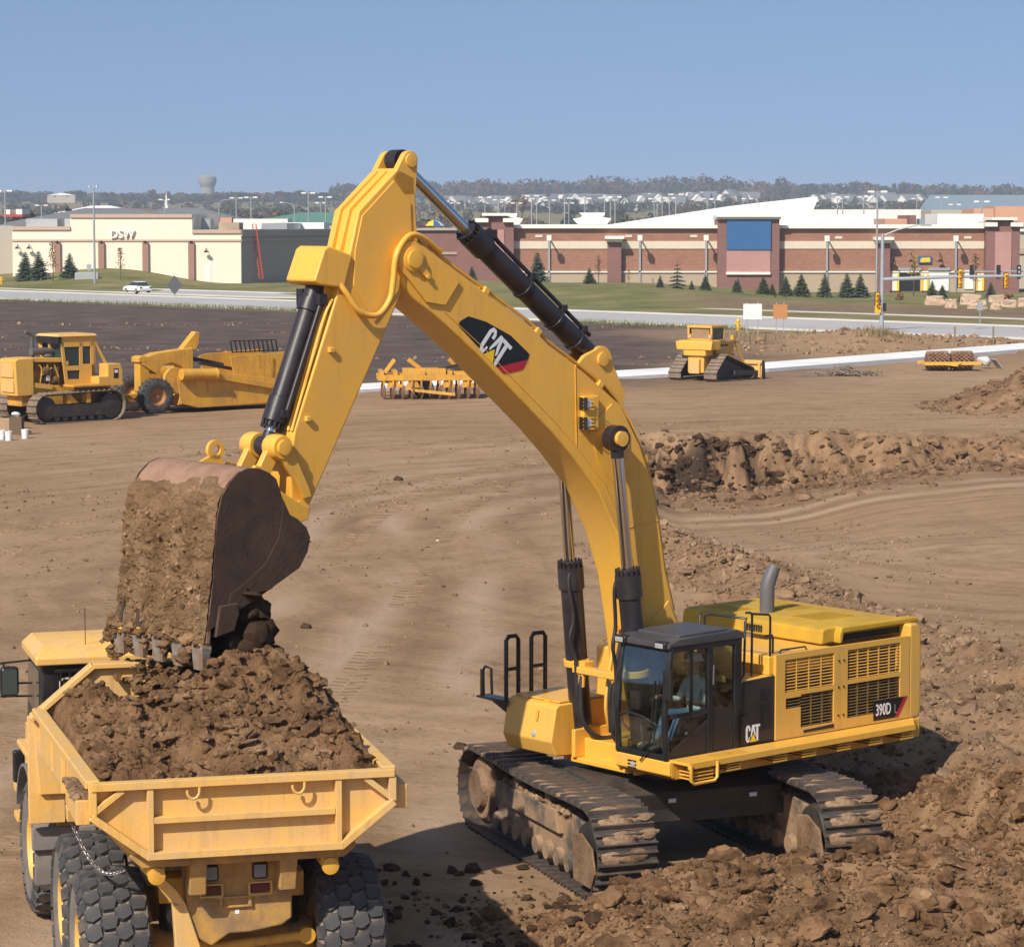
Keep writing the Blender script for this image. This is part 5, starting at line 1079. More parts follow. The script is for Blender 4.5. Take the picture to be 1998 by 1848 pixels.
put('lettering', text_mesh('CAT', .26, M['print_white'], .8, .001, bold=.006), sgn, BEND @ Matrix.Translation((7.22, 1.632, 2.33)) @ Matrix(((-1, 0, 0, 0), (0, 0, 1, 0), (0, 1, 0, 0), (0, 0, 0, 1))))
m = MB(); m.tube([(7.6, 1.66, 2.9), (7.55, 2.02, 2.92)], .016, 6); m.tube([(7.6, 1.66, 3.22), (7.55, 2.1, 3.20)], .016, 6); m.tube([(7.6, 1.66, 2.72), (7.55, 2.1, 2.74)], .016, 6); m.tube([(7.55, 2.05, 3.22), (7.55, 2.05, 2.72)], .016, 6); mr = m.build('mirror_arm', 'black', trk, smooth=60, xf=BEND)
m = MB(); m.box((7.52, 1.98, 2.95), (.12, .26, .42)); m.build('mirror', 'black', mr, bevel=.06, xf=BEND)
m = MB(); m.box((7.455, 1.98, 2.95), (.006, .2, .34)); m.build('mirror_glass', 'dark_pane', mr, xf=BEND)
m = MB(); m.tube([(6.75, 1.72, 1.75), (6.72, 1.80, 1.80), (6.72, 1.80, 2.55), (6.75, 1.78, 2.62), (6.95, 1.66, 2.62)], .022, 8); m.build('grab_rail', 'yellow_dusty', trk, smooth=60, xf=BEND)
for s_ in (-1, 1):
    m = MB(); o_ = arc(7.0, .75, 1.13, 20, 195, 16); i_ = arc(7.0, .75, 1.09, 20, 195, 16)[::-1]; m.prism(o_ + i_, min(s_ * 1.12, s_ * 1.86), max(s_ * 1.12, s_ * 1.86)); fd = m.build('fender', 'fender_rubber', trk, bevel=.012, xf=BEND)
    m = MB(); m.bx(5.80, 5.90, min(s_ * 1.05, s_ * 1.9), max(s_ * 1.05, s_ * 1.9), .95, 1.25); m.build('mud_flap', 'fender_rubber', fd, bevel=.015, xf=BEND)
    m = MB(); m.bx(5.94, 6.10, min(s_ * 1.0, s_ * 1.55), max(s_ * 1.0, s_ * 1.55), .9, 2.2); m.build('fender_plate', 'yellow_dusty', trk, bevel=.02, xf=BEND)
    m = MB(); m.bx(6.3, 8.2, min(s_ * 1.2, s_ * 1.82), max(s_ * 1.2, s_ * 1.82), 1.93, 2.02); m.build('platform', 'yellow_dusty', trk, bevel=.03, xf=BEND)
    m = MB(); m.bx(7.9, 8.05, min(s_ * 1.74, s_ * 1.90), max(s_ * 1.74, s_ * 1.90), 1.45, 1.9); m.build('side_lamp', 'black', trk, bevel=.03, xf=BEND)
    
    for z_ in (.85, 1.25): m = MB(); m.bx(8.1, 8.5, min(s_ * 1.55, s_ * 1.98), max(s_ * 1.55, s_ * 1.84), z_, z_ + .1); m.build('step', 'yellow_dusty', trk, bevel=.015, xf=BEND)
m = MB(); m.loft([[(8.5, y * 1, z) for y, z in ((-.7, 1.7), (.7, 1.7), (.7, 2.7), (-.7, 2.7))], [(9.9, y * .9, z) for y, z in ((-.7, 1.7), (.7, 1.7), (.7, 2.35), (-.7, 2.35))]]); m.build('engine_hood', 'yellow_dusty', trk, bevel=.06, xf=BEND)
m = MB(); m.bx(9.8, 10.0, -1.5, 1.5, .8, 1.7); m.build('bumper', 'yellow_dusty', trk, bevel=.04, xf=BEND)
m = MB(); m.tube([(7.0, 1.0, 3.5), (7.0, 1.0, 4.0)], .006, 5); m.build('aerial', 'black', cabt, xf=BEND)
# --- the heap of soil in the body
def heap_h(x, y):
    base = 2.84 + .10 * fbm(x * 1.3, y * 1.3, 3, 4)
    h = .40 * np.exp(-(((x - 3.2) / 1.1) ** 2 + ((y + .65) / .75) ** 2)) + .54 * np.exp(-(((x - 3.0) / 1.7) ** 2 + ((y + .1) / 1.1) ** 2)) + .22 * np.exp(-(((x - 1.6) / 1.2) ** 2 + ((y + .2) / 1.2) ** 2)) + .30 * np.exp(-(((x - 4.5) / .8) ** 2 + ((y - 1.2) / .4) ** 2))
    h = h + .35 * np.exp(-(((x - 4.4) / .7) ** 2 + ((y + 1.0) / .4) ** 2)) + .34 * np.exp(-(((x - 2.6) / 1.7) ** 2 + ((y + 1.15) / .5) ** 2)) + .16 * np.exp(-(((x - 2.0) / 2.2) ** 2 + ((y - 1.2) / .5) ** 2)) + .04 - .22 * np.exp(-(((x - 4.75) / .8) ** 2 + ((y - .1) / .8) ** 2))
    r = (ridged(x * 1.5, y * 1.5, 6, 3) - .6) * .40 + fbm(x * 4.5, y * 4.5, 5, 9, .62) * .15
    e = np.minimum.reduce([sst(0, .35, x - .06), sst(0, .16, 1.76 - np.abs(y)), sst(0, .25, 5.47 - x)])
    return base * 1 - .25 * (1 - e) + (h + r) * (.25 + .75 * e)
hx, hy = np.meshgrid(np.linspace(.06, 5.47, 330), np.linspace(-1.72, 1.72, 220), indexing='ij'); hz = heap_h(hx, hy)
i2 = np.arange(hx.size).reshape(hx.shape); F_ = np.stack([i2[:-1, :-1], i2[1:, :-1], i2[1:, 1:], i2[:-1, 1:]], -1).reshape(-1, 4)
heap = np_mesh('soil_load', np.stack([hx, hy, hz], -1).reshape(-1, 3), F_, 'soil', 180); heap.location = TRO; heap.rotation_euler = (0, 0, TRA)
tag(heap, 'heap of brown soil filling the dump truck body', 'soil', kind='stuff')
rg = np.random.RandomState(21); n = 2300; X = rg.uniform(.26, 5.3, n); Y = rg.uniform(-1.55, 1.55, n); S = .018 + .12 * rg.uniform(0, 1, n) ** 4.5
cl = clod_field('soil_load_clods', np.stack([X, Y, heap_h(X, Y)], 1), S, 'soil', LUMPS, .42, seed=3, smooth=28); cl.location = TRO; cl.rotation_euler = (0, 0, TRA); tag(cl, 'loose clods lying on the heap in the truck body', 'soil', kind='stuff')
# the big lumps at the right of the heap and the soil pouring from the bucket
V, F = clod_shapes(3, 77, 3)[0]
for (x, y, z, r, mt, lb) in ((4.35, -.95, 3.55, .40, 'soil_dark', 'large dark clod perched on the right of the heap, below the bucket'), (4.15, -1.35, 3.30, .30, 'soil_dark', 'dark clod lower on the right shoulder of the heap')):
    Q = V * r * np.array([1, .9, .95]); Q = Q * (1 + .10 * fbm(Q[:, 0] * 9, Q[:, 1] * 9 + Q[:, 2] * 7, 3, 5))[:, None]
    o = np_mesh('soil_clod', Q + np.array([x, y, z]), F, mt, 60); o.location = TRO; o.rotation_euler = (0, 0, TRA); tag(o, lb, 'clod')
P_ = []; S_ = []
for i in range(260):
    u = rg.uniform(-1.0, 1.05); P_.append((4.78 - .91 * u + rg.normal(0, .16), .10 - .42 * u + rg.normal(0, .16), 3.12 + rg.uniform(0, .36))); S_.append(rg.uniform(.03, .10))
po = clod_field('falling_soil', np.array(P_), np.array(S_), 'soil', LUMPS, .5, seed=12, smooth=28); po.location = TRO; po.rotation_euler = (0, 0, TRA); tag(po, 'soil pouring from the bucket teeth on to the heap', 'soil', kind='stuff')
rg = np.random.RandomState(4); n = 160; P_ = np.stack([rg.uniform(.1, 1.2, n), rg.uniform(1.75, 1.90, n), np.full(n, 2.80)], 1)
clod_field('soil_on_arm', P_, rg.uniform(.02, .07, n), 'mud_dry', PEBBLES, .4, body, seed=2, smooth=60)
# ------------------------------------------------------------------ machines parked further off
def ground_at(px, py):
    r = ray(px, py); t = np.geomspace(28, 900, 1400) / r.y; X = r.x * t; Y = r.y * t; Z = CAMZ + r.z * t; G = gh(X, Y)
    i = int(np.argmax(Z < G)); return Vector((float(X[i]), float(Y[i]), float(G[i])))
def belt_path(circles, n):
    """n evenly spaced (x, z, angle) points on the belt round circles listed counter-clockwise from the rear bottom"""
    pts = []
    k = len(circles); segs = []
    for i in range(k):
        x0, z0, r0 = circles[i]; x1, z1, r1 = circles[(i + 1) % k]
        dx, dz = x1 - x0, z1 - z0; D = math.hypot(dx, dz); base = math.atan2(dz, dx); off = math.acos(max(-1, min(1, (r0 - r1) / D))); a = base - off
        segs.append((a, (x0 + r0 * math.cos(a), z0 + r0 * math.sin(a)), (x1 + r1 * math.cos(a), z1 + r1 * math.sin(a))))
    dense = []
    for i in range(k):
        a, p, q = segs[i]; L = math.hypot(q[0] - p[0], q[1] - p[1]); m = max(2, int(L / .02))
        for j in range(m): dense.append((p[0] + (q[0] - p[0]) * j / m, p[1] + (q[1] - p[1]) * j / m))
        a2 = segs[(i + 1) % k][0]; c = circles[(i + 1) % k]
        while a2 < a: a2 += 2 * math.pi
        m = max(1, int((a2 - a) * c[2] / .02))
        for j in range(m): t = a + (a2 - a) * j / m; dense.append((c[0] + c[2] * math.cos(t), c[1] + c[2] * math.sin(t)))
    cum = [0]
    for i in range(len(dense)): p, q = dense[i], dense[(i + 1) % len(dense)]; cum.append(cum[-1] + math.hypot(q[0] - p[0], q[1] - p[1]))
    T = cum[-1]; out = []; j = 0
    for i in range(n):
        s = T * i / n
        while cum[j + 1] < s: j += 1
        p, q = dense[j % len(dense)], dense[(j + 1) % len(dense)]; out.append((p[0], p[1], math.atan2(q[1] - p[1], q[0] - p[0])))
    return out, T
def crawler(parent, circles, yc, width, nshoe, shoe_mat, belt_mat='steel_dark'):
    pts, T = belt_path(circles, nshoe); pit = T / nshoe
    m = MB(); d2, _ = belt_path(circles, 80)
    m.loft([[(x - q * math.sin(a), yc + w, z + q * math.cos(a)) for q, w in ((.02, -.12), (.02, .12), (.11, .12), (.11, -.12))] for x, z, a in d2], False, True)
    t = m.build('track', belt_mat, parent)
    s = MB(); s.bx(-pit * .48, pit * .48, -width / 2, width / 2, .0, .025); s.prism([(-pit * .44, 0), (-pit * .40, -.06), (-pit * .30, -.06), (-pit * .26, 0)], -width / 2, width / 2)
    me = s.mesh('track_shoe', M[shoe_mat])
    for x, z, a in pts: put('track_shoe', me, t, Matrix.Translation((x, yc, z)) @ Matrix.Rotation(-a, 4, 'Y'))
    return t
M['shoe_far'] = worn('dry_track_shoe', (.17, .13, .10), (.30, .21, .14), .7, 3, .6, .1, 20)
M['pane_far'] = mat('dark_cab_pane', (.035, .05, .052), .1)
M['engine_grime'] = worn('oily_engine', (.30, .16, .03), (.05, .04, .03), .85, 3.5, .5, .2, 20, sharp=(.40, .58))
# --- big pull tractor
p = ground_at(150, 824); A_T = R(180 + 42); fx = Vector((math.cos(A_T), math.sin(A_T), 0)); lf = Vector((-fx.y, fx.x, 0))
O = p - lf * 1.25; O.z = p.z - .03
tr = thing('crawler_tractor', 'old yellow crawler tractor with a closed cab, hitched to the scraper', 'tractor', O, A_T)
TC = [(-1.75, .74, .70), (1.75, .70, .66), (1.75, .72, .66), (-1.75, .76, .70)]
TC = [(-1.72, .74, .70), (1.72, .70, .66)]
for s_ in (-1, 1):
    crawler(tr, TC, s_ * 1.22, .78, 40, 'shoe_far')
    m = MB(); m.prism([(-1.7, .3), (1.7, .3), (1.9, .6), (1.6, .85), (-1.6, .9), (-1.9, .7)], s_ * 1.22 - .22, s_ * 1.22 + .22); f = m.build('track_frame', 'steel_dark', tr, bevel=.03)
    for x, r in ((-1.72, .56), (1.72, .52)): m = MB(); m.lathe([(-.2, .1), (-.2, r), (.2, r), (.26, .15)], (x, s_ * 1.22, .72), (0, s_, 0), 24); m.build('track_wheel', 'steel_dark', f, smooth=35)
    for i in range(6): m = MB(); m.lathe([(-.2, .05), (-.2, .15), (.2, .15), (.2, .05)], (-1.15 + i * .46, s_ * 1.22, .26), (0, 1, 0), 12); m.build('track_roller', 'steel_dark', f, smooth=35)
    for x in (-.5, .55): m = MB(); m.bx(x - .1, x + .1, s_ * 1.22 - .1, s_ * 1.22 + .28, .9, 1.34); m.build('carrier_post', 'yellow_old', f)
    m = MB(); m.bx(-2.35, .35, min(s_ * .7, s_ * 1.55), max(s_ * .7, s_ * 1.55), 1.62, 1.72); m.build('fender', 'yellow_old', tr, bevel=.02)
    m = MB(); m.prism([(-2.35, 1.72), (-1.05, 1.72), (-1.05, 2.05), (-1.55, 2.05), (-1.55, 2.62), (-2.25, 2.62), (-2.35, 2.3)], min(s_ * .75, s_ * 1.5), max(s_ * .75, s_ * 1.5)); fb = m.build('side_tank', 'yellow_side', tr, bevel=.03)
    m = MB(); m.bx(-2.12, -1.86, min(s_ * 1.5, s_ * 1.506), max(s_ * 1.5, s_ * 1.506), 1.95, 2.4); pl = m.build('maker_plate', 'black', fb); m = MB(); m.bx(-2.08, -1.90, min(s_ * 1.506, s_ * 1.51), max(s_ * 1.506, s_ * 1.51), 2.2, 2.34); m.build('plate_print', 'print_white', pl)
m = MB(); m.bx(-2.3, 2.5, -.6, .6, .8, 1.7); m.build('main_case', 'yellow_old', tr, bevel=.04)
m = MB(); m.prism([(2.78, 1.28), (2.86, 2.85), (2.7, 2.95), (1.9, 2.98), (1.9, 1.28)], -.72, .72); rad = m.build('radiator_guard', 'yellow_side', tr, bevel=.04)
for z0, z1 in ((1.45, 2.05), (2.12, 2.72)):
    m = MB(); m.prism([(-.52, z0), (.52, z0), (.52, z1 - .08), (.44, z1), (-.44, z1), (-.52, z1 - .08)], 2.80 + (z0 - 1.28) * .05, 2.835 + (z0 - 1.28) * .05, 'x'); m.build('radiator_grille', 'yellow_dusty', rad)
m = MB(); m.prism([(1.9, 2.78), (1.9, 2.98), (.35, 2.92), (.35, 2.72)], -.68, .68); m.build('hood', 'yellow_side', tr, bevel=.03)
m = MB(); m.bx(.3, 1.9, -.5, .5, 1.6, 2.75); m.bx(.5, .9, .5, .62, 1.8, 2.5); m.lathe([(0, .2), (.2, .2), (.24, .1)], (1.2, .5, 2.35), (0, 1, 0), 16); m.lathe([(0, .12), (.16, .12)], (.7, .55, 2.0), (0, 1, 0), 14); m.build('engine', 'engine_grime', tr, bevel=.02)
for k in range(5): m = MB(); m.tube(smooth_path([(.5 + k * .25, .55, 1.7), (.55 + k * .22, .64, 2.1 + .08 * k), (.75 + k * .2, .6, 2.65)], 4), .035, 6); m.build('engine_pipe', 'rubber' if k % 2 else 'yellow_old', tr, smooth=60)
m = MB(); m.bar((1.85, .66, 1.75), (.9, .66, 1.62), .05, .22); m.bar((1.5, .64, 2.15), (.9, .64, 2.5), .05, .05); m.build('engine_guard', 'yellow_side', tr)
m = MB(); m.bx(1.02, 1.20, .63, .65, 1.92, 2.15); m.build('engine_plate', 'print_white', tr)
m = MB(); m.cyl((1.55, -.05, 3.22), (.15, -.05, 3.22), .17, None, 20); m.cyl((.7, -.05, 3.0), (.7, -.05, 3.1), .28, .2, 16); m.build('air_cleaner', 'exhaust', tr, smooth=35)
m = MB(); m.tube([(1.35, -.25, 2.95), (1.35, -.25, 3.95), (1.45, -.25, 4.02), (1.70, -.25, 4.12)], .085, 12); m.build('exhaust_stack', 'exhaust', tr, smooth=50)
m = MB()                                                     # cab shell from posts and panels
for y in (-.86, .86):
    s_ = 1 if y > 0 else -1; a, b = sorted((y, y - s_ * .06))
    m.prism([(.32, 1.72), (.55, 3.62), (.40, 3.62), (.15, 1.72)], a, b); m.prism([(-.62, 1.72), (-.45, 1.72), (-.45, 3.62), (-.62, 3.62)], a, b); m.prism([(-1.30, 2.6), (-1.05, 2.6), (-1.05, 3.62), (-1.25, 3.62)], a, b)
    m.prism([(.16, 1.72), (-.45, 1.72), (-.45, 1.95), (.19, 1.95)], a, b); m.prism([(.25, 2.35), (-.45, 2.35), (-.45, 2.56), (.28, 2.56)], a, b); m.prism([(-.62, 1.72), (-1.1, 1.72), (-1.1, 2.62), (-.62, 2.62)], a, b)
    m.prism([(.45, 3.42), (-1.25, 3.42), (-1.25, 3.92), (.55, 3.92)], a, b); m.prism([(-1.25, 3.62), (-1.35, 3.62), (-1.95, 2.6), (-1.8, 2.6)], a, b)
m.bx(-1.3, -1.22, -.86, .86, 2.6, 3.9); m.bx(.15, .35, -.86, .86, 2.6, 2.78)
cb_ = m.build('tractor_cab', 'yellow_side', tr)
m = MB(); m.loft([[(.75, -.95, 3.9), (-1.35, -.95, 3.9), (-1.35, .95, 3.9), (.75, .95, 3.9)], [(.62, -.85, 4.0), (-1.3, -.85, 4.0), (-1.3, .85, 4.0), (.62, .85, 4.0)]]); m.build('cab_roof', 'yellow_dusty', cb_)
m = MB(); m.bx(.52, .72, -.9, .9, 3.58, 3.89); m.build('brow', 'black', cb_)
m = MB(); m.prism([(.16, 1.95), (-.45, 1.95), (-.45, 2.35), (.22, 2.35)], .81, .82); m.prism([(.28, 2.56), (-.45, 2.56), (-.45, 3.42), (.4, 3.42)], .81, .82); m.prism([(-.62, 2.62), (-1.1, 2.62), (-1.1, 3.42), (-.62, 3.42)], .81, .82); m.build('side_pane', 'pane_far', cb_, kind='stuff')
m = MB(); m.prism([(-.86, 2.6), (.86, 2.6), (.86, 3.6), (-.86, 3.6)], .38, .39, 'x'); m.build('front_pane', 'pane_far', cb_); m = MB(); m.bx(-1.0, .1, -.81, -.80, 2, 3.4); m.build('far_pane', 'pane_far', cb_)
m = MB(); m.bar((.48, .0, 2.7), (.62, 0, 3.65), .12, .08); m.bar((.42, -.82, 2.7), (.6, -.75, 3.62), .2, .1); m.build('front_post', 'yellow_side', cb_)
m = MB(); m.bar((-2.3, .3, .85), (-3.3, 0, .75), .2, .15); m.bar((-2.3, -.3, .85), (-3.3, 0, .75), .2, .15); m.build('drawbar', 'steel_dark', tr)
# --- pull scraper
p = ground_at(279, 806); A_S = R(180 + 38); fx = Vector((math.cos(A_S), math.sin(A_S), 0)); lf = Vector((-fx.y, fx.x, 0))
sc_ = thing('pull_scraper', 'weathered yellow pull scraper on big tyres behind the tractor', 'scraper', p, A_S)
def small_wheel(parent, x, y, r, w, rim='rust_rim'):
    m = MB(); m.ring([(-w * .5, r * .55), (-w * .55, r * .75), (-w * .45, r * .95), (-w * .2, r), (w * .2, r), (w * .45, r * .95), (w * .55, r * .75), (w * .5, r * .55)], (x, y, r), (0, 1, 0), 32); t = m.build('wheel', 'tyre', parent, smooth=50)
    for i in range(22):
        a = 2 * math.pi * i / 22
        for s_ in (-1, 1):
            l_ = MB(); l_.box((0, 0, 0), (.09, w * .42, .05)); mw = Matrix.Translation((x, y, r)) @ Matrix.Rotation(a + s_ * .07, 4, 'Y') @ Matrix.Translation((0, s_ * w * .26, r * 1.0)) @ Matrix.Rotation(s_ * .5, 4, 'Z')
            if i == 0 and s_ == -1: small_wheel.me = l_.mesh('tread_lug', M['tyre'])
            put('tread_lug', small_wheel.me, t, mw)
    m = MB(); m.lathe([(-w * .4, r * .2), (-w * .4, r * .5), (-w * .1, r * .45), (w * .1, r * .45), (w * .4, r * .56), (w * .42, r * .5), (w * .2, r * .38), (w * .2, r * .15), (w * .3, r * .12)], (x, y, r), (0, 1 if y > 0 else -1, 0), 24); m.build('rim', rim, t, smooth=35)
    return t
M['rust_rim'] = worn('rusty_rim', (.36, .17, .05), (.14, .08, .05), .7, 3, .6, .1, 20)
small_wheel(sc_, 0, 1.15, .84, .62); small_wheel(sc_, 0, -1.15, .84, .62)
m = MB(); m.cyl((0, -1.0, .84), (0, 1.0, .84), .16); m.bar((0, 0, .84), (1.9, 0, .72), .3, .22); m.bx(-.25, .25, -.3, .3, .7, 1.1); m.build('front_axle', 'yellow_old', sc_, bevel=.02)
m = MB(); m.bx(-.22, .30, -.28, .28, 1.0, 2.6); m.prism([(.40, 2.4), (.40, 2.62), (.2, 2.72), (-.2, 2.66), (-.2, 2.4)], -.36, .36); m.build('gooseneck_column', 'yellow_old', sc_, bevel=.03)
m = MB(); m.prism([(.25, 2.3), (.1, 2.62), (-.6, 2.82), (-2.6, 3.02), (-2.6, 1.9), (-2.2, 1.8), (-1.9, 2.15), (-1.4, 2.35), (-.9, 2.2), (-.6, 1.8)], -.35, .35); m.build('gooseneck', 'yellow_old', sc_, bevel=.04)
m = MB(); m.prism([(-2.0, 2.9), (-2.85, 3.78), (-3.05, 3.74), (-3.0, 3.2), (-2.85, 2.9)], -.22, .22); m.build('hoist_horn', 'yellow_old', sc_, bevel=.03)
for s_ in (-1, 1):
    m = MB(); m.prism([(-1.2, .45), (-1.0, 1.75), (-2.6, 1.95), (-5.6, 1.55), (-7.4, 1.35), (-8.3, 1.3), (-8.3, .55), (-6.4, .3), (-2.2, .22)], min(s_ * 1.42, s_ * 1.52), max(s_ * 1.42, s_ * 1.52)); m.build('bowl_side', 'yellow_old', sc_, bevel=.02)
    m = MB(); m.cyl((-1.1, s_ * 1.7, 1.85), (-2.9, s_ * 1.7, 1.80), .27, None, 20); m.lathe([(0, .27), (.12, .30), (.14, .2)], (-2.9, s_ * 1.7, 1.80), (-1, 0, 0), 20); m.build('draft_arm_boss', 'yellow_old', sc_, smooth=35)
    m = MB(); m.bar((-2.9, s_ * 1.66, 1.72), (-6.6, s_ * 1.6, 1.05), .16, .26); m.build('draft_arm', 'yellow_old', sc_, bevel=.02)
    m = MB(); m.lathe([(-.12, .3), (-.12, .62), (.12, .62), (.12, .3)], (-1.05, s_ * 1.2, 1.55), (0, 1, 0), 20); m.build('arm_hub', 'yellow_old', sc_, smooth=35)
    m = MB(); m.prism([(-4.2, 1.7), (-4.0, 2.55), (-4.4, 2.62), (-7.5, 2.75), (-7.9, 2.2), (-8.2, 1.3), (-5.6, 1.5)], min(s_ * 1.36, s_ * 1.42), max(s_ * 1.36, s_ * 1.42)); m.build('tail_side', 'yellow_old', sc_, bevel=.02)
    small_wheel(sc_, -7.3, s_ * 1.0, .78, .55)
m = MB(); m.bx(-6.4, -2.0, -1.42, 1.42, .22, .34); m.bx(-6.6, -6.4, -1.42, 1.42, .3, 2.4); m.prism([(-1.1, .4), (-1.5, 1.3), (-2.3, 1.8), (-2.4, 1.7), (-1.7, 1.2), (-1.3, .4)], -1.4, 1.4); m.build('bowl', 'yellow_old', sc_)
m = MB(); m.bar((-2.8, .5, 2.3), (-5.0, .3, 1.9), .12, .16); m.bar((-2.8, -.5, 2.5), (-4.6, -.2, 2.1), .2, .2); m.build('lift_cylinder', 'steel_dark', sc_)
for i in range(11): m = MB(); x = -4.9 - i * .26; m.bar((x, .2, 2.7), (x + .12, .2, 3.28), .04, .06); m.build('load_bar', 'black', sc_)
m = MB(); m.bar((-4.8, .2, 3.27), (-7.4, .2, 3.27), .04, .04); m.bar((-4.9, .2, 2.72), (-7.5, .2, 2.76), .05, .05); m.build('load_rail', 'black', sc_)
m = MB(); m.bx(-8.9, -8.2, -.9, .9, .9, 1.5); m.build('push_block', 'yellow_old', sc_, bevel=.05)
M['rust_disc'] = worn('rusty_disc', (.20, .10, .06), (.10, .07, .06), .6, 4, .6, .15, 30); M['screen'] = worn('wire_screen', (.30, .20, .11), (.1, .08, .06), .6, 8, .7, .1, 60)
# --- disc harrow
p = ground_at(838, 776); dh = thing('disc_harrow', 'rusty yellow disc harrow parked under the raised boom', 'harrow', p, R(185))
m = MB()
for y in (-.9, -.2, .5, 1.1): m.bx(-2.6, 2.7, y - .10, y + .10, .92, 1.2)
for x in (-2.4, -1.0, .4, 1.8, 2.5): m.bx(x - .11, x + .11, -1.0, 1.2, 1.2, 1.4)
for x in (-1.9, -.9, .9, 1.9): m.prism([(x - .35, .55), (x + .35, .55), (x + .2, .95), (x - .2, .95)], .95, 1.12)
m.bx(-.8, 1.4, -.3, .6, 1.2, 1.5); m.bx(-2.3, -1.2, .3, 1.0, 1.15, 1.36)
m.build('harrow_frame', 'yellow_old', dh)
for x, a in ((-1.6, .6), (2.3, -.5), (.2, .9)): m = MB(); m.bar((x, 0, 1.25), (x + a, .2, 1.95), .12, .2); m.build('hydraulic_ram', 'yellow_old', dh)
m = MB(); m.bar((-.3, .1, 1.4), (-2.0, .4, 1.75), .16, .16); m.build('hydraulic_cylinder', 'black', dh)
for k, y in enumerate((-.75, 1.15)):
    for i in range(11):
        x = -2.4 + i * .48; m = MB(); m.lathe([(-.07, .02), (-.02, .36), (.02, .36), (.07, .1)], (x, y, .34), (1, .25 * (1 if k else -1), 0), 18); m.build('disc', 'rust_disc', dh, smooth=40)
        m = MB(); m.bar((x, y, .35), (x, y + .05, 1.0), .09, .13); m.build('disc_hanger', 'yellow_old', dh)
for y in (.15, .55): small_wheel(dh, .35, y + .2, .50, .3, 'steel_dark')
m = MB(); m.bar((1.0, 1.3, .45), (-1.2, 2.0, .25), .12, .14); m.bar((2.4, .8, .9), (1.0, 1.3, .5), .14, .14); m.build('tow_bar', 'yellow_old', dh)
# --- dozer
p = ground_at(1352, 744); A_D = R(52); fx = Vector((math.cos(A_D), math.sin(A_D), 0)); dz = thing('bulldozer', 'small yellow bulldozer seen from behind, blade lowered', 'bulldozer', p + fx * 1.75 + Vector((fx.y, -fx.x, 0)) * .05, A_D)
DC = [(-1.55, .36, .34), (1.75, .36, .34), (-.75, 1.10, .36)]
for s_ in (-1, 1):
    crawler(dz, DC, s_ * 1.22, .86, 34, 'shoe_far')
    m = MB(); m.prism([(-1.5, .2), (1.7, .2), (1.8, .5), (-.4, 1.2), (-.9, 1.2)], s_ * 1.22 - .15, s_ * 1.22 + .15); f = m.build('track_frame', 'steel_dark', dz, bevel=.02)
    for x, z, r in DC: m = MB(); m.lathe([(-.2, .05), (-.2, r * .85), (.2, r * .85), (.2, .05)], (x, s_ * 1.22, z), (0, 1, 0), 20); m.build('track_wheel', 'steel_dark', f, smooth=35)
    m = MB(); m.bar((-.2, s_ * 1.72, .45), (2.3, s_ * 1.72, .35), .14, .26); m.build('push_arm', 'steel_dark', dz, bevel=.02)
    m = MB(); m.bar((1.35, s_ * .62, 2.35), (2.35, s_ * .75, .75), .1, .1); m.bx(1.2, 1.5, min(s_ * .5, s_ * .72), max(s_ * .5, s_ * .72), 2.2, 2.5); m.build('lift_cylinder', 'yellow_side', dz)
m = MB(); m.bx(-1.55, 1.6, -.55, .55, .45, 1.45); m.build('main_case', 'yellow_side', dz, bevel=.04)
m = MB(); m.bx(-1.75, -1.5, -.35, .35, .4, 1.25); m.build('drawbar_housing', 'yellow_dusty', dz, bevel=.05)
m = MB(); m.loft([[(-1.75, y * 1.18, z) for y, z in ((-1, 1.75), (1, 1.75), (1.08, 2.2), (-1.08, 2.2))], [(-1.6, y * 1.12, z) for y, z in ((-1, 1.75), (1, 1.75), (1.0, 2.28), (-1.0, 2.28))], [(-.7, y * 1.12, z) for y, z in ((-1, 1.75), (1, 1.75), (1.0, 2.28), (-1.0, 2.28))]]); m.bx(-1.7, -.9, -.75, .75, 1.42, 1.76); ft = m.build('fuel_tank', 'yellow', dz, bevel=.04)
m = MB(); m.lathe([(0, .13), (.006, .13)], (-1.742, 0, 2.08), (-1, 0, .1), 20); m.build('tank_badge', 'yellow_dusty', ft)
m = MB(); m.prism([(-.2, 1.45), (1.55, 1.45), (1.62, 2.05), (1.5, 2.12), (-.2, 2.25)], -.5, .5); m.build('hood', 'yellow_side', dz, bevel=.04)
m = MB(); m.bx(.1, 1.0, -.515, -.50, 1.9, 2.0); m.build('hood_stripe', 'black', dz)
m = MB()
for y in (-.78, .78):
    for x in (-1.12, .12): m.bx(x - .06, x + .06, y - .06, y + .06, 2.25, 3.02)
m.bx(-1.2, .2, -.84, .84, 2.98, 3.12); m.bx(-1.18, -1.06, -.84, .84, 2.25, 2.36); m.bx(-1.18, -1.06, -.84, -.6, 2.3, 2.62); m.bx(-1.18, -1.06, .6, .84, 2.3, 2.62); m.bx(-1.18, .18, -.84, .84, 2.22, 2.32); cd = m.build('dozer_cab', 'yellow_side', dz, bevel=.015)
m = MB(); m.bx(-1.10, -1.09, -.62, .62, 2.36, 2.95); m.build('rear_screen', 'screen', cd); m = MB(); m.bx(-1.0, .06, -.80, -.79, 2.32, 2.96); m.build('side_pane', 'pane_far', cd); m = MB(); m.bx(-1.0, .06, .79, .80, 2.32, 2.96); m.build('far_pane', 'pane_far', cd); m = MB(); m.bx(.12, .13, -.7, .7, 2.32, 2.96); m.build('front_pane', 'pane_far', cd)
for y in (-.72, .72): m = MB(); m.lathe([(0, .08), (.05, .08), (.06, .03)], (-1.18, y, 2.46), (-1, 0, 0), 14); m.build('rear_lamp', 'lamp', cd, smooth=40)
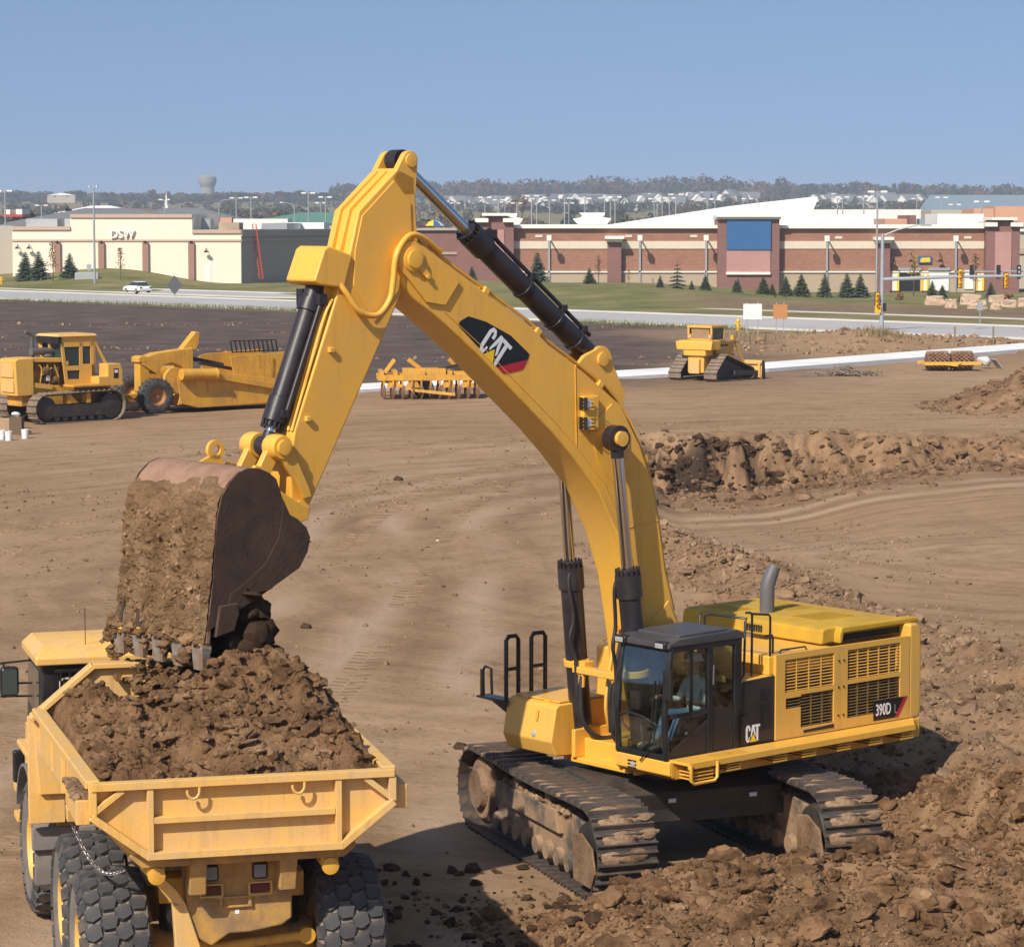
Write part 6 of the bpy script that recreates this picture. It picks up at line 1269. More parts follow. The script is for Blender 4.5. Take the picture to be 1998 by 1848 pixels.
m = MB(); m.cyl((.75, -.2, 2.1), (.75, -.2, 3.05), .05, None, 10); m.build('exhaust_stack', 'exhaust', dz, smooth=40)
m = MB(); m.prism([(2.30, .02), (2.52, -.02), (2.42, .25), (2.36, .6), (2.42, 1.0), (2.36, 1.06), (2.28, .6), (2.26, .2)], -2.0, 2.0); bl = m.build('blade', 'yellow_dusty', dz)
m = MB(); m.bx(2.2, 2.28, -1.95, 1.95, .85, .97); m.bx(2.18, 2.27, -1.9, -1.75, .1, .95); m.bx(2.18, 2.27, 1.75, 1.9, .1, .95); m.build('blade_rib', 'yellow_dusty', bl); m = MB(); m.prism([(2.2, -.02), (2.56, -.04), (2.45, 1.06), (2.24, 1.06)], -2.05, -2.0); m.build('blade_end', 'steel_dark', bl)
# --- sheepsfoot roller
p = ground_at(1852, 724); sr = thing('sheepsfoot_roller', 'towed sheepsfoot roller with two studded drums in a yellow frame', 'roller', p, R(8))
for x in (-.76, .76):
    m = MB(); m.cyl((x - .68, 0, .62), (x + .68, 0, .62), .45, None, 28); dr = m.build('drum', 'rust_disc', sr, smooth=40); m = MB()
    for i in range(9):
        for j in range(16):
            a = 2 * math.pi * (j + .5 * (i % 2)) / 16; c = Vector((x - .6 + i * .15, .45 * math.cos(a), .62 + .45 * math.sin(a))); d = Vector((0, math.cos(a), math.sin(a))); m.tube([c, c + d * .15], [.055, .04], 6)
    m.build('studs', 'mud_dry', dr, kind='stuff')
m = MB()
for y in (-.78, .78): m.bx(-1.75, 1.75, y - .08, y + .08, .38, .58)
for x in (-1.62, 0, 1.62): m.bx(x - .06, x + .06, -.78, .78, .40, .56)
m.build('roller_frame', 'yellow', sr, bevel=.01)
m = MB(); m.bar((-.5, -.78, .45), (0, -1.6, .4), .1, .1); m.bar((.5, -.78, .45), (0, -1.6, .4), .1, .1); m.build('tow_frame', 'yellow', sr)
# --- cartons and pails at the left edge
M['card'] = worn('cardboard', (.50, .33, .20), (.4, .26, .15), .4, 3, .8, .05, 20); M['card_dark'] = mat('shaded_card', (.13, .085, .05), .8); M['pail'] = worn('white_plastic', (.80, .80, .80), (.6, .6, .6), .2, 4, .4, .02, 20); M['cloth'] = mat('white_cloth', (.78, .77, .75), .9)
def carton(px, py, w, h, rz, lb, mt):
    p = ground_at(px, py); t = thing('cardboard_box', lb, 'box', p, rz); m = MB(); m.bx(-w / 2, w / 2, -w * .4, w * .4, 0, h); m.build('carton', mt, t, bevel=.01)
    for s_ in (-1, 1): m = MB(); m.bar((s_ * w / 2, 0, h), (s_ * (w / 2 + .12), 0, h + .1), w * .8, .012, (0, 0, 1)); m.build('flap', mt, t)
carton(8, 846, 1.0, .62, .25, 'open tan cardboard box at the left edge beside white pails', 'card'); carton(33, 848, .55, .75, -.1, 'upright brown cardboard box between the white pails', 'card_dark')
for px, py, lb in ((4, 858, 'white plastic pail at the left edge, before the tan box'), (17, 860, 'white plastic pail nearest the camera, before the cartons'), (49, 856, 'white plastic pail right of the brown carton')):
    p = ground_at(px, py); t = thing('pail', lb, 'bucket', p, 0); m = MB(); m.lathe([(0, .13), (.36, .155), (.36, .165), (.39, .165), (.39, .14), (.06, .12)], (0, 0, 0), (0, 0, 1), 20); m.build('tub', 'pail', t, smooth=35); m = MB(); m.tube([(.16 * math.cos(R(a)), .16 * math.sin(R(a)) * .3 + .02, .37 - .14 * math.sin(R(a))) for a in range(0, 181, 20)], .008, 5); m.build('handle', 'grey_metal', t)
p = ground_at(30, 838); m = MB(); V, F = CLODS[2]; m.add(V * np.array([.32, .2, .13]) + np.array([0, 0, .66]), [tuple(f) for f in F]); o = m.build('cloth_bundle', 'cloth', None, smooth=180); o.location = p; tag(o, 'crumpled white cloth on top of the cartons', 'cloth')
# --- wrapped rubble and brush
p = ground_at(1921, 720); m = MB(); V, F = clod_shapes(1, 31, 3)[0]; m.add(V * np.array([.62, .5, .62]) + np.array([0, 0, .42]), [tuple(f) for f in F]); o = m.build('wrapped_bundle', 'pail_grey', None, smooth=60) if False else None
M['sheet'] = worn('grey_plastic_sheet', (.62, .62, .62), (.25, .22, .2), .8, 2.5, .5, .3, 12)
t = thing('wrapped_bundle', 'bundle wrapped in white plastic sheet beside the studded roller', 'bundle', p, .3); m.build('sheet', 'sheet', t, smooth=60); m = MB(); m.box((.75, -.2, .3), (.08, .7, .75), Matrix.Rotation(-.7, 3, 'Y')); m.build('board', 'grey_metal', t)
p = ground_at(1648, 734); rg = random.Random(8); m = MB()
for i in range(170):
    c = Vector((rg.gauss(0, .9), rg.gauss(0, .6), 0)); d = Vector((rg.uniform(-1, 1), rg.uniform(-1, 1), rg.uniform(-.1, .35))).normalized(); c.z = max(.05, .45 - .35 * abs(c.x)) * rg.random() + .1; L = rg.uniform(.5, 1.3); m.tube([c - d * L / 2, c + d * L * .1 + Vector((0, 0, .05)), c + d * L / 2], [.03, .025, .008], 4)
M['twig'] = mat('dry_twigs', (.22, .17, .13), .9)
o = m.build('brush_pile', 'twig'); o.location = p; tag(o, 'pile of cut grey brush lying before the concrete strip', 'brush pile')
def litter(px, py, s, lb):
    p = ground_at(px, py); m = MB(); V, F = PEBBLES[1]; m.add(V * np.array([s, s * .8, s * .35]), [tuple(f) for f in F]); o = m.build('paper_scrap', 'pail'); o.location = p; tag(o, lb, 'litter')
litter(854, 1056, .09, 'white scrap of paper on the haul ground left of the boom'); litter(990, 1815, .05, 'white scrap lying in the truck shadow'); litter(1040, 955, .09, 'small pale scrap on the ground below the boom')
def stone(px, py, s, lb):
    p = ground_at(px, py); V, F = CLODS[4]; m = MB(); m.add(V * s + np.array([0, 0, s * .3]), [tuple(f) for f in F]); o = m.build('stone', 'soil_dark', None, smooth=50); o.location = p; tag(o, lb, 'stone')
stone(778, 938, .16, 'lone dark clod on the haul ground between bucket and boom'); stone(900, 1462, .12, 'lone clod on the ground left of the excavator tool box'); stone(598, 1228, .12, 'lone dark clod right of the bucket on open ground')
# ------------------------------------------------------------------ stores across the road
def W6(x, y): return ((x / 2.4975) * .7992, (430 + y / 2.4975) * .7992)
def W8(x, y): return ((1100 + x / 2.854) * .7992, (430 + y / 2.854) * .7992)
def W1(x, y): return ((1700 + x / 2.4975) * .7992, (430 + y / 2.4975) * .7992)
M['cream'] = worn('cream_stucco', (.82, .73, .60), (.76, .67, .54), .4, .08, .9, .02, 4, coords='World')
M['tan_trim'] = worn('tan_trim', (.52, .38, .29), (.45, .33, .25), .4, .2, .9, .02, 4, coords='World')
M['pilaster'] = worn('brown_pilaster', (.34, .19, .145), (.3, .17, .13), .4, .2, .9, .02, 4, coords='World')
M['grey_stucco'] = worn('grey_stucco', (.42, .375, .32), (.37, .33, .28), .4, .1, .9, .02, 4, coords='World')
def brick_mat(name, c1, c2, mortar):
    m, n, l, b = new_mat(name); geo = n.new('ShaderNodeNewGeometry'); sx = n.new('ShaderNodeSeparateXYZ'); cb = n.new('ShaderNodeCombineXYZ')
    l.new(geo.outputs['Position'], sx.inputs[0]); ad = n.new('ShaderNodeMath'); l.new(sx.outputs[0], ad.inputs[0]); l.new(sx.outputs[1], ad.inputs[1]); l.new(ad.outputs[0], cb.inputs[0]); l.new(sx.outputs[2], cb.inputs[1])
    t = n.new('ShaderNodeTexBrick'); t.inputs['Color1'].default_value = (*c1, 1); t.inputs['Color2'].default_value = (*c2, 1); t.inputs['Mortar'].default_value = (*mortar, 1); t.inputs['Scale'].default_value = 1.0
    t.inputs['Brick Width'].default_value = .6; t.inputs['Row Height'].default_value = .2; t.inputs['Mortar Size'].default_value = .012; l.new(cb.outputs[0], t.inputs['Vector'])
    nz = n.new('ShaderNodeTexNoise'); nz.inputs['Scale'].default_value = .35; l.new(geo.outputs['Position'], nz.inputs['Vector']); hs = n.new('ShaderNodeHueSaturation'); mr = n.new('ShaderNodeMapRange'); mr.inputs[3].default_value = .88; mr.inputs[4].default_value = 1.12
    l.new(nz.outputs['Fac'], mr.inputs[0]); l.new(mr.outputs[0], hs.inputs['Value']); l.new(t.outputs[0], hs.inputs['Color']); l.new(hs.outputs[0], b.inputs['Base Color']); b.inputs['Roughness'].default_value = .9; return m
M['brick'] = brick_mat('red_brown_brick', (.27, .125, .082), (.33, .16, .105), (.30, .2, .15)); M['brick_dark'] = brick_mat('plum_brick', (.20, .098, .088), (.235, .115, .10), (.22, .14, .12)); M['brick_pink'] = brick_mat('pink_brick', (.42, .215, .20), (.45, .24, .22), (.42, .26, .23))
M['band'] = worn('cream_block', (.66, .57, .46), (.6, .52, .42), .4, .2, .9, .02, 3, coords='World'); M['base_block'] = worn('tan_block', (.42, .33, .24), (.36, .28, .2), .5, .2, .9, .02, 3, coords='World')
M['cornice'] = worn('white_cornice', (.78, .75, .68), (.7, .67, .6), .3, .3, .8, .02, 3, coords='World'); M['roof_white'] = worn('white_membrane', (.86, .86, .85), (.8, .8, .79), .4, .05, .7, .0, 2, coords='World'); M['blue_panel'] = worn('blue_panel', (.03, .12, .30), (.025, .10, .26), .4, .3, .5, .02, 4, coords='World')
M['roof_grey_far'] = worn('grey_shingle', (.16, .165, .18), (.12, .12, .13), .4, .3, .9, .02, 2); M['siding_white'] = worn('white_siding', (.78, .76, .72), (.7, .68, .64), .3, .4, .8, .02, 2); M['siding_tan'] = worn('tan_siding', (.45, .40, .33), (.4, .35, .29), .3, .4, .8, .02, 2); M['brown_roof'] = mat('brown_shingle', (.15, .115, .09), .9); M['siding_grey'] = worn('grey_siding', (.30, .31, .33), (.25, .26, .28), .3, .4, .8, .02, 2); M['salmon'] = worn('salmon_wall', (.60, .33, .22), (.55, .3, .2), .3, .3, .9, .02, 2); M['green_roof'] = mat('green_metal_roof', (.10, .22, .17), .6); M['blue_roof'] = mat('grey_blue_metal_roof', (.25, .31, .36), .5); M['red_paint'] = mat('red_ladder_paint', (.5, .05, .03), .5)
class Facade:
    """a wall plane parallel to the picture at distance Y; pixel helper functions give metres on it"""
    def __init__(s, Y): s.Y = Y
    def x(s, px): return (px - 999) / FPX * s.Y * 1.0
    def z(s, py): return at(999, py, s.Y).z
    def slab(s, px0, px1, py0, py1, d0, d1, name, mt, par, bevel=0):
        """box proud of the plane by d0 (towards the camera) and reaching back by d1"""
        m = MB(); z0, z1 = sorted((s.z(py0), s.z(py1))); m.bx(s.x(px0), s.x(px1), s.Y - d0, s.Y + d1, z0, z1); return m.build(name, mt, par, bevel)
def F6(a, *k): return None
# --- the cream store
fa = Facade(395); st = thing('shoe_store', 'long cream store with DSW letters and brown pilasters', 'store')
X6 = lambda x: W6(x, 0)[0]; Y6 = lambda y: W6(0, y)[1]
for (a, b, t) in ((85, 440, 310), (440, 1180, 235), (1180, 1475, 330)):
    fa.slab(X6(a), X6(b), Y6(t), Y6(680), 0, 38, 'wall', 'cream', st); fa.slab(X6(a) - (0 if a == 440 else 0), X6(b), Y6(t) - .5, Y6(t + 20), .25, .3, 'parapet_trim', 'tan_trim', st)
fa.slab(X6(85), X6(1475), Y6(388), Y6(400), .15, 0, 'belt_course', 'tan_trim', st)
for x in (360, 627, 895, 1173):
    pl = fa.slab(X6(x - 18), X6(x + 18), Y6(404), Y6(680), .45, 0, 'pilaster', 'pilaster', st); fa.slab(X6(x - 9), X6(x + 9), Y6(397), Y6(404), .7, -.3, 'wall_lamp', 'black', pl)
fa.slab(X6(1257), X6(1290), Y6(548), Y6(660), .06, 0, 'door', 'white', st)
for x, y in ((1265, 462), (120, 440), (190, 440)):
    m = MB(); X_, Z_ = fa.x(X6(x)), fa.z(Y6(y)); m.tube([(X_, fa.Y, Z_ + .4), (X_, fa.Y - .5, Z_ + .5), (X_, fa.Y - .8, Z_ + .2)], .05, 6); m.lathe([(0, .12), (-.3, .4)], (X_, fa.Y - .8, Z_ + .2), (0, 0, 1), 10); m.build('gooseneck_lamp', 'black', st)
lm = text_mesh('DSW', 1.75, M['white'], .86, .14, bold=.02); zc = fa.z(Y6(358)); put('lettering', lm, st, Matrix.Translation((fa.x(X6(756)), fa.Y - .3, zc)) @ Matrix.Rotation(R(90), 4, 'X') @ Matrix.Diagonal((1.02, .94, 1, 1)))
# shaded flank, running back from the corner
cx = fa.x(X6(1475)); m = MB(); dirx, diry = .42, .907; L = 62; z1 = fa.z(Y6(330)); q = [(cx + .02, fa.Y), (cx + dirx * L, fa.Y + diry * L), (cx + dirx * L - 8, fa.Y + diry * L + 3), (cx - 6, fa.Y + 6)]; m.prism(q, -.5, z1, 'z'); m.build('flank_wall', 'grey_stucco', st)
def flank(t0, t1, z0, z1_, out, nm, mt):
    m = MB(); nx_, ny_ = diry, -dirx; q = [(cx + dirx * t + nx_ * o, fa.Y + diry * t + ny_ * o) for t, o in ((t0, 0), (t1, 0), (t1, out), (t0, out))]; m.prism(q, z0, z1_, 'z'); m.build(nm, mt, st)
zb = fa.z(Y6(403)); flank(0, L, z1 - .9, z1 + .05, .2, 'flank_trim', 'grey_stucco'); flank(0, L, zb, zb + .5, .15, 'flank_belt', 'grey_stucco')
for t in (30, 55): flank(t, t + 3, -.5, zb, .4, 'flank_pilaster', 'pilaster')
m = MB(); a0 = Vector((cx + 2.6, fa.Y + 3.0, .6)); b0 = Vector((cx + 1.6, fa.Y + 3.2, z1 + .8))
for o in (-.25, .25): m.bar(a0 + Vector((o, 0, 0)), b0 + Vector((o, 0, 0)), .12, .12)
for i in range(18): c = a0.lerp(b0, i / 17); m.bar(c - Vector((.25, 0, 0)), c + Vector((.25, 0, 0)), .06, .06)
o = m.build('ladder', 'red_paint'); tag(o, 'red extension ladder leaning on the grey flank of the cream store', 'ladder')
for i, (a, b, t, u, mt, d) in enumerate(((170, 360, 262, 312, 'grey_metal', 8), (405, 440, 262, 312, 'grey_metal', 8), (1340, 1465, 285, 330, 'base_block', 6), (1240, 1290, 262, 330, 'grey_metal', 5), (1600, 1755, 290, 328, 'grey_metal', 60))):
    o = Facade(fa.Y + 12 if i < 4 else 440).slab(X6(a), X6(b), Y6(t), Y6(u + 12), 0, d, 'rooftop_unit', mt, None); tag(o, ['long grey cooling unit on the left roof of the cream store', 'small grey unit beside the raised parapet of the cream store', 'tan rooftop unit on the right end of the cream store', 'slim dark rooftop unit beside the raised parapet', 'grey rooftop unit behind the shaded flank wall'][i], 'rooftop unit')
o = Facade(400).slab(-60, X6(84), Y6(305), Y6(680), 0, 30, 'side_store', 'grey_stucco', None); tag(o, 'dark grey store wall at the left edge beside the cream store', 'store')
# --- the brick store
fb = Facade(400); bs = thing('brick_store', 'long brown brick store with cream band and towers', 'store')
X8 = lambda x: W8(x, 0)[0]; Y8 = lambda y: W8(0, y)[1]; X1 = lambda x: W1(x, 0)[0]; Y1_ = lambda y: W1(0, y)[1]
XL, XR = X8(440), X1(1745)
fb.slab(XL, XR, Y8(365), Y8(455), 0, 45, 'upper_wall', 'brick', bs); fb.slab(XL, XR, Y8(455), Y8(508), .12, 44, 'band', 'band', bs); fb.slab(XL, XR, Y8(508), Y8(668), 0, 45, 'wall', 'brick', bs); fb.slab(XL, XR, Y8(668), Y8(850), .12, 44, 'base_course', 'base_block', bs); fb.slab(XL, XR, Y8(664), Y8(674), .35, 0, 'water_table', 'cornice', bs)
fb.slab(XL, XR, Y8(345), Y8(366), .7, 44.5, 'cornice', 'cornice', bs); fb.slab(XL, XR, Y8(345) - .4, Y8(345), -.5, 43, 'roof', 'roof_white', bs)
def tower(px0, px1, top, nm, panel=None, steps=False):
    t = fb.slab(px0, px1, top + 6, Y8(850), 1.6, 6, nm, 'brick_dark', bs)
    w = px1 - px0
    if steps:
        fb.slab(px0 - w * .07, px0 + w * .30, top + 7, top + 15, 2.3, 6, 'tower_cap', 'cornice', t); fb.slab(px1 - w * .30, px1 + w * .07, top + 7, top + 15, 2.3, 6, 'tower_cap', 'cornice', t); fb.slab(px0 + w * .2, px1 - w * .2, top + 2, top + 14, 1.5, 5, 'tower_head', 'brick_dark', t); fb.slab(px0 + w * .12, px1 - w * .12, top - 3, top + 2.5, 2.5, 6, 'tower_cornice', 'cornice', t)
    else:
        fb.slab(px0 - w * .04, px1 + w * .04, top - 2, top + 2, 2.5, 6.5, 'tower_cornice', 'cornice', t); fb.slab(px0 - w * .02, px1 + w * .02, top + 2, top + 6.5, 2.0, 6.2, 'tower_cap', 'cornice', t)
    return t
t1 = tower(X8(190), X8(440), Y8(270), 'corner_tower', steps=True); fb.slab(X8(262), X8(375), Y8(375), Y8(640), 1.75, -1.5, 'tower_panel', 'brick_pink', t1)
t2 = tower(X1(122), X1(495), Y1_(245), 'entry_tower'); fb.slab(X1(175), X1(442), Y1_(268), Y1_(450), 1.9, -1.5, 'blue_sign_panel', 'blue_panel', t2); fb.slab(X1(175), X1(440), Y1_(452), Y1_(585), 1.75, -1.5, 'tower_panel', 'brick_pink', t2); fb.slab(X1(172), X1(440), Y1_(585), Y1_(600), 2.0, -1.5, 'sill', 'cornice', t2)
t3 = tower(X1(1748), X1(1950), Y1_(262), 'corner_tower', steps=True); fb.slab(X1(1800), X1(1898), Y1_(342), Y1_(600), 1.75, -1.5, 'tower_panel', 'brick_pink', t3)
for px0, px1, py in ((X8(1090), X8(1185), Y8(418)), (X1(1085), X1(1168), Y1_(372))):
    t = fb.slab(px0, px1, py + 12, Y8(850), 1.2, 1, 'buttress', 'brick_dark', bs); w = px1 - px0; fb.slab(px0 - w * .2, px1 + w * .2, py, py + 6, 2.4, 0, 'buttress_cap', 'cornice', t); fb.slab(px0 - w * .08, px1 + w * .08, py + 6, py + 12, 1.7, 0, 'buttress_neck', 'cornice', t)
for px, py in [(X8(x), Y8(430)) for x in (685, 1316, 1776)] + [(X1(x), Y1_(380)) for x in (790, 1573)]:
    t = fb.slab(px - 1.8, px + 1.8, py + 6, Y8(840), .35, 0, 'downpipe', 'grey_metal', bs); Facade(397).slab(px - 4.5, px + 4.5, py - 5, py + 6, .35, .35, 'lamp_box', 'cornice', t); fb.slab(px - 1, px + 1, py - 1, py + 2, 2.7, 0, 'lamp_arm', 'grey_metal', t)
for px, py in [(X8(x), Y8(420)) for x in (615, 1237, 1690)] + [(X1(x), Y1_(376)) for x in (860, 1645)]: fb.slab(px - 7, px + 7, py - 2.5, py + 2.5, .1, 0, 'wall_vent', 'band', bs)
sg = fb.slab(X1(1345), X1(1425), Y1_(490), Y1_(532), .3, 0, 'wall_sign', 'blue_panel', bs); m = MB(); m.prism([(fb.x(X1(x)), fb.z(Y1_(y))) for x, y in ((1355, 515), (1365, 500), (1415, 498), (1418, 524), (1360, 527))], fb.Y - .36, fb.Y - .3); m.build('sign_print', 'yellow_bright', sg)
for x0, x1, mt, hd in ((1228, 1355, 'black', 'white'), (1410, 1532, 'white', 'grey_metal')):
    d = fb.slab(X1(x0), X1(x1), Y1_(575), Y1_(700), .3, -.1, 'dock_door', mt, bs); fb.slab(X1(x0 - 6), X1(x1 + 6), Y1_(560), Y1_(576), .6, 0, 'dock_lintel', 'grey_metal', d)
    if mt == 'black': fb.slab(X1(x0 + 5), X1(x1 - 5), Y1_(576), Y1_(588), .5, -.3, 'raised_door', 'white', d)
for x0, x1 in ((1160, 1228), (1360, 1408), (1690, 1745)):
    d = fb.slab(X1(x0), X1(x1), Y1_(595), Y1_(700), .4, -.1, 'dock_panel', 'cream', bs)
    for x in (x0, x1 - 12): fb.slab(X1(x), X1(x + 12), Y1_(600), Y1_(700), .6, -.4, 'bumper_strip', 'yellow_bright', d)
fb.slab(X1(1628), X1(1682), Y1_(575), Y1_(690), .3, -.1, 'service_door', 'white', bs)
for x in (1185, 1300, 1475):
    m = MB(); X_, Z_ = fb.x(X1(x)), fb.z(Y1_(520)); m.tube([(X_, fb.Y, Z_ + 1.0), (X_, fb.Y - .6, Z_ + 1.2), (X_, fb.Y - .9, Z_ + .4)], .06, 6); m.lathe([(0, .15), (-.4, .5)], (X_, fb.Y - .9, Z_ + .3), (0, 0, 1), 10); m.build('gooseneck_lamp', 'black', bs)
# neighbours of the brick store
def block(px0, px1, py0, py1, Y, d, nm, mt, lb, cat='store', trim=None):
    o = Facade(Y).slab(px0, px1, py0, py1, 0, d, nm, mt, None); tag(o, lb, cat)
    if trim: Facade(Y).slab(px0, px1, py0 - .6, py0 + 3, .5, d, 'parapet', trim, o)
    return o
def wblk(x0, x1, y0, y1, *a, **k): return block(X1(x0), X1(x1), Y1_(y0), Y1_(y1), *a, **k)
nb = block(812, 892, 447, 560, 440, 30, 'neighbour_store', 'brick_dark', 'dark brick store seen between stick and cylinder rod', trim='grey_stucco'); Facade(440).slab(812, 892, 492, 497, .2, 0, 'belt_course', 'base_block', nb)
block(892, 948, 470, 560, 430, 30, 'neighbour_store', 'brick_dark', 'low dark brick wall left of the brick corner tower')
nb = wblk(1955, 2200, 330, 700, 420, 30, 'neighbour_store', 'siding_tan', 'tan store at the right edge beside the brick corner tower', trim='cornice'); Facade(420).slab(X1(1955), X1(2200), Y1_(440), Y1_(475), .3, 0, 'band', 'base_block', nb)
# white sloping roof screens behind the brick store
m = MB(); fw_ = Facade(432); m.prism([(fw_.x(X8(1150)), fw_.z(Y8(338))), (fw_.x(X8(1998)), fw_.z(Y8(208))), (fw_.x(X1(730)), fw_.z(Y1_(128))), (fw_.x(X1(722)), fw_.z(Y1_(165))), (fw_.x(X1(690)), fw_.z(Y1_(240))), (fw_.x(X1(660)), fw_.z(Y1_(330))), (fw_.x(X8(1150)), fw_.z(Y8(380)))], 432, 450)
o = m.build('roof_screen', 'roof_white'); tag(o, 'tall white wedge-shaped roof screen rising behind the blue panel tower', 'roof')
m = MB(); fw_ = Facade(440); m.prism([(fw_.x(X8(a)), fw_.z(Y8(b))) for a, b in ((885, 335), (850, 300), (905, 292), (918, 275), (895, 258), (1075, 258), (1055, 290), (1115, 296), (1090, 335))], 440, 441.5); o = m.build('parapet_back', 'roof_white'); tag(o, 'white stepped back of a parapet tower above the brick store', 'parapet')
m = MB(); m.prism([(fw_.x(X8(a)), fw_.z(Y8(b))) for a, b in ((385, 335), (420, 300), (400, 262), (465, 262), (455, 290), (505, 298), (480, 335))], 440, 441.5); o = m.build('parapet_back', 'roof_white'); tag(o, 'white stepped parapet back beside the left brick tower', 'parapet')
for i, (x0, x1, y0, y1, Y, mt, lb) in enumerate(((615, 1100, 235, 330, 470, 'roof_white', 'white store wall just right of the wedge-shaped roof screen'), (1140, 1280, 262, 320, 455, 'salmon', 'low salmon wall behind the signal pole'), (1290, 1330, 240, 320, 452, 'brick_dark', 'small brick block above the brick store roof'), (1460, 1740, 232, 330, 460, 'roof_white', 'white store wall left of the right brick tower'), (1680, 1800, 200, 300, 520, 'salmon', 'salmon store with round arch behind the right tower'), (1420, 1680, 208, 262, 560, 'siding_tan', 'tan store under the blue-grey metal roof'), (1810, 2150, 185, 300, 560, 'salmon', 'wide salmon store at the right edge under a green canopy'), (680, 1360, 205, 262, 600, 'siding_white', 'long low white store before the far houses'))): wblk(x0, x1, y0, y1, Y, 14, 'far_store', mt, lb)
for x0, x1, Y, lb, mt in ((1350, 2300, 640, 'large blue-grey metal roof at the right behind the salmon stores', 'blue_roof'),):
    f_ = Facade(Y); m = MB(); za, zb_ = f_.z(Y1_(205)), f_.z(Y1_(135)); m.loft([[(f_.x(X1(x0)), Y, za), (f_.x(X1(x1)), Y, za), (f_.x(X1(x1)), Y, za - 4), (f_.x(X1(x0)), Y, za - 4)], [(f_.x(X1(x0 + 160)), Y + 25, zb_ + .9), (f_.x(X1(x1)), Y + 25, zb_ + .9), (f_.x(X1(x1)), Y + 25, za - 4), (f_.x(X1(x0 + 160)), Y + 25, za - 4)]]); o = m.build('metal_roof', mt); tag(o, lb, 'roof')
def W6b(x0, x1, y0, y1, Y, d, nm, mt, lb, cat='store', trim=None): return block(X6(x0), X6(x1), Y6(y0), Y6(y1), Y, d, nm, mt, lb, cat, trim)
W6b(1755, 1980, 285, 345, 470, 14, 'far_store', 'roof_white', 'white roof wall behind the shaded flank, left of the stick'); W6b(1430, 1760, 262, 345, 520, 10, 'far_store', 'siding_white', 'white store with small vents between two lamp posts'); W6b(1300, 1420, 255, 345, 560, 10, 'far_store', 'salmon', 'low salmon store left of the tan rooftop unit')
def roof_house(px, py, Y, w, d, h, rh, mt, nm, lb, cat='building', hip=False, rm='roof_grey_far', yaw=0.0, group=None, win=True):
    c = at(px, py, Y); t = thing(nm, lb, cat, (c.x, Y, c.z - h - rh), yaw, group); m = MB(); m.bx(-w / 2, w / 2, -d / 2, d / 2, -4, h); m.prism([(-w / 2, h), (w / 2, h), (0, h + rh)], -d / 2, -d / 2 + .2) if not hip else None; m.build('wall', mt, t)
    m = MB(); e = .4; i_ = w * .3 if hip else 0
    m.add([(-w / 2 - e, -d / 2 - e, h), (w / 2 + e, -d / 2 - e, h), (w / 2 + e, d / 2 + e, h), (-w / 2 - e, d / 2 + e, h), (0 - (w / 2 - i_ if hip else 0) * .6, -d / 2 - e if not hip else 0, h + rh), (0 + (w / 2 - i_ if hip else 0) * .6, d / 2 + e if not hip else 0, h + rh)], [(0, 3, 5, 4), (1, 4, 5, 2), (0, 4, 1), (3, 2, 5)] if not hip else [(0, 1, 5, 4), (2, 3, 4, 5), (0, 4, 3), (1, 2, 5)]); m.build('roof', rm, t)
    if win:
        for x in (-w * .22, w * .22): m = MB(); m.bx(x - .6, x + .6, -d / 2 - .08, -d / 2, h * .35, h * .35 + 1.5); m.build('window', 'pane_far', t)
    return t
roof_house(X6(660), Y6(196), 640, 44, 20, 4, 3.4, 'siding_tan', 'far_hall', 'broad grey hipped roof above the raised cream parapet', hip=True); roof_house(X6(400), Y6(232), 600, 26, 16, 3, 2.4, 'siding_tan', 'far_hall', 'grey hipped roof left of the raised cream parapet', hip=True)
roof_house(X6(620), Y6(182), 900, 26, 26, 5, 2.4, 'siding_white', 'far_barn', 'white curved-edge barn roof behind the cream store', hip=True, rm='roof_white'); roof_house(X6(860), Y6(198), 820, 24, 16, 3, 3.0, 'siding_tan', 'far_house', 'brown roofed house right of the tall lamp post', 'house', hip=True, rm='brown_roof'); roof_house(X6(1120), Y6(194), 820, 36, 20, 3, 3.4, 'siding_tan', 'far_hall', 'dark grey hipped roof right of the steeple', hip=True)
roof_house(X6(1940), Y6(222), 640, 34, 20, 3, 2.6, 'siding_tan', 'far_hall', 'green metal roof seen left of the stick', hip=True, rm='green_roof'); roof_house(X6(985), Y6(198), 900, 12, 10, 4, 3, 'siding_white', 'far_house', 'white gabled house below the steeple', 'house')
o = W6b(25, 150, 235, 250, 520, 8, 'service_station', 'red_paint', 'low red and white building at the far left between conifers', 'building'); Facade(520).slab(X6(40), X6(75), Y6(205), Y6(235), 0, 8, 'roof_peak', 'siding_white', o); Facade(520).slab(X6(110), X6(148), Y6(203), Y6(235), 0, 8, 'roof_peak', 'siding_white', o)
t = roof_house(X6(378), Y6(104), 2400, 24, 10, 2.4, 2.2, 'siding_tan', 'far_house', 'small white farmhouse on the hill left of the tall lamp post', 'house', rm='roof_white')
# rainbow umbrella behind the cylinder rod
c = at(846, 441, 560); t = thing('striped_canopy', 'striped red, yellow and blue dome canopy left of the cylinder rod', 'canopy', (c.x, 560, c.z)); cols_ = ['print_red', 'yellow_bright', 'blue_panel', 'white']
for k in range(8):
    m = MB(); a0, a1 = 2 * math.pi * k / 8, 2 * math.pi * (k + 1) / 8; P_ = [(2.2 * r * math.cos(a), 2.2 * r * math.sin(a), 1.2 * (1 - r ** 2)) for r in (1, .6) for a in (a0, a1)] + [(0, 0, 1.2)]; m.add(P_, [(0, 1, 3, 2), (2, 3, 4)]); m.build('panel', cols_[k % 4], t)
m = MB(); m.cyl((0, 0, -4), (0, 0, 1.15), .08); m.build('mast', 'grey_metal', t)
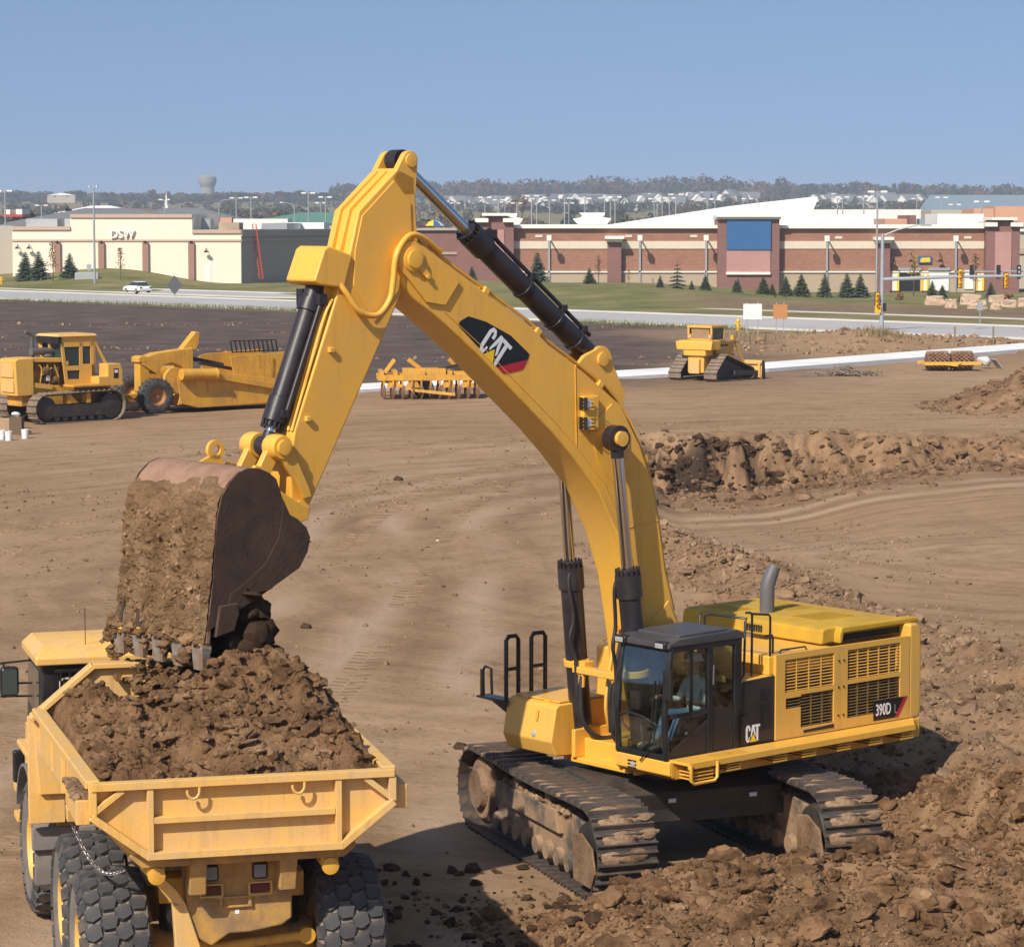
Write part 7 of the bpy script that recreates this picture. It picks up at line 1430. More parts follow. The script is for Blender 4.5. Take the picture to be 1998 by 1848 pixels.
# --- church steeple and water tower
c = at(X6(1015), Y6(200), 2000); t = thing('church_steeple', 'slim white church steeple on the skyline left of the water tower', 'steeple', (c.x, 2000, c.z - 3)); m = MB(); m.bx(-1.3, 1.3, -1.3, 1.3, 0, 5); m.build('base', 'siding_white', t); m = MB(); m.tube([(0, 0, 5), (0, 0, 15.6)], [1.2, .08], 8); m.build('spire', 'siding_white', t); m = MB(); m.box((-1.6, 0, 9), (3.2, .3, .3)); m.build('cross', 'siding_white', t)
Yw = 3400; c = at(405, 396, Yw); t = thing('water_tower', 'grey pedestal water tower on the skyline', 'water tower', (c.x, Yw, c.z)); M['tower_paint'] = mat('pale_tower_paint', (.27, .27, .265), .7)
zt = at(405, 341, Yw).z - c.z; zl = at(405, 357, Yw).z - c.z; m = MB(); m.lathe([(-20, 9.6), (0, 9.0), (zl - 4, 8.2)], (0, 0, 0), (0, 0, 1), 28); m.build('pedestal', 'tower_paint', t, smooth=35); m = MB(); m.lathe([(zl - 6, 8.2), (zl - 1, 10.6), (zl + 1.5, 11.2), (zt - 3.4, 11.0), (zt - 1.2, 8.0), (zt, 2)], (0, 0, 0), (0, 0, 1), 28); m.build('tank', 'tower_paint', t, smooth=50)
# --- far houses on the slope
random.seed(11)
hs_ = []
for x, y in ((30, 225), (130, 232), (255, 238), (345, 225), (400, 240), (660, 235), (690, 262), (770, 205), (888, 205), (1010, 210), (1000, 240), (1120, 215), (1240, 250), (1330, 215), (1455, 215), (1400, 200), (1650, 190), (1720, 215), (1800, 205), (1880, 210), (1960, 180), (1560, 230), (580, 215)): hs_.append(W8(x, y))
for x, y in ((20, 175), (75, 165), (140, 180), (240, 165), (330, 165), (720, 198), (760, 200), (800, 190), (830, 180), (870, 190), (905, 200), (945, 188), (985, 195), (1040, 192), (1075, 200), (1140, 175), (1165, 190), (1205, 200), (1240, 185), (1275, 190), (1350, 190)): hs_.append(W1(x, y))
hs_.sort(); HP = []
for kind in range(3):
    w, d, h, rh = ((13, 10, 5.5, 4.2), (11, 12, 6, 4.6), (15, 9, 5, 4.8))[kind]; wm = ('siding_tan', 'siding_tan', 'siding_grey')[kind]
    t = thing('far_house', 'x', 'house', (0, 0, 0), 0, 'houses on the far slope'); m = MB(); m.bx(-w / 2, w / 2, -d / 2, d / 2, -5, h); m.build('wall', wm, t)
    m = MB(); m.prism([(-w / 2 - .5, h), (w / 2 + .5, h), (0, h + rh)] , -d / 2 - .2, d / 2 + .5) if kind == 1 else m.prism([(-d / 2 - .5, h), (d / 2 + .5, h), (0, h + rh)], -w / 2 - .5, w / 2 + .5, 'x'); m.build('roof', 'roof_grey_far', t)
    m = MB(); gx = -w * .2; m.prism([(gx - 3, h - .5), (gx + 3, h - .5), (gx + 3, h + .4), (gx, h + 3.4), (gx - 3, h + .4)], -d / 2 - 1.6, -d / 2 + 3); m.build('gable', 'siding_white', t)
    m = MB(); m.prism([(gx - 3.5, h + .2), (gx, h + 3.9), (gx + 3.5, h + .2), (gx + 3.1, h + .2), (gx, h + 3.4), (gx - 3.1, h + .2)], -d / 2 - 1.9, -d / 2 + 3); m.build('gable_roof', 'siding_white', t)
    m = MB(); m.bx(w * .2 - .8, w * .2 + .8, -d / 2 - .06, -d / 2, 2, 4); m.build('window', 'pane_far', t); m = MB(); m.bx(gx - .7, gx + .7, -d / 2 - 1.66, -d / 2 - 1.6, h - 2.5, h - .8); m.build('window', 'pane_far', t)
    HP.append(t)
used = [False] * 3
for i, (px, py) in enumerate(hs_):
    k = i % 3; Y = 2150 + (432 - py) * 22 + random.uniform(-60, 60); c = at(px, py + 6, Y); lb = 'pale gabled house on the far slope, %s counted from the left' % ordinal(i); rz = random.uniform(-.7, .7)
    if not used[k]: used[k] = True; o = HP[k]; o.location = (c.x, Y, c.z); o.rotation_euler = (0, 0, rz); o['label'] = lb
    else: o = dup(HP[k], (c.x, Y, c.z), rz, lb)
    o.scale = (1.55,) * 3
# --- lamp posts of the car parks
def lamp_post(heads, arm):
    t = thing('lamp_post', 'x', 'lamp post', (0, 0, 0), 0, 'lamp posts of the car parks'); m = MB(); m.tube([(0, 0, -1), (0, 0, 1)], [.16, .16], 8); m.build('pole', 'grey_metal', t)
    return t
def post_at(px, py, Y, i, tot, single=False):
    c = at(px, py, Y); zb = float(gh(c.x, Y)); H = c.z - zb; t = thing('lamp_post', 'tall lamp post with twin flat heads, %s from the left beyond the stores' % ordinal(i), 'lamp post', (c.x, Y, zb), random.uniform(-.2, .2), 'lamp posts of the car parks')
    m = MB(); m.tube([(0, 0, 0), (0, 0, H)], [.17, .11], 8); m.build('pole', 'grey_metal', t); a = 1.15 if not single else .5
    m = MB(); m.bar((-a, 0, H), (a, 0, H), .1, .1); m.build('cross_arm', 'grey_metal', t)
    for s_ in (-1, 1): m = MB(); m.bx(min(s_ * .45, s_ * a * 1.15), max(s_ * .45, s_ * a * 1.15), -.35, .35, H - .12, H + .14); m.build('lamp_head', 'white', t)
posts = []
for x, y, Y in ((30, 190, 700), (240, 150, 560), (335, 168, 640), (380, 182, 700), (460, 190, 640), (565, 140, 520), (600, 160, 560), (690, 170, 600), (795, 155, 560), (825, 190, 680), (937, 158, 560), (1073, 155, 560), (1115, 170, 600), (1147, 148, 540), (1420, 160, 600), (1440, 180, 680), (1475, 172, 600), (1525, 155, 560), (1570, 130, 480), (1790, 160, 600), (1843, 162, 620)): posts.append((*W8(x, y), Y))
for x, y, Y in ((70, 140, 640), (115, 145, 680), (312, 140, 640), (860, 140, 600), (893, 130, 580), (1022, 130, 560), (1105, 97, 380), (1345, 140, 640), (1495, 132, 600), (1575, 175, 600), (1740, 157, 480)): posts.append((*W1(x, y), Y))
for x, y, Y in ((30, 92, 450), (252, 180, 560), (1003, 145, 640), (1440, 135, 560), (1530, 132, 550), (1880, 105, 520), (1957, 165, 640), (1985, 130, 540)): posts.append((*W6(x, y), Y))
posts.append((*W6(570, 66), 372)); posts.sort()
for i, (px, py, Y) in enumerate(posts): post_at(px, py, Y, i, len(posts), single=(abs(px - W6(570, 0)[0]) < 1))
for (x, y, d, lb) in ((1335, 170, 1, 'curved street lamp left of two parking lamp posts'), (1795, 190, -1, 'curved street lamp left of the stick, beyond the grey flank')):
    px, py = W6(x, y); c = at(px, py, 560); zb = float(gh(c.x, 560)); t = thing('street_lamp', lb, 'street lamp', (c.x, 560, zb)); H = c.z - zb; m = MB(); m.tube([(0, 0, 0), (0, 0, H), (d * .5, 0, H + .6), (d * 2.4, 0, H + .9)], [.15, .12, .1, .08], 8); m.build('pole', 'grey_metal', t); m = MB(); m.box((d * 2.6, 0, H + .9), (.7, .3, .18)); m.build('lamp_head', 'white', t)
# --- conifers, saplings and shrubs on the verge
M['spruce'] = worn('spruce_needles', (.07, .10, .06), (.12, .15, .09), .7, 1.2, .9, .0, 6); M['juniper'] = worn('juniper_needles', (.07, .09, .035), (.13, .14, .06), .7, 1.2, .9, .0, 6); M['bark'] = mat('bark', (.09, .065, .05), .9); M['brown_leaf'] = worn('brown_leaves', (.26, .13, .055), (.18, .09, .04), .7, 2, .9, .0, 6); M['green_leaf'] = worn('green_leaves', (.06, .09, .025), (.12, .12, .03), .7, 2, .9, .0, 6); M['yellow_leaf'] = worn('yellow_leaves', (.40, .26, .04), (.3, .2, .04), .7, 2, .9, .0, 6)
def conifer_proto(mt, seed, slim=.34, tiers=12, gap=0.0):
    """unit-height conifer: drooping boughs of small needle fans round a stem"""
    rg = random.Random(seed); t = thing('conifer', 'x', 'conifer'); m = MB(); m.tube([(0, 0, -.05), (0, 0, .98)], [.022, .004], 6); m.build('trunk', 'bark', t); m = MB()
    for i in range(tiers):
        z = .06 + .92 * i / tiers; L = slim * (1 - z) ** .85 + .015; nb_ = max(7, int(22 * (1 - z)) + 6)
        for j in range(nb_):
            a = rg.uniform(0, 6.283); l_ = L * rg.uniform(.7, 1.12); dz = -.22 * l_ + rg.uniform(-.01, .015)
            d = Vector((math.cos(a), math.sin(a), 0)); s = Vector((-d.y, d.x, 0))
            for k in range(3):
                q0, q1 = l_ * (k / 3), l_ * ((k + 1.3) / 3); w = .075 * (1.15 - k / 3.5) * (.6 + .7 * (1 - z)); b = Vector((0, 0, z))
                jx = rg.uniform(-.02, .02)
                m.add([b + d * q0 + Vector((0, 0, dz * q0 / l_)) - s * w * .4, b + d * q0 + Vector((0, 0, dz * q0 / l_)) + s * w * .4, b + d * (q0 + q1) / 2 + s * (w + jx) + Vector((0, 0, dz * q1 / l_ - .012)), b + d * q1 + Vector((0, 0, dz * q1 / l_)), b + d * (q0 + q1) / 2 - s * (w - jx) + Vector((0, 0, dz * q1 / l_ - .012))], [(0, 1, 2, 3, 4)])
                m.add([b + d * q0 + Vector((0, 0, dz * q0 / l_ + w * .3)), b + d * q1 + Vector((0, 0, dz * q1 / l_)), b + d * (q0 + q1) / 2 + Vector((0, 0, dz * q1 / l_ - w * .7))], [(0, 1, 2)])
    m.build('crown', mt, t); return t
CP = [conifer_proto('spruce', 1, .36, 16), conifer_proto('spruce', 2, .40, 16), conifer_proto('juniper', 3, .42, 18), conifer_proto('spruce', 4, .34, 7)]
cused = [False] * 4
def conifer(px, py, hpx, Y, k, lb):
    s = hpx * Y / FPX; c = at(px, py, Y); zb = float(gh(c.x, Y)); s = max(s, at(px, py - hpx, Y).z - zb); rz = random.uniform(0, 6)
    if not cused[k]: cused[k] = True; o = CP[k]; o.location = (c.x, Y, zb); o.rotation_euler = (0, 0, rz); o['label'] = lb
    else: o = dup(CP[k], (c.x, Y, zb), rz, lb)
    o['group'] = 'conifers on the verge'; s *= .98 if px > 700 else .88; o.scale = (s * random.uniform(.98, 1.15),) * 2 + (s,)
s8 = .7992 / 2.854; s1_ = .7992 / 2.4975; cons = []
for x, y, h, k in ((605, 730, 215, 1), (150, 710, 90, 0), (1460, 765, 80, 0), (1580, 765, 180, 3), (1680, 775, 50, 0), (1775, 775, 95, 0), (1985, 780, 60, 0), (968, 722, 90, 2)): cons.append((*W8(x, y), h * s8, k))
for x, y, h, k in ((55, 682, 70, 0), (253, 687, 70, 0), (408, 706, 100, 2), (545, 695, 92, 2), (640, 706, 122, 2), (783, 696, 112, 0), (918, 706, 122, 1), (1000, 716, 128, 1), (1437, 732, 100, 0), (1500, 700, 42, 2), (1795, 722, 82, 0), (463, 690, 40, 2)): cons.append((*W1(x, y), h * s1_, k))
for x, y, h, k in ((155, 528, 100, 1), (235, 542, 118, 1), (425, 572, 130, 1)): cons.append((*W6(x, y), h * s1_, k))
cons.sort()
for i, (px, py, h, k) in enumerate(cons): conifer(px, py, h, 385 if px < 700 else 372, k, 'evergreen conifer on the grass verge, %s counted from the left' % ordinal(i))
def blob_tree(name, mtl, seed, n=420, r=(.30, .30, .34), zc=.62, leaf=.05, trunk=True, limbs=5, clumps=9):
    rg = random.Random(seed); t = thing(name, 'x', 'tree'); m = MB()
    if trunk:
        m.tube([(0, 0, -.05), (.01, 0, .3), (0, .01, .6)], [.03, .024, .012], 6)
        for k in range(limbs): a = rg.uniform(0, 6.28); z0 = rg.uniform(.22, .45); m.tube([(0, 0, z0), (.12 * math.cos(a), .12 * math.sin(a), z0 + .14), (.22 * math.cos(a), .22 * math.sin(a), z0 + .32)], [.014, .009, .003], 5)
        m.build('trunk', 'bark', t)
    m = MB(); cl = []
    for k in range(clumps): 
        a = rg.uniform(0, 6.28); u = rg.uniform(-1, 1); q = rg.uniform(.35, .8); cl.append((Vector((r[0] * q * math.cos(a) * math.sqrt(1 - u * u), r[1] * q * math.sin(a) * math.sqrt(1 - u * u), zc + r[2] * q * u)), rg.uniform(.10, .17)))
    for i in range(n):
        c, cr = cl[rg.randrange(clumps)]; d = Vector((rg.gauss(0, 1), rg.gauss(0, 1), rg.gauss(0, 1))).normalized(); p_ = c + d * cr * rg.uniform(.55, 1.0); nrm_ = (d + Vector((rg.gauss(0, .5), rg.gauss(0, .5), rg.gauss(0, .5)))).normalized(); u_ = nrm_.orthogonal().normalized(); v_ = nrm_.cross(u_); s = leaf * rg.uniform(.6, 1.3)
        m.add([p_ + u_ * s, p_ + v_ * s * .8, p_ - u_ * s * .9, p_ - v_ * s * .7], [(0, 1, 2, 3)])
    m.build('crown', mtl, t); return t
def sapling(px, py, hpx, Y, lb, mt, seed, bare=True):
    c = at(px, py, Y); zb = float(gh(c.x, Y)); s = max(hpx * Y / FPX, at(px, py - hpx, Y).z - zb); rg = random.Random(seed); t = thing('sapling', lb, 'tree', (c.x, Y, zb)); m = MB(); m.tube([(0, 0, 0), (.02 * s, 0, .5 * s), (0, 0, s)], [.015 * s, .01 * s, .003 * s], 5)
    for k in range(16): a = rg.uniform(0, 6.28); z0 = rg.uniform(.3, .9) * s; l_ = rg.uniform(.12, .24) * s * (1.1 - z0 / s * .7); m.tube([(0, 0, z0), (l_ * math.cos(a) * .6, l_ * math.sin(a) * .6, z0 + l_ * .7), (l_ * math.cos(a), l_ * math.sin(a), z0 + l_ * 1.2)], [.006 * s, .004 * s, .002 * s], 4)
    m.build('trunk', 'bark', t); m = MB()
    for i in range(130): a = rg.uniform(0, 6.28); z0 = rg.uniform(.35, .98) * s; l_ = rg.uniform(0, .22) * s * (1.25 - z0 / s); p_ = Vector((l_ * math.cos(a), l_ * math.sin(a), z0)); u_ = Vector((rg.gauss(0, 1), rg.gauss(0, 1), rg.gauss(0, 1))).normalized(); v_ = u_.orthogonal().normalized(); q = .022 * s; m.add([p_ + u_ * q, p_ + v_ * q, p_ - u_ * q, p_ - v_ * q], [(0, 1, 2, 3)])
    m.build('leaves', mt, t)
for i, (p_, h, lb, mt) in enumerate(((W6(322, 545), 150, 'thin bare sapling by the first pilaster of the cream store', 'brown_leaf'), (W6(735, 615), 180, 'bare reddish sapling before the middle of the cream store', 'brown_leaf'), (W8(1240, 745), 100, 'small yellow-green sapling right of the brick buttress', 'yellow_leaf'), (W8(1030, 740), 190, 'thin bare sapling left of the brick buttress', 'brown_leaf'), (W1(1700, 690), 220, 'thin sapling left of the right brick tower', 'brown_leaf'), (W1(1325, 640), 160, 'slim yellowing sapling before the black dock door', 'yellow_leaf'), (W8(1410, 757), 45, 'small leafy shrub left of a low conifer', 'green_leaf'))): sapling(p_[0], p_[1], h * s1_ if i in (0, 1, 4, 5) else h * s8, 380, lb, mt, i)
def shrub(px, py, hpx, Y, lb, mt, seed):
    c = at(px, py, Y); t = blob_tree('shrub', mt, seed, 260, (.42, .42, .36), .45, .07, False, clumps=7); s = hpx * Y / FPX; t.location = (c.x, Y, float(gh(c.x, Y))); t.scale = (s,) * 3; tag(t, lb, 'shrub')
for i, (x, y, h, lb, mt) in enumerate(((1240, 722, 75, 'round brown bush left of the black dock door', 'brown_leaf'), (1905, 722, 75, 'round russet bush below the right tower', 'brown_leaf'), (1600, 700, 40, 'low green bush under the hanging signal', 'green_leaf'), (480, 745, 22, 'low shrub in the mulch bed, left of its neighbour', 'green_leaf'), (540, 745, 26, 'low shrub in the mulch bed, right of its neighbour', 'green_leaf'))): shrub(*W1(x, y), h * s1_ * 1.1, 350, lb, mt, 50 + i)
# --- trees on the skyline
M['far_green'] = worn('far_green_leaves', (.026, .038, .022), (.045, .052, .028), .8, 3, .95, .0, 5); M['far_olive'] = worn('far_olive_leaves', (.055, .055, .026), (.08, .065, .032), .8, 3, .95, .0, 5); M['far_rust'] = worn('far_russet_leaves', (.12, .066, .034), (.085, .05, .03), .8, 3, .95, .0, 5); M['far_gold'] = worn('far_gold_leaves', (.21, .125, .035), (.16, .09, .03), .8, 3, .95, .0, 5)
TP = [blob_tree('skyline_tree', mt, 200 + i, 420, (.42, .42, .34), .60, .055, True, clumps=10) for i, mt in enumerate(('far_green', 'far_green', 'far_olive', 'far_rust', 'far_gold', 'far_green'))]
tused = [False] * 6; sky_trees = []
for x, y, w, k in ((60, 90, 90, 0), (215, 108, 70, 0), (280, 100, 60, 3), (400, 85, 60, 1), (450, 78, 80, 0), (490, 75, 80, 1), (640, 90, 90, 0), (680, 88, 80, 3), (800, 95, 90, 2), (865, 118, 90, 1), (930, 70, 80, 3), (1025, 85, 70, 3), (1100, 145, 60, 1), (1215, 120, 130, 0), (1180, 135, 90, 1), (1330, 100, 90, 0), (1400, 100, 80, 1), (1470, 85, 80, 0), (1530, 95, 80, 2), (1610, 100, 80, 4), (1560, 95, 70, 3), (1700, 80, 90, 0), (1760, 90, 90, 1), (1840, 75, 80, 0), (1900, 100, 80, 3), (1960, 90, 90, 1), (200, 190, 60, 1), (90, 205, 60, 1), (165, 200, 60, 5), (300, 200, 60, 1), (395, 205, 45, 1), (420, 170, 80, 5)): sky_trees.append((*W6(x, y), w * s1_, k, 3000 if y < 150 else 640))
for x, y, w, k in ((30, 95, 90, 0), (255, 68, 90, 0), (380, 78, 80, 3), (430, 80, 80, 3), (540, 112, 120, 0), (665, 82, 70, 3), (752, 82, 60, 3), (835, 68, 90, 0), (895, 85, 60, 1), (1010, 108, 50, 3), (1170, 130, 60, 1), (1265, 125, 70, 0), (1290, 130, 70, 4), (1375, 130, 60, 1), (1450, 118, 80, 2), (1630, 95, 70, 2), (1700, 118, 70, 3), (1740, 90, 70, 3), (1800, 90, 90, 3), (1900, 72, 80, 2), (1970, 95, 90, 1), (500, 190, 130, 4), (860, 250, 130, 2), (1180, 250, 90, 2), (430, 215, 80, 4)): sky_trees.append((*W8(x, y), w * s8, k, 3200 if y < 150 else 1900))
for x, y, w, k in ((30, 85, 90, 1), (160, 70, 80, 3), (330, 62, 90, 2), (430, 75, 90, 0), (520, 62, 90, 3), (640, 55, 110, 2), (700, 60, 90, 1), (790, 55, 120, 2), (900, 50, 110, 2), (975, 42, 80, 0), (1040, 50, 80, 3), (1140, 75, 90, 1), (1220, 52, 80, 2), (1275, 48, 80, 0), (1340, 80, 90, 1), (1440, 72, 90, 3), (1560, 62, 110, 2), (1640, 72, 90, 3), (1740, 78, 90, 2), (1830, 90, 80, 1), (1960, 85, 100, 3)): sky_trees.append((*W1(x, y), w * s1_ * 1.15, k, 3300))
sky_trees.sort()
for i, (px, py, w, k, Y) in enumerate(sky_trees):
    c = at(px, py, Y); zb = float(gh(c.x, Y)); c.z += 6 if Y > 1500 and px > 800 else 0; H = max(6, min(c.z - zb, 34)); zb = c.z - H; wd = max(w * Y / FPX, 6) * 1.3; rz = random.uniform(0, 6); lb = 'leafy tree on the skyline, %s counted from the left' % (ordinal(i) if i < 99 else 'among the last few')
    if not tused[k]: tused[k] = True; o = TP[k]; o.location = (c.x, Y, zb); o.rotation_euler = (0, 0, rz); o['label'] = lb
    else: o = dup(TP[k], (c.x, Y, zb), rz, lb)
    o['group'] = 'trees along the skyline'; o.scale = (wd, wd, H)
def woodland():
    """the wood behind the houses, one mass of crowns"""
    rg = np.random.RandomState(3); n = 800; Y = rg.uniform(3100, 4000, n); X = rg.uniform(-.24, .24, n) * Y; Z = gh(X, Y); out = {0: [], 1: [], 2: []}
    dens = fbm(X * .004, Y * 0, 3, 14)
    V0 = rg.normal(0, 1, (46, 3)); V0 /= np.linalg.norm(V0, axis=1)[:, None]
    for x, y, z, d_, k in zip(X, Y, Z, dens, rg.randint(0, 3, n)):
        h = (21 + 10 * d_) * rg.uniform(.65, 1.25) * (.55 if x / y < -.065 else 1); w = rg.uniform(7, 13); c = np.array([x, y, z + h * .55]); D = rg.normal(0, 1, (90, 3)); D /= np.linalg.norm(D, axis=1)[:, None]; P_ = c + D * np.array([w, w, h * .5]) * rg.uniform(.75, 1.05, (90, 1)); U = rg.normal(0, 1, (90, 3)); U /= np.linalg.norm(U, axis=1)[:, None]; Wv = np.cross(D, U); s = rg.uniform(1.2, 2.8, (90, 1))
        out[k].append(np.stack([P_ + U * s, P_ + Wv * s, P_ - U * s, P_ - Wv * s], 1).reshape(-1, 3))
    for k, mt in ((0, 'far_green'), (1, 'far_olive'), (2, 'far_rust')):
        V = np.concatenate(out[k]); F = np.arange(len(V)).reshape(-1, 4); o = np_mesh('woodland', V, F, mt); tag(o, ['dark green part of the wood along the skyline', 'olive part of the wood along the skyline', 'russet autumn part of the wood along the skyline'][k], 'wood', kind='stuff')
woodland()
def town_trees():
    rg = np.random.RandomState(8); n = 900; Y = rg.uniform(900, 2900, n); X = rg.uniform(-.22, .22, n) * Y; keep = (fbm(X * .004, Y * .003, 3, 19) > -.12); X, Y = X[keep], Y[keep]; Z = gh(X, Y); out = {0: [], 1: [], 2: []}
    for x, y, z, k in zip(X, Y, Z, rg.randint(0, 6, len(X))):
        h = rg.uniform(6, 11); w = rg.uniform(3.5, 7); c = np.array([x, y, z + h * .5]); D = rg.normal(0, 1, (70, 3)); D /= np.linalg.norm(D, axis=1)[:, None]; P_ = c + D * np.array([w, w, h * .52]) * rg.uniform(.75, 1.05, (70, 1)); U = rg.normal(0, 1, (70, 3)); U /= np.linalg.norm(U, axis=1)[:, None]; Wv = np.cross(D, U); s_ = rg.uniform(.7, 1.6, (70, 1))
        out[(0, 0, 0, 1, 1, 2)[k]].append(np.stack([P_ + U * s_, P_ + Wv * s_, P_ - U * s_, P_ - Wv * s_], 1).reshape(-1, 3))
    for k, mt in ((0, 'far_green'), (1, 'far_olive'), (2, 'far_rust')):
        V = np.concatenate(out[k]); o = np_mesh('town_trees', V, np.arange(len(V)).reshape(-1, 4), mt); tag(o, ['dark green trees massed among the far houses', 'olive trees massed among the far houses', 'russet autumn trees massed among the far houses'][k], 'trees', kind='stuff')
town_trees()
# --- traffic signals, signs, hydrants, car, boulders
c = ground_at(1720, 646); sp_ = thing('traffic_signal', 'grey signal pole with long mast arm and yellow signal heads', 'traffic light', c); ps = FPX / c.y
H = (646 - 458) / ps; m = MB(); m.tube([(0, 0, -.3), (0, 0, H)], [.19, .14], 14); m.build('pole', 'grey_metal', sp_, smooth=40); za = (646 - 546) / ps
m = MB(); m.tube([(0, 0, za), (6, 0, za + .22), (13, 0, za + .32)], [.17, .14, .11], 12); m.build('mast_arm', 'grey_metal', sp_, smooth=40); m = MB(); m.tube([(0, 0, H - .15), (1.2, 0, H + .35), (2.9, 0, H + .75), (3.3, 0, H + .75)], [.07, .06, .05, .05], 8); m.box((3.6, 0, H + .72), (.8, .3, .14)); m.build('luminaire_arm', 'grey_metal', sp_, smooth=40)
M['signal_yellow'] = mat('signal_yellow', (.75, .42, .01), .4)
def sig_head(x, z, h, par):
    m = MB(); m.box((x, -.25, z), (.30, .26, h)); t = m.build('signal_head', 'signal_yellow', par, bevel=.03); m = MB(); m.box((x, -.10, z), (.42, .03, h + .12)); m.build('back_plate', 'black', t)
    for k in range(3): m = MB(); zz = z + h * (.32 - .32 * k); m.tube([(x, -.38, zz), (x, -.58, zz - .02)], .13, 10, cap=False); m.build('visor', 'signal_yellow', t)
sig_head(6.4, za + .1, 1.5, sp_); sig_head(10.2, za - .1, 1.2, sp_); sig_head(-.4, (646 - 587) / ps, 1.25, sp_)
m = MB(); m.box((-.35, -.2, (646 - 604) / ps), (.5, .3, .62)); m.build('crossing_signal', 'signal_yellow', sp_, bevel=.03); m = MB(); m.box((.2, -.05, (646 - 600) / ps), (.3, .3, .7)); m.build('controller', 'black', sp_, bevel=.02)
c2_ = at(1940, 550, 300); zb = float(gh(c2_.x, 300)); t = thing('traffic_signal', 'further signal gantry with three black heads at the right edge', 'traffic light', (c2_.x, 300, zb)); hz_ = at(1940, 531, 300).z - zb
m = MB(); m.tube([(8, 0, 0), (8, 0, hz_ + 2)], .16, 10); m.build('pole', 'grey_metal', t); m = MB(); m.tube([(-3.4, 0, hz_), (8, 0, hz_ + .1)], .08, 8); m.build('mast_arm', 'grey_metal', t)
for x in (-2.0, .9, 3.1): m = MB(); m.box((x - .5, -.2, hz_), (.42, .3, 1.5)); hd = m.build('signal_head', 'black', t, bevel=.03); m = MB(); [m.lathe([(0, .13), (.02, .13)], (x - .5, -.36, hz_ + .45 - .45 * k), (0, -1, 0), 10) for k in range(3)]; m.build('signal_lenses', 'lamp' if x > 3 else 'pane_far', hd, kind='stuff')
def sign(px, py, w, h, mt, lb, posts_, nm='road_sign', rot=0.0, diamond=False):
    c = ground_at(px, py); t = thing(nm, lb, 'sign', c, rot); 
    for x in posts_: m = MB(); m.bx(x - .04, x + .04, .03, .10, -.3, (h if not diamond else .4) + 1.3); m.build('post', 'grey_metal', t)
    m = MB()
    if diamond: m.prism([(0, 1.0 + 0), (w / 2, 1.0 + h / 2), (0, 1.0 + h), (-w / 2, 1.0 + h / 2)], -.02, .02)
    else: m.bx(-w / 2, w / 2, -.03, .02, 1.15, 1.15 + h)
    m.build('panel', mt, t)
M['sign_back'] = mat('dark_sign_back', (.085, .085, .085), .6); M['plywood'] = worn('orange_plywood', (.48, .22, .08), (.4, .18, .07), .4, 2, .8, .02, 20)
sign(1468, 652, 1.5, 1.25, 'white', 'white sign board on two posts beyond the dozer', (-.45, .45)); sign(1522, 650, 1.15, 1.15, 'plywood', 'orange plywood sign board right of the white one', (-.3, .3)); sign(341, 594, 1.7, 2.1, 'sign_back', 'dark diamond road sign seen from behind beside the main road', (0,), diamond=True); sign(1912, 632, .5, .7, 'grey_metal', 'small grey sign post before the boulders', (0,)); sign(174, 545, .6, .8, 'grey_metal', 'small pale sign on the berm beside the tall lamp post', (0,))
def hydrant(px, py, lb):
    c = ground_at(px, py); t = thing('fire_hydrant', lb, 'hydrant', c); m = MB(); m.lathe([(0, .16), (.06, .16), (.08, .12), (.62, .12), (.64, .16), (.70, .15), (.82, .06), (.88, .04)], (0, 0, 0), (0, 0, 1), 14); m.build('barrel', 'signal_yellow', t, smooth=40); m = MB(); m.cyl((-.24, 0, .48), (.24, 0, .48), .065, None, 10); m.build('outlet', 'signal_yellow', t, smooth=40); t.scale = (1.15,) * 3
hydrant(1440, 645, 'yellow fire hydrant left of the white sign board'); hydrant(3, 555, 'yellow fire hydrant at the left edge beside the frontage road'); 
for px, py, lb in ((1617, 690, 'short dark stake left of its neighbour by the kerb'), (1700, 694, 'short dark stake beside the road under the mast arm')):
    c = ground_at({1617: 1863, 1700: 1938}[px], {690: 672, 694: 672}[py]); m = MB(); m.bx(-.06, .06, -.06, .06, -.2, 1.2); m.prism([(-.06, 1.2), (.06, 1.2), (0, 1.32)], -.06, .06); o = m.build('stake', 'twig'); o.location = c; tag(o, lb, 'stake')
c = ground_at(170, 545); m = MB(); m.bx(-1.6, 1.6, -.7, .7, -.3, .8); m.bx(-1.5, 1.5, -.6, .6, .8, .9); o = m.build('utility_box', 'grey_metal', None, .03); o.location = c; tag(o, 'low grey utility box on the left grass berm', 'utility box')
def boulder(x0, x1, y0, y1, i):
    px0, py0 = ((2080 + x0 / 4.757) * .7992, (600 + y0 / 4.757) * .7992); px1, py1 = ((2080 + x1 / 4.757) * .7992, (600 + y1 / 4.757) * .7992)
    c = ground_at((px0 + px1) / 2, py1 - 1); Y = c.y; w = (px1 - px0) * Y / FPX * 1.1; h = (py1 - py0) * Y / FPX * 1.15; rg = random.Random(i); bm = bmesh.new(); bmesh.ops.create_cube(bm, size=1); bmesh.ops.subdivide_edges(bm, edges=bm.edges, cuts=3, use_grid_fill=True); m = MB()
    V = [(v.co.x * w * (1 - .18 * (v.co.z + .5)) + rg.uniform(-.09, .09) * w, v.co.y * w * .6 + rg.uniform(-.12, .12), (v.co.z + .5) * h + rg.uniform(-.10, .10) * h) for v in bm.verts]; m.add(V, [[q.index for q in f.verts] for f in bm.faces]); bm.free()
    o = m.build('boulder', 'sandstone', None, smooth=30); o.location = (c.x, Y, c.z - .1); 
    b = o.modifiers.new('b', 'BEVEL'); b.width = .12; b.segments = 1
    tag(o, 'pale sandstone boulder on the mulch slope, %s counted from the left' % ordinal(i), 'boulder', 'boulders on the mulch slope'); return o
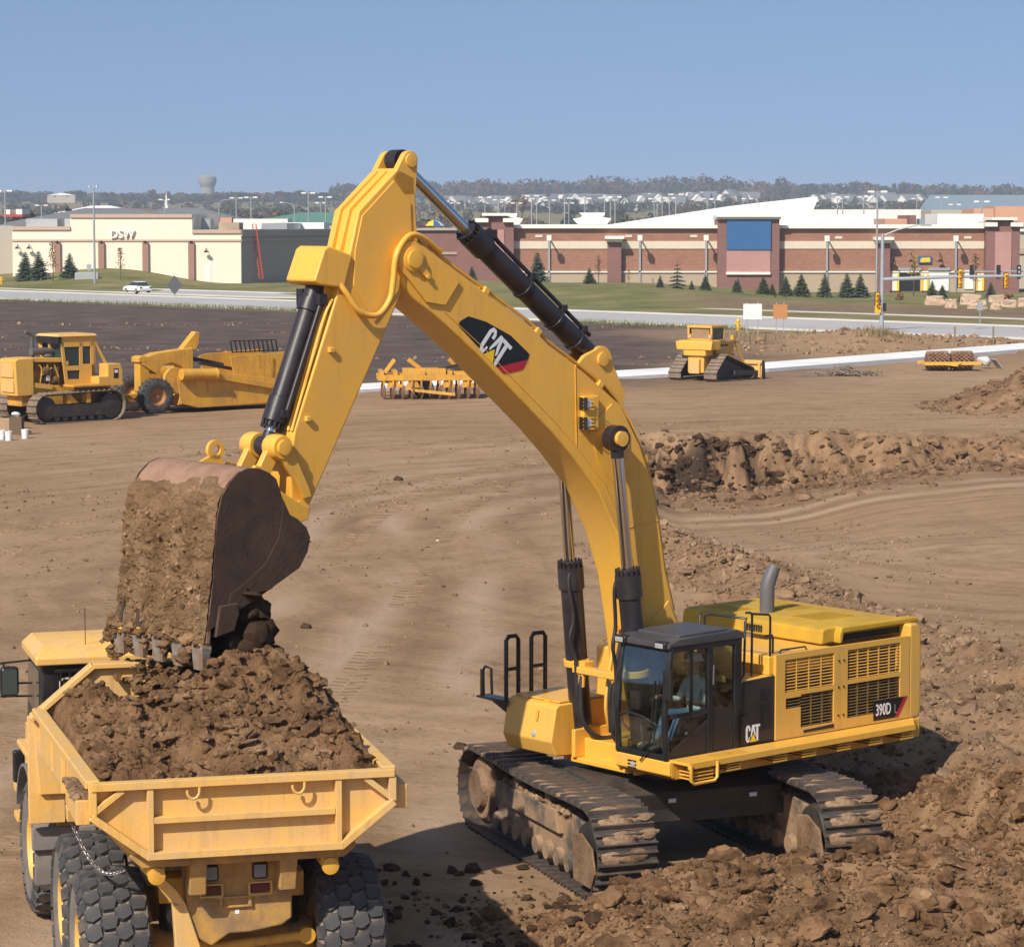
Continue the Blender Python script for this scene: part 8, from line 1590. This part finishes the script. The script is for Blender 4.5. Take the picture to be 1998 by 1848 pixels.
M['sandstone'] = worn('pale_sandstone', (.55, .40, .29), (.42, .28, .18), .7, .8, .9, .2, 6)
for i, b in enumerate(((865, 1070, 600, 700), (1090, 1210, 635, 735), (1270, 1480, 582, 690), (1355, 1560, 648, 740), (1600, 1815, 588, 665), (1620, 1728, 675, 752), (1735, 1900, 645, 728), (1935, 2060, 622, 720))): boulder(*b, i)
def car():
    c = ground_at(268, 573); t = thing('white_car', 'white saloon car driving on the frontage road', 'car', c, 0); M["car_paint"] = mat('white_car_paint', (.85, .85, .85), .25); t.rotation_euler = (0, 0, R(125))
    m = MB(); prof = [(-2.2, .35), (-2.25, .65), (-2.1, .9), (-1.3, .98), (1.0, .95), (1.9, .82), (2.2, .6), (2.2, .35)]; m.loft([[(x, y * (.96 if z > .6 else 1), z) for x, z in prof] for y in (-.88, -.8, .8, .88)]); bd_ = m.build('body', 'car_paint', t, bevel=.06)
    m = MB(); cp = [(-1.75, .95), (-1.15, 1.40), (.1, 1.43), (1.0, .95)]; m.loft([[(x, y * (1 - .22 * (z - .95) / .48), z) for x, z in cp] for y in (-.8, .8)]); m.build('cabin', 'pane_far', t, bevel=.05)
    m = MB(); m.loft([[(x, y, z) for x, z in ((-1.2, 1.40), (-1.1, 1.45), (.0, 1.48), (.15, 1.43))] for y in (-.62, .62)]); m.build('roof', 'car_paint', t, bevel=.03)
    for x in (-1.35, 1.4):
        for y in (-.82, .82): m = MB(); m.lathe([(-.1, .1), (-.1, .32), (.1, .32), (.1, .1)], (x, y, .32), (0, 1, 0), 18); w_ = m.build('wheel', 'black', t, smooth=35); m = MB(); m.lathe([(.0, .2), (.02, .2)], (x, y + (.1 if y > 0 else -.12), .32), (0, 1, 0), 14); m.build('hub_cap', 'grey_metal', w_)
    for y in (-.65, .65): m = MB(); m.box((-2.22, y, .75), (.06, .32, .16)); m.build('tail_light', 'red_lens', t)
car()
# ------------------------------------------------------------------ the operator in the excavator cab
def operator():
    root = thing('person', 'operator in white hard hat and pale shirt seated in the excavator cab', 'person', EXC, EXA)
    J = {'pelvis': ((.42, 1.20, 2.10), .145), 'waist': ((.40, 1.20, 2.28), .135), 'chest': ((.41, 1.20, 2.50), .155), 'neckb': ((.43, 1.20, 2.64), .075), 'neck': ((.445, 1.20, 2.70), .056), 'jaw': ((.47, 1.20, 2.77), .075), 'head': ((.46, 1.20, 2.86), .092), 'crown': ((.45, 1.20, 2.93), .07)}
    E_ = [('pelvis', 'waist'), ('waist', 'chest'), ('chest', 'neckb'), ('neckb', 'neck'), ('neck', 'jaw'), ('jaw', 'head'), ('head', 'crown')]
    for s, n in ((-1, 'r'), (1, 'l')):
        hy = 1.20 + s * .33
        J.update({'hip' + n: ((.48, 1.20 + s * .10, 2.09), .095), 'knee' + n: ((.90, 1.20 + s * .14, 2.13), .068), 'ank' + n: ((1.10, 1.20 + s * .12, 1.76), .045), 'toe' + n: ((1.26, 1.20 + s * .13, 1.72), .038),
                  'sh' + n: ((.41, 1.20 + s * .19, 2.56), .075), 'elb' + n: ((.50, 1.20 + s * .29, 2.28), .052), 'wr' + n: ((.77, hy, 2.33), .034), 'palm' + n: ((.85, hy, 2.35), .036)})
        E_ += [('pelvis', 'hip' + n), ('hip' + n, 'knee' + n), ('knee' + n, 'ank' + n), ('ank' + n, 'toe' + n), ('chest', 'sh' + n), ('sh' + n, 'elb' + n), ('elb' + n, 'wr' + n), ('wr' + n, 'palm' + n)]
        for k, (dy, L) in enumerate(((-.028, .060), (-.009, .070), (.010, .066), (.028, .052))):
            a, b = 'fa%d%s' % (k, n), 'fb%d%s' % (k, n); J[a] = ((.885, hy + dy, 2.362), .0105); J[b] = ((.885 + L * .55, hy + dy, 2.362 - L * .55), .009); E_ += [('palm' + n, a), (a, b)]
        J['th' + n] = ((.86, hy - s * .045, 2.375), .011); J['tt' + n] = ((.895, hy - s * .05, 2.385), .0095); E_ += [('palm' + n, 'th' + n), ('th' + n, 'tt' + n)]
    names = list(J); me = bpy.data.meshes.new('body'); me.from_pydata([J[k][0] for k in names], [(names.index(a), names.index(b)) for a, b in E_], []); o = bpy.data.objects.new('body', me); COL.objects.link(o)
    md = o.modifiers.new('skin', 'SKIN'); md.use_smooth_shade = True
    for i, k in enumerate(names):
        d = me.skin_vertices[0].data[i]; d.radius = (J[k][1],) * 2; d.use_root = (k == 'pelvis')
    sb = o.modifiers.new('sub', 'SUBSURF'); sb.levels = 2; sb.render_levels = 2
    bpy.context.view_layer.update(); me2 = bpy.data.meshes.new_from_object(o.evaluated_get(bpy.context.evaluated_depsgraph_get())); bpy.data.objects.remove(o)
    me2.materials.clear()
    for mt in (mat('skin', (.42, .22, .14), .55), mat('pale_shirt', (.68, .70, .68), .85), mat('blue_jeans', (.10, .16, .28), .9), mat('boots', (.10, .065, .035), .8)): me2.materials.append(mt)
    for p in me2.polygons:
        c = p.center
        p.material_index = 3 if c.z < 1.80 else 2 if (c.z < 2.19 and not (abs(c.y - 1.2) > .24)) or (c.z < 2.2 and c.x > .6 and abs(c.y - 1.2) < .26) else 0 if c.z > 2.68 or (abs(c.y - 1.2) > .24 and c.x > .62) else 1
        p.use_smooth = True
    b = bpy.data.objects.new('body', me2); COL.objects.link(b); b.parent = root
    m = MB(); m.lathe([(0, .145), (.012, .14), (.02, .118), (.06, .112), (.10, .085), (.125, .04), (.13, .0)], (.455, 1.20, 2.885), (0, 0, 1), 24); m.box((.58, 1.20, 2.89), (.09, .17, .012)); m.build('hard_hat', 'white', root, smooth=50)
    m = MB(); m.prism([(1.10, 2.485), (1.10, 2.50), (1.30, 2.50), (1.30, 2.485)], 0, .001); 
    m = MB(); m.tube([(.545, 1.20, 2.815), (.575, 1.20, 2.79), (.55, 1.20, 2.775)], [.008, .016, .012], 8); m.build('nose', bpy.data.materials['skin'], root, smooth=60)
    for s in (-1, 1): m = MB(); m.lathe([(-.01, .005), (-.01, .025), (.01, .028), (.012, .01)], (.455, 1.20 + s * .092, 2.83), (0, s, 0), 10); m.build('ear', bpy.data.materials['skin'], root, smooth=60)
    for s in (-1, 1): m = MB(); m.lathe([(0, .010), (.004, .009)], (.546, 1.20 + s * .033, 2.84), (1, 0, 0), 8); m.build('eye', 'black', root)
operator()
# ------------------------------------------------------------------ loose soil (too many to count)
def scatter(n, x0, x1, y0, y1, dens, seed):
    rg = np.random.RandomState(seed); X = rg.uniform(x0, x1, n); Y = rg.uniform(y0, y1, n)
    k = rg.uniform(0, 1, n) < dens(X, Y); return X[k], Y[k], rg
def off_machine(X, Y):
    lx = (X - EXC.x) * ux + (Y - EXC.y) * uy; ly = (X - EXC.x) * vx + (Y - EXC.y) * vy
    return ~((np.abs(lx) < 3.0) & (np.abs(ly) < 2.35))
def soil_field(name, label, n, box, dens, smin, smax, power, shapes, mtl, seed, sink=.3):
    X, Y, rg = scatter(n, *box, dens, seed); S = smin + (smax - smin) * rg.uniform(0, 1, len(X)) ** power
    Z = gh(X, Y); o = clod_field(name, np.stack([X, Y, Z], 1), S, mtl, shapes, sink, seed=seed, smooth=28)
    tag(o, label, 'soil'); o['kind'] = 'stuff'
fr = lambda X, Y: zones(X, Y)[0] * off_machine(X, Y)
soil_field('dirt_clods', 'big broken clods on the spoil heap before the tracks', 3000, (-1, 9, 32.5, 42), lambda X, Y: fr(X, Y) ** 2 * .8, .03, .24, 4.2, LUMPS, 'soil', 11, .46)
soil_field('dirt_crumbs', 'small crumbs of soil on the spoil heap before the tracks', 26000, (-1.5, 9.5, 32.5, 43), lambda X, Y: fr(X, Y), .012, .06, 2.2, PEBBLES, 'soil', 12)
M['soil_bank'] = soil_mat('bank_soil', (.10, .058, .032), (.20, .122, .07), (.32, .205, .125), 1.0, .9, 'World')
M['soil_pale'] = soil_mat('dry_dug_soil', (.165, .102, .058), (.27, .175, .107), (.37, .25, .16), 1.1, .8, 'World')
soil_field('dirt_clods', 'dry clods on the churned ground behind the excavator', 4200, (3, 16, 42, 82), lambda X, Y: fr(X, Y) * .6, .04, .26, 4.2, CLODS, 'soil_pale', 13)
soil_field('dirt_crumbs', 'dry crumbs scattered over the churned ground behind the excavator', 16000, (3, 16, 42, 82), lambda X, Y: fr(X, Y), .025, .085, 2, PEBBLES, 'soil_pale', 14)
soil_field('dirt_clods', 'broken clods below the cut face of the pit', 4600, (2, 26, 96, 119), lambda X, Y: fr(X, Y) * .6, .05, .32, 4, CLODS, 'soil_bank', 15, .45)
soil_field('dirt_clods', 'large broken blocks fallen from the cut face', 900, (4, 24, 109, 117), lambda X, Y: (np.abs(Y - wall_y(X) + 2.8) < 2.6) * 1.0, .08, .34, 3.4, LUMPS, 'soil_bank', 25, .66)
soil_field('dirt_clods', 'blocks at the left end of the cut face, coloured dark for shade', 500, (4.2, 11, 111, 116.5), lambda X, Y: (np.abs(Y - wall_y(X) + 1.6) < 1.5) * 1.0, .06, .34, 2.8, LUMPS, 'soil_dark', 26, .6)  # their dark colour carries on the shade painted on the face
soil_field('dirt_crumbs', 'sparse crumbs strewn over the packed haul ground', 20000, (-18, 12, 36, 116), lambda X, Y: (.10 + .8 * sst(.05, .35, fbm(X * .25, Y * .12, 3, 66))) * off_machine(X, Y), .012, .085, 3.4, PEBBLES, 'soil_pale', 16)
soil_field('dirt_clods', 'crumbly soil on the far right spoil pile', 3600, (19, 34, 126, 142), lambda X, Y: (np.hypot(X - 27.2, Y - 134) < 7.6) * .8, .03, .20, 5, CLODS, 'soil_bank', 17)
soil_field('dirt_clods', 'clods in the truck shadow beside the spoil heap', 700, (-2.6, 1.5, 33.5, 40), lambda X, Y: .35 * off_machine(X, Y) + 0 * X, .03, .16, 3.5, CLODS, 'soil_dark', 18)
soil_field('field_stones', 'pale rubble scattered over the dark topsoil', 2600, (-45, 12, 165, 250), lambda X, Y: sst(.15, .4, fbm(X * .05, Y * .2, 3, 29)) * .9, .06, .24, 4, PEBBLES, 'mud_dry', 19)
soil_field('dirt_clods', 'rough clods on the mound behind the dozer', 2200, (12, 38, 188, 212), lambda X, Y: .7 + 0 * X, .05, .3, 4.5, PEBBLES, 'soil_pale', 20)

def tread_prints(name, label, path, gauge, seed):
    rg = np.random.RandomState(seed); P = smooth_path([(x, y, 0) for x, y in path], 60); V = []; F = []; s_acc = 0
    for a, b in zip(P[:-1], P[1:]):
        d = (b - a); L = d.length; d.normalize(); n_ = Vector((-d.y, d.x, 0)); s_acc += L
        if s_acc < .30: continue
        s_acc = 0
        for side in (-1, 1):
            c0 = a + n_ * side * gauge / 2
            if float(vnoise(c0.x * .22, c0.y * .22, 7)) < .36: continue
            for half in (-1, 1):
                c = c0 + n_ * half * .19 + d * rg.uniform(-.02, .02); w = n_ * .17 + d * half * .07; t = d * .055; k = len(V)
                for q, hh in ((-w - t, 0), (w - t, 0), (w + t, 0), (-w + t, 0), (-w * .8, .026), (w * .8, .026)): p = c + q; V.append((p.x, p.y, hh))
                F += [(k, k + 1, k + 5, k + 4), (k + 3, k + 4, k + 5, k + 2)]
    V = np.array(V); V[:, 2] += gh(V[:, 0], V[:, 1]) - .006 + rg.uniform(-.006, .006, len(V)); o = np_mesh(name, V, np.array(F), 'packed'); tag(o, label, 'tracks', kind='stuff')
M['packed'] = soil_mat('packed_earth', (.20, .126, .07), (.255, .164, .094), (.31, .205, .125), .5, .5, 'World')
tread_prints('tyre_prints', 'tyre prints sweeping from the truck round the left of the pit', [(-6.5, 40), (-5.2, 50), (-4.2, 62), (-3.6, 76), (-2.6, 90), (.2, 102), (5, 110), (14, 119), (26, 123)], 2.5, 3)
tread_prints('tyre_prints', 'tyre prints left of the sweeping haul lane', [(-11, 44), (-9.5, 58), (-8.6, 74), (-8.0, 90), (-5.5, 106), (1, 117), (12, 126), (26, 130)], 2.5, 5)
tread_prints('tyre_prints', 'tyre prints crossing behind the bucket towards the scraper', [(-18, 74), (-13, 84), (-8, 92), (-1, 99), (4, 108)], 2.5, 6)
tread_prints('tyre_prints', 'tyre prints on the floor of the pit', [(3, 74), (8, 80), (13, 84), (20, 86)], 2.5, 8)
def weeds(name, label, spots, n, hmax, mtl, seed):
    rg = np.random.RandomState(seed); V = []
    for (a, b, w) in spots:
        A = ground_at(*a); B = ground_at(*b); t = rg.uniform(0, 1, n); X = A.x + (B.x - A.x) * t + rg.normal(0, w, n); Y = A.y + (B.y - A.y) * t + rg.normal(0, w, n); Z = gh(X, Y); H = hmax * rg.uniform(.3, 1, n); an = rg.uniform(0, 6.28, n); lx, ly = rg.normal(0, .25, n) * H, rg.normal(0, .25, n) * H; q = .025 + .02 * rg.uniform(0, 1, n)
        V.append(np.stack([np.stack([X - q * np.cos(an), Y - q * np.sin(an), Z - .03], 1), np.stack([X + q * np.cos(an), Y + q * np.sin(an), Z - .03], 1), np.stack([X + lx, Y + ly, Z + H], 1)], 1).reshape(-1, 3))
    V = np.concatenate(V); o = np_mesh(name, V, np.arange(len(V)).reshape(-1, 3), mtl); tag(o, label, 'weeds', kind='stuff')
M['weed_green'] = mat('weed_blades', (.13, .15, .05), .9); M['weed_dry'] = mat('dry_weed_blades', (.26, .20, .10), .9)
weeds('weeds', 'green weeds along the near edge of the main road', [((0, 588), (300, 597), .6), ((300, 597), (600, 609), .6), ((1100, 630), (1450, 645), .6)], 1500, .5, 'weed_green', 4)
weeds('weeds', 'tall dry weeds round the sign boards and the signal pole', [((1440, 653), (1560, 655), .7), ((1700, 655), (1738, 656), .6)], 420, .75, 'weed_dry', 5)
# ------------------------------------------------------------------ the air
def haze():
    m, n, l, b = new_mat('haze_air'); n.remove(b)
    v = n.new('ShaderNodeVolumePrincipled'); v.inputs['Color'].default_value = (.72, .82, .97, 1); v.inputs['Density'].default_value = 0.00017; v.inputs['Anisotropy'].default_value = .0
    l.new(v.outputs[0], n['Material Output'].inputs['Volume'])
    mb = MB(); mb.bx(-3500, 3500, -600, 5200, -6, 75); o = mb.build('haze', m); tag(o, 'pale haze hanging in the air over the whole site', 'haze', kind='stuff')
haze()
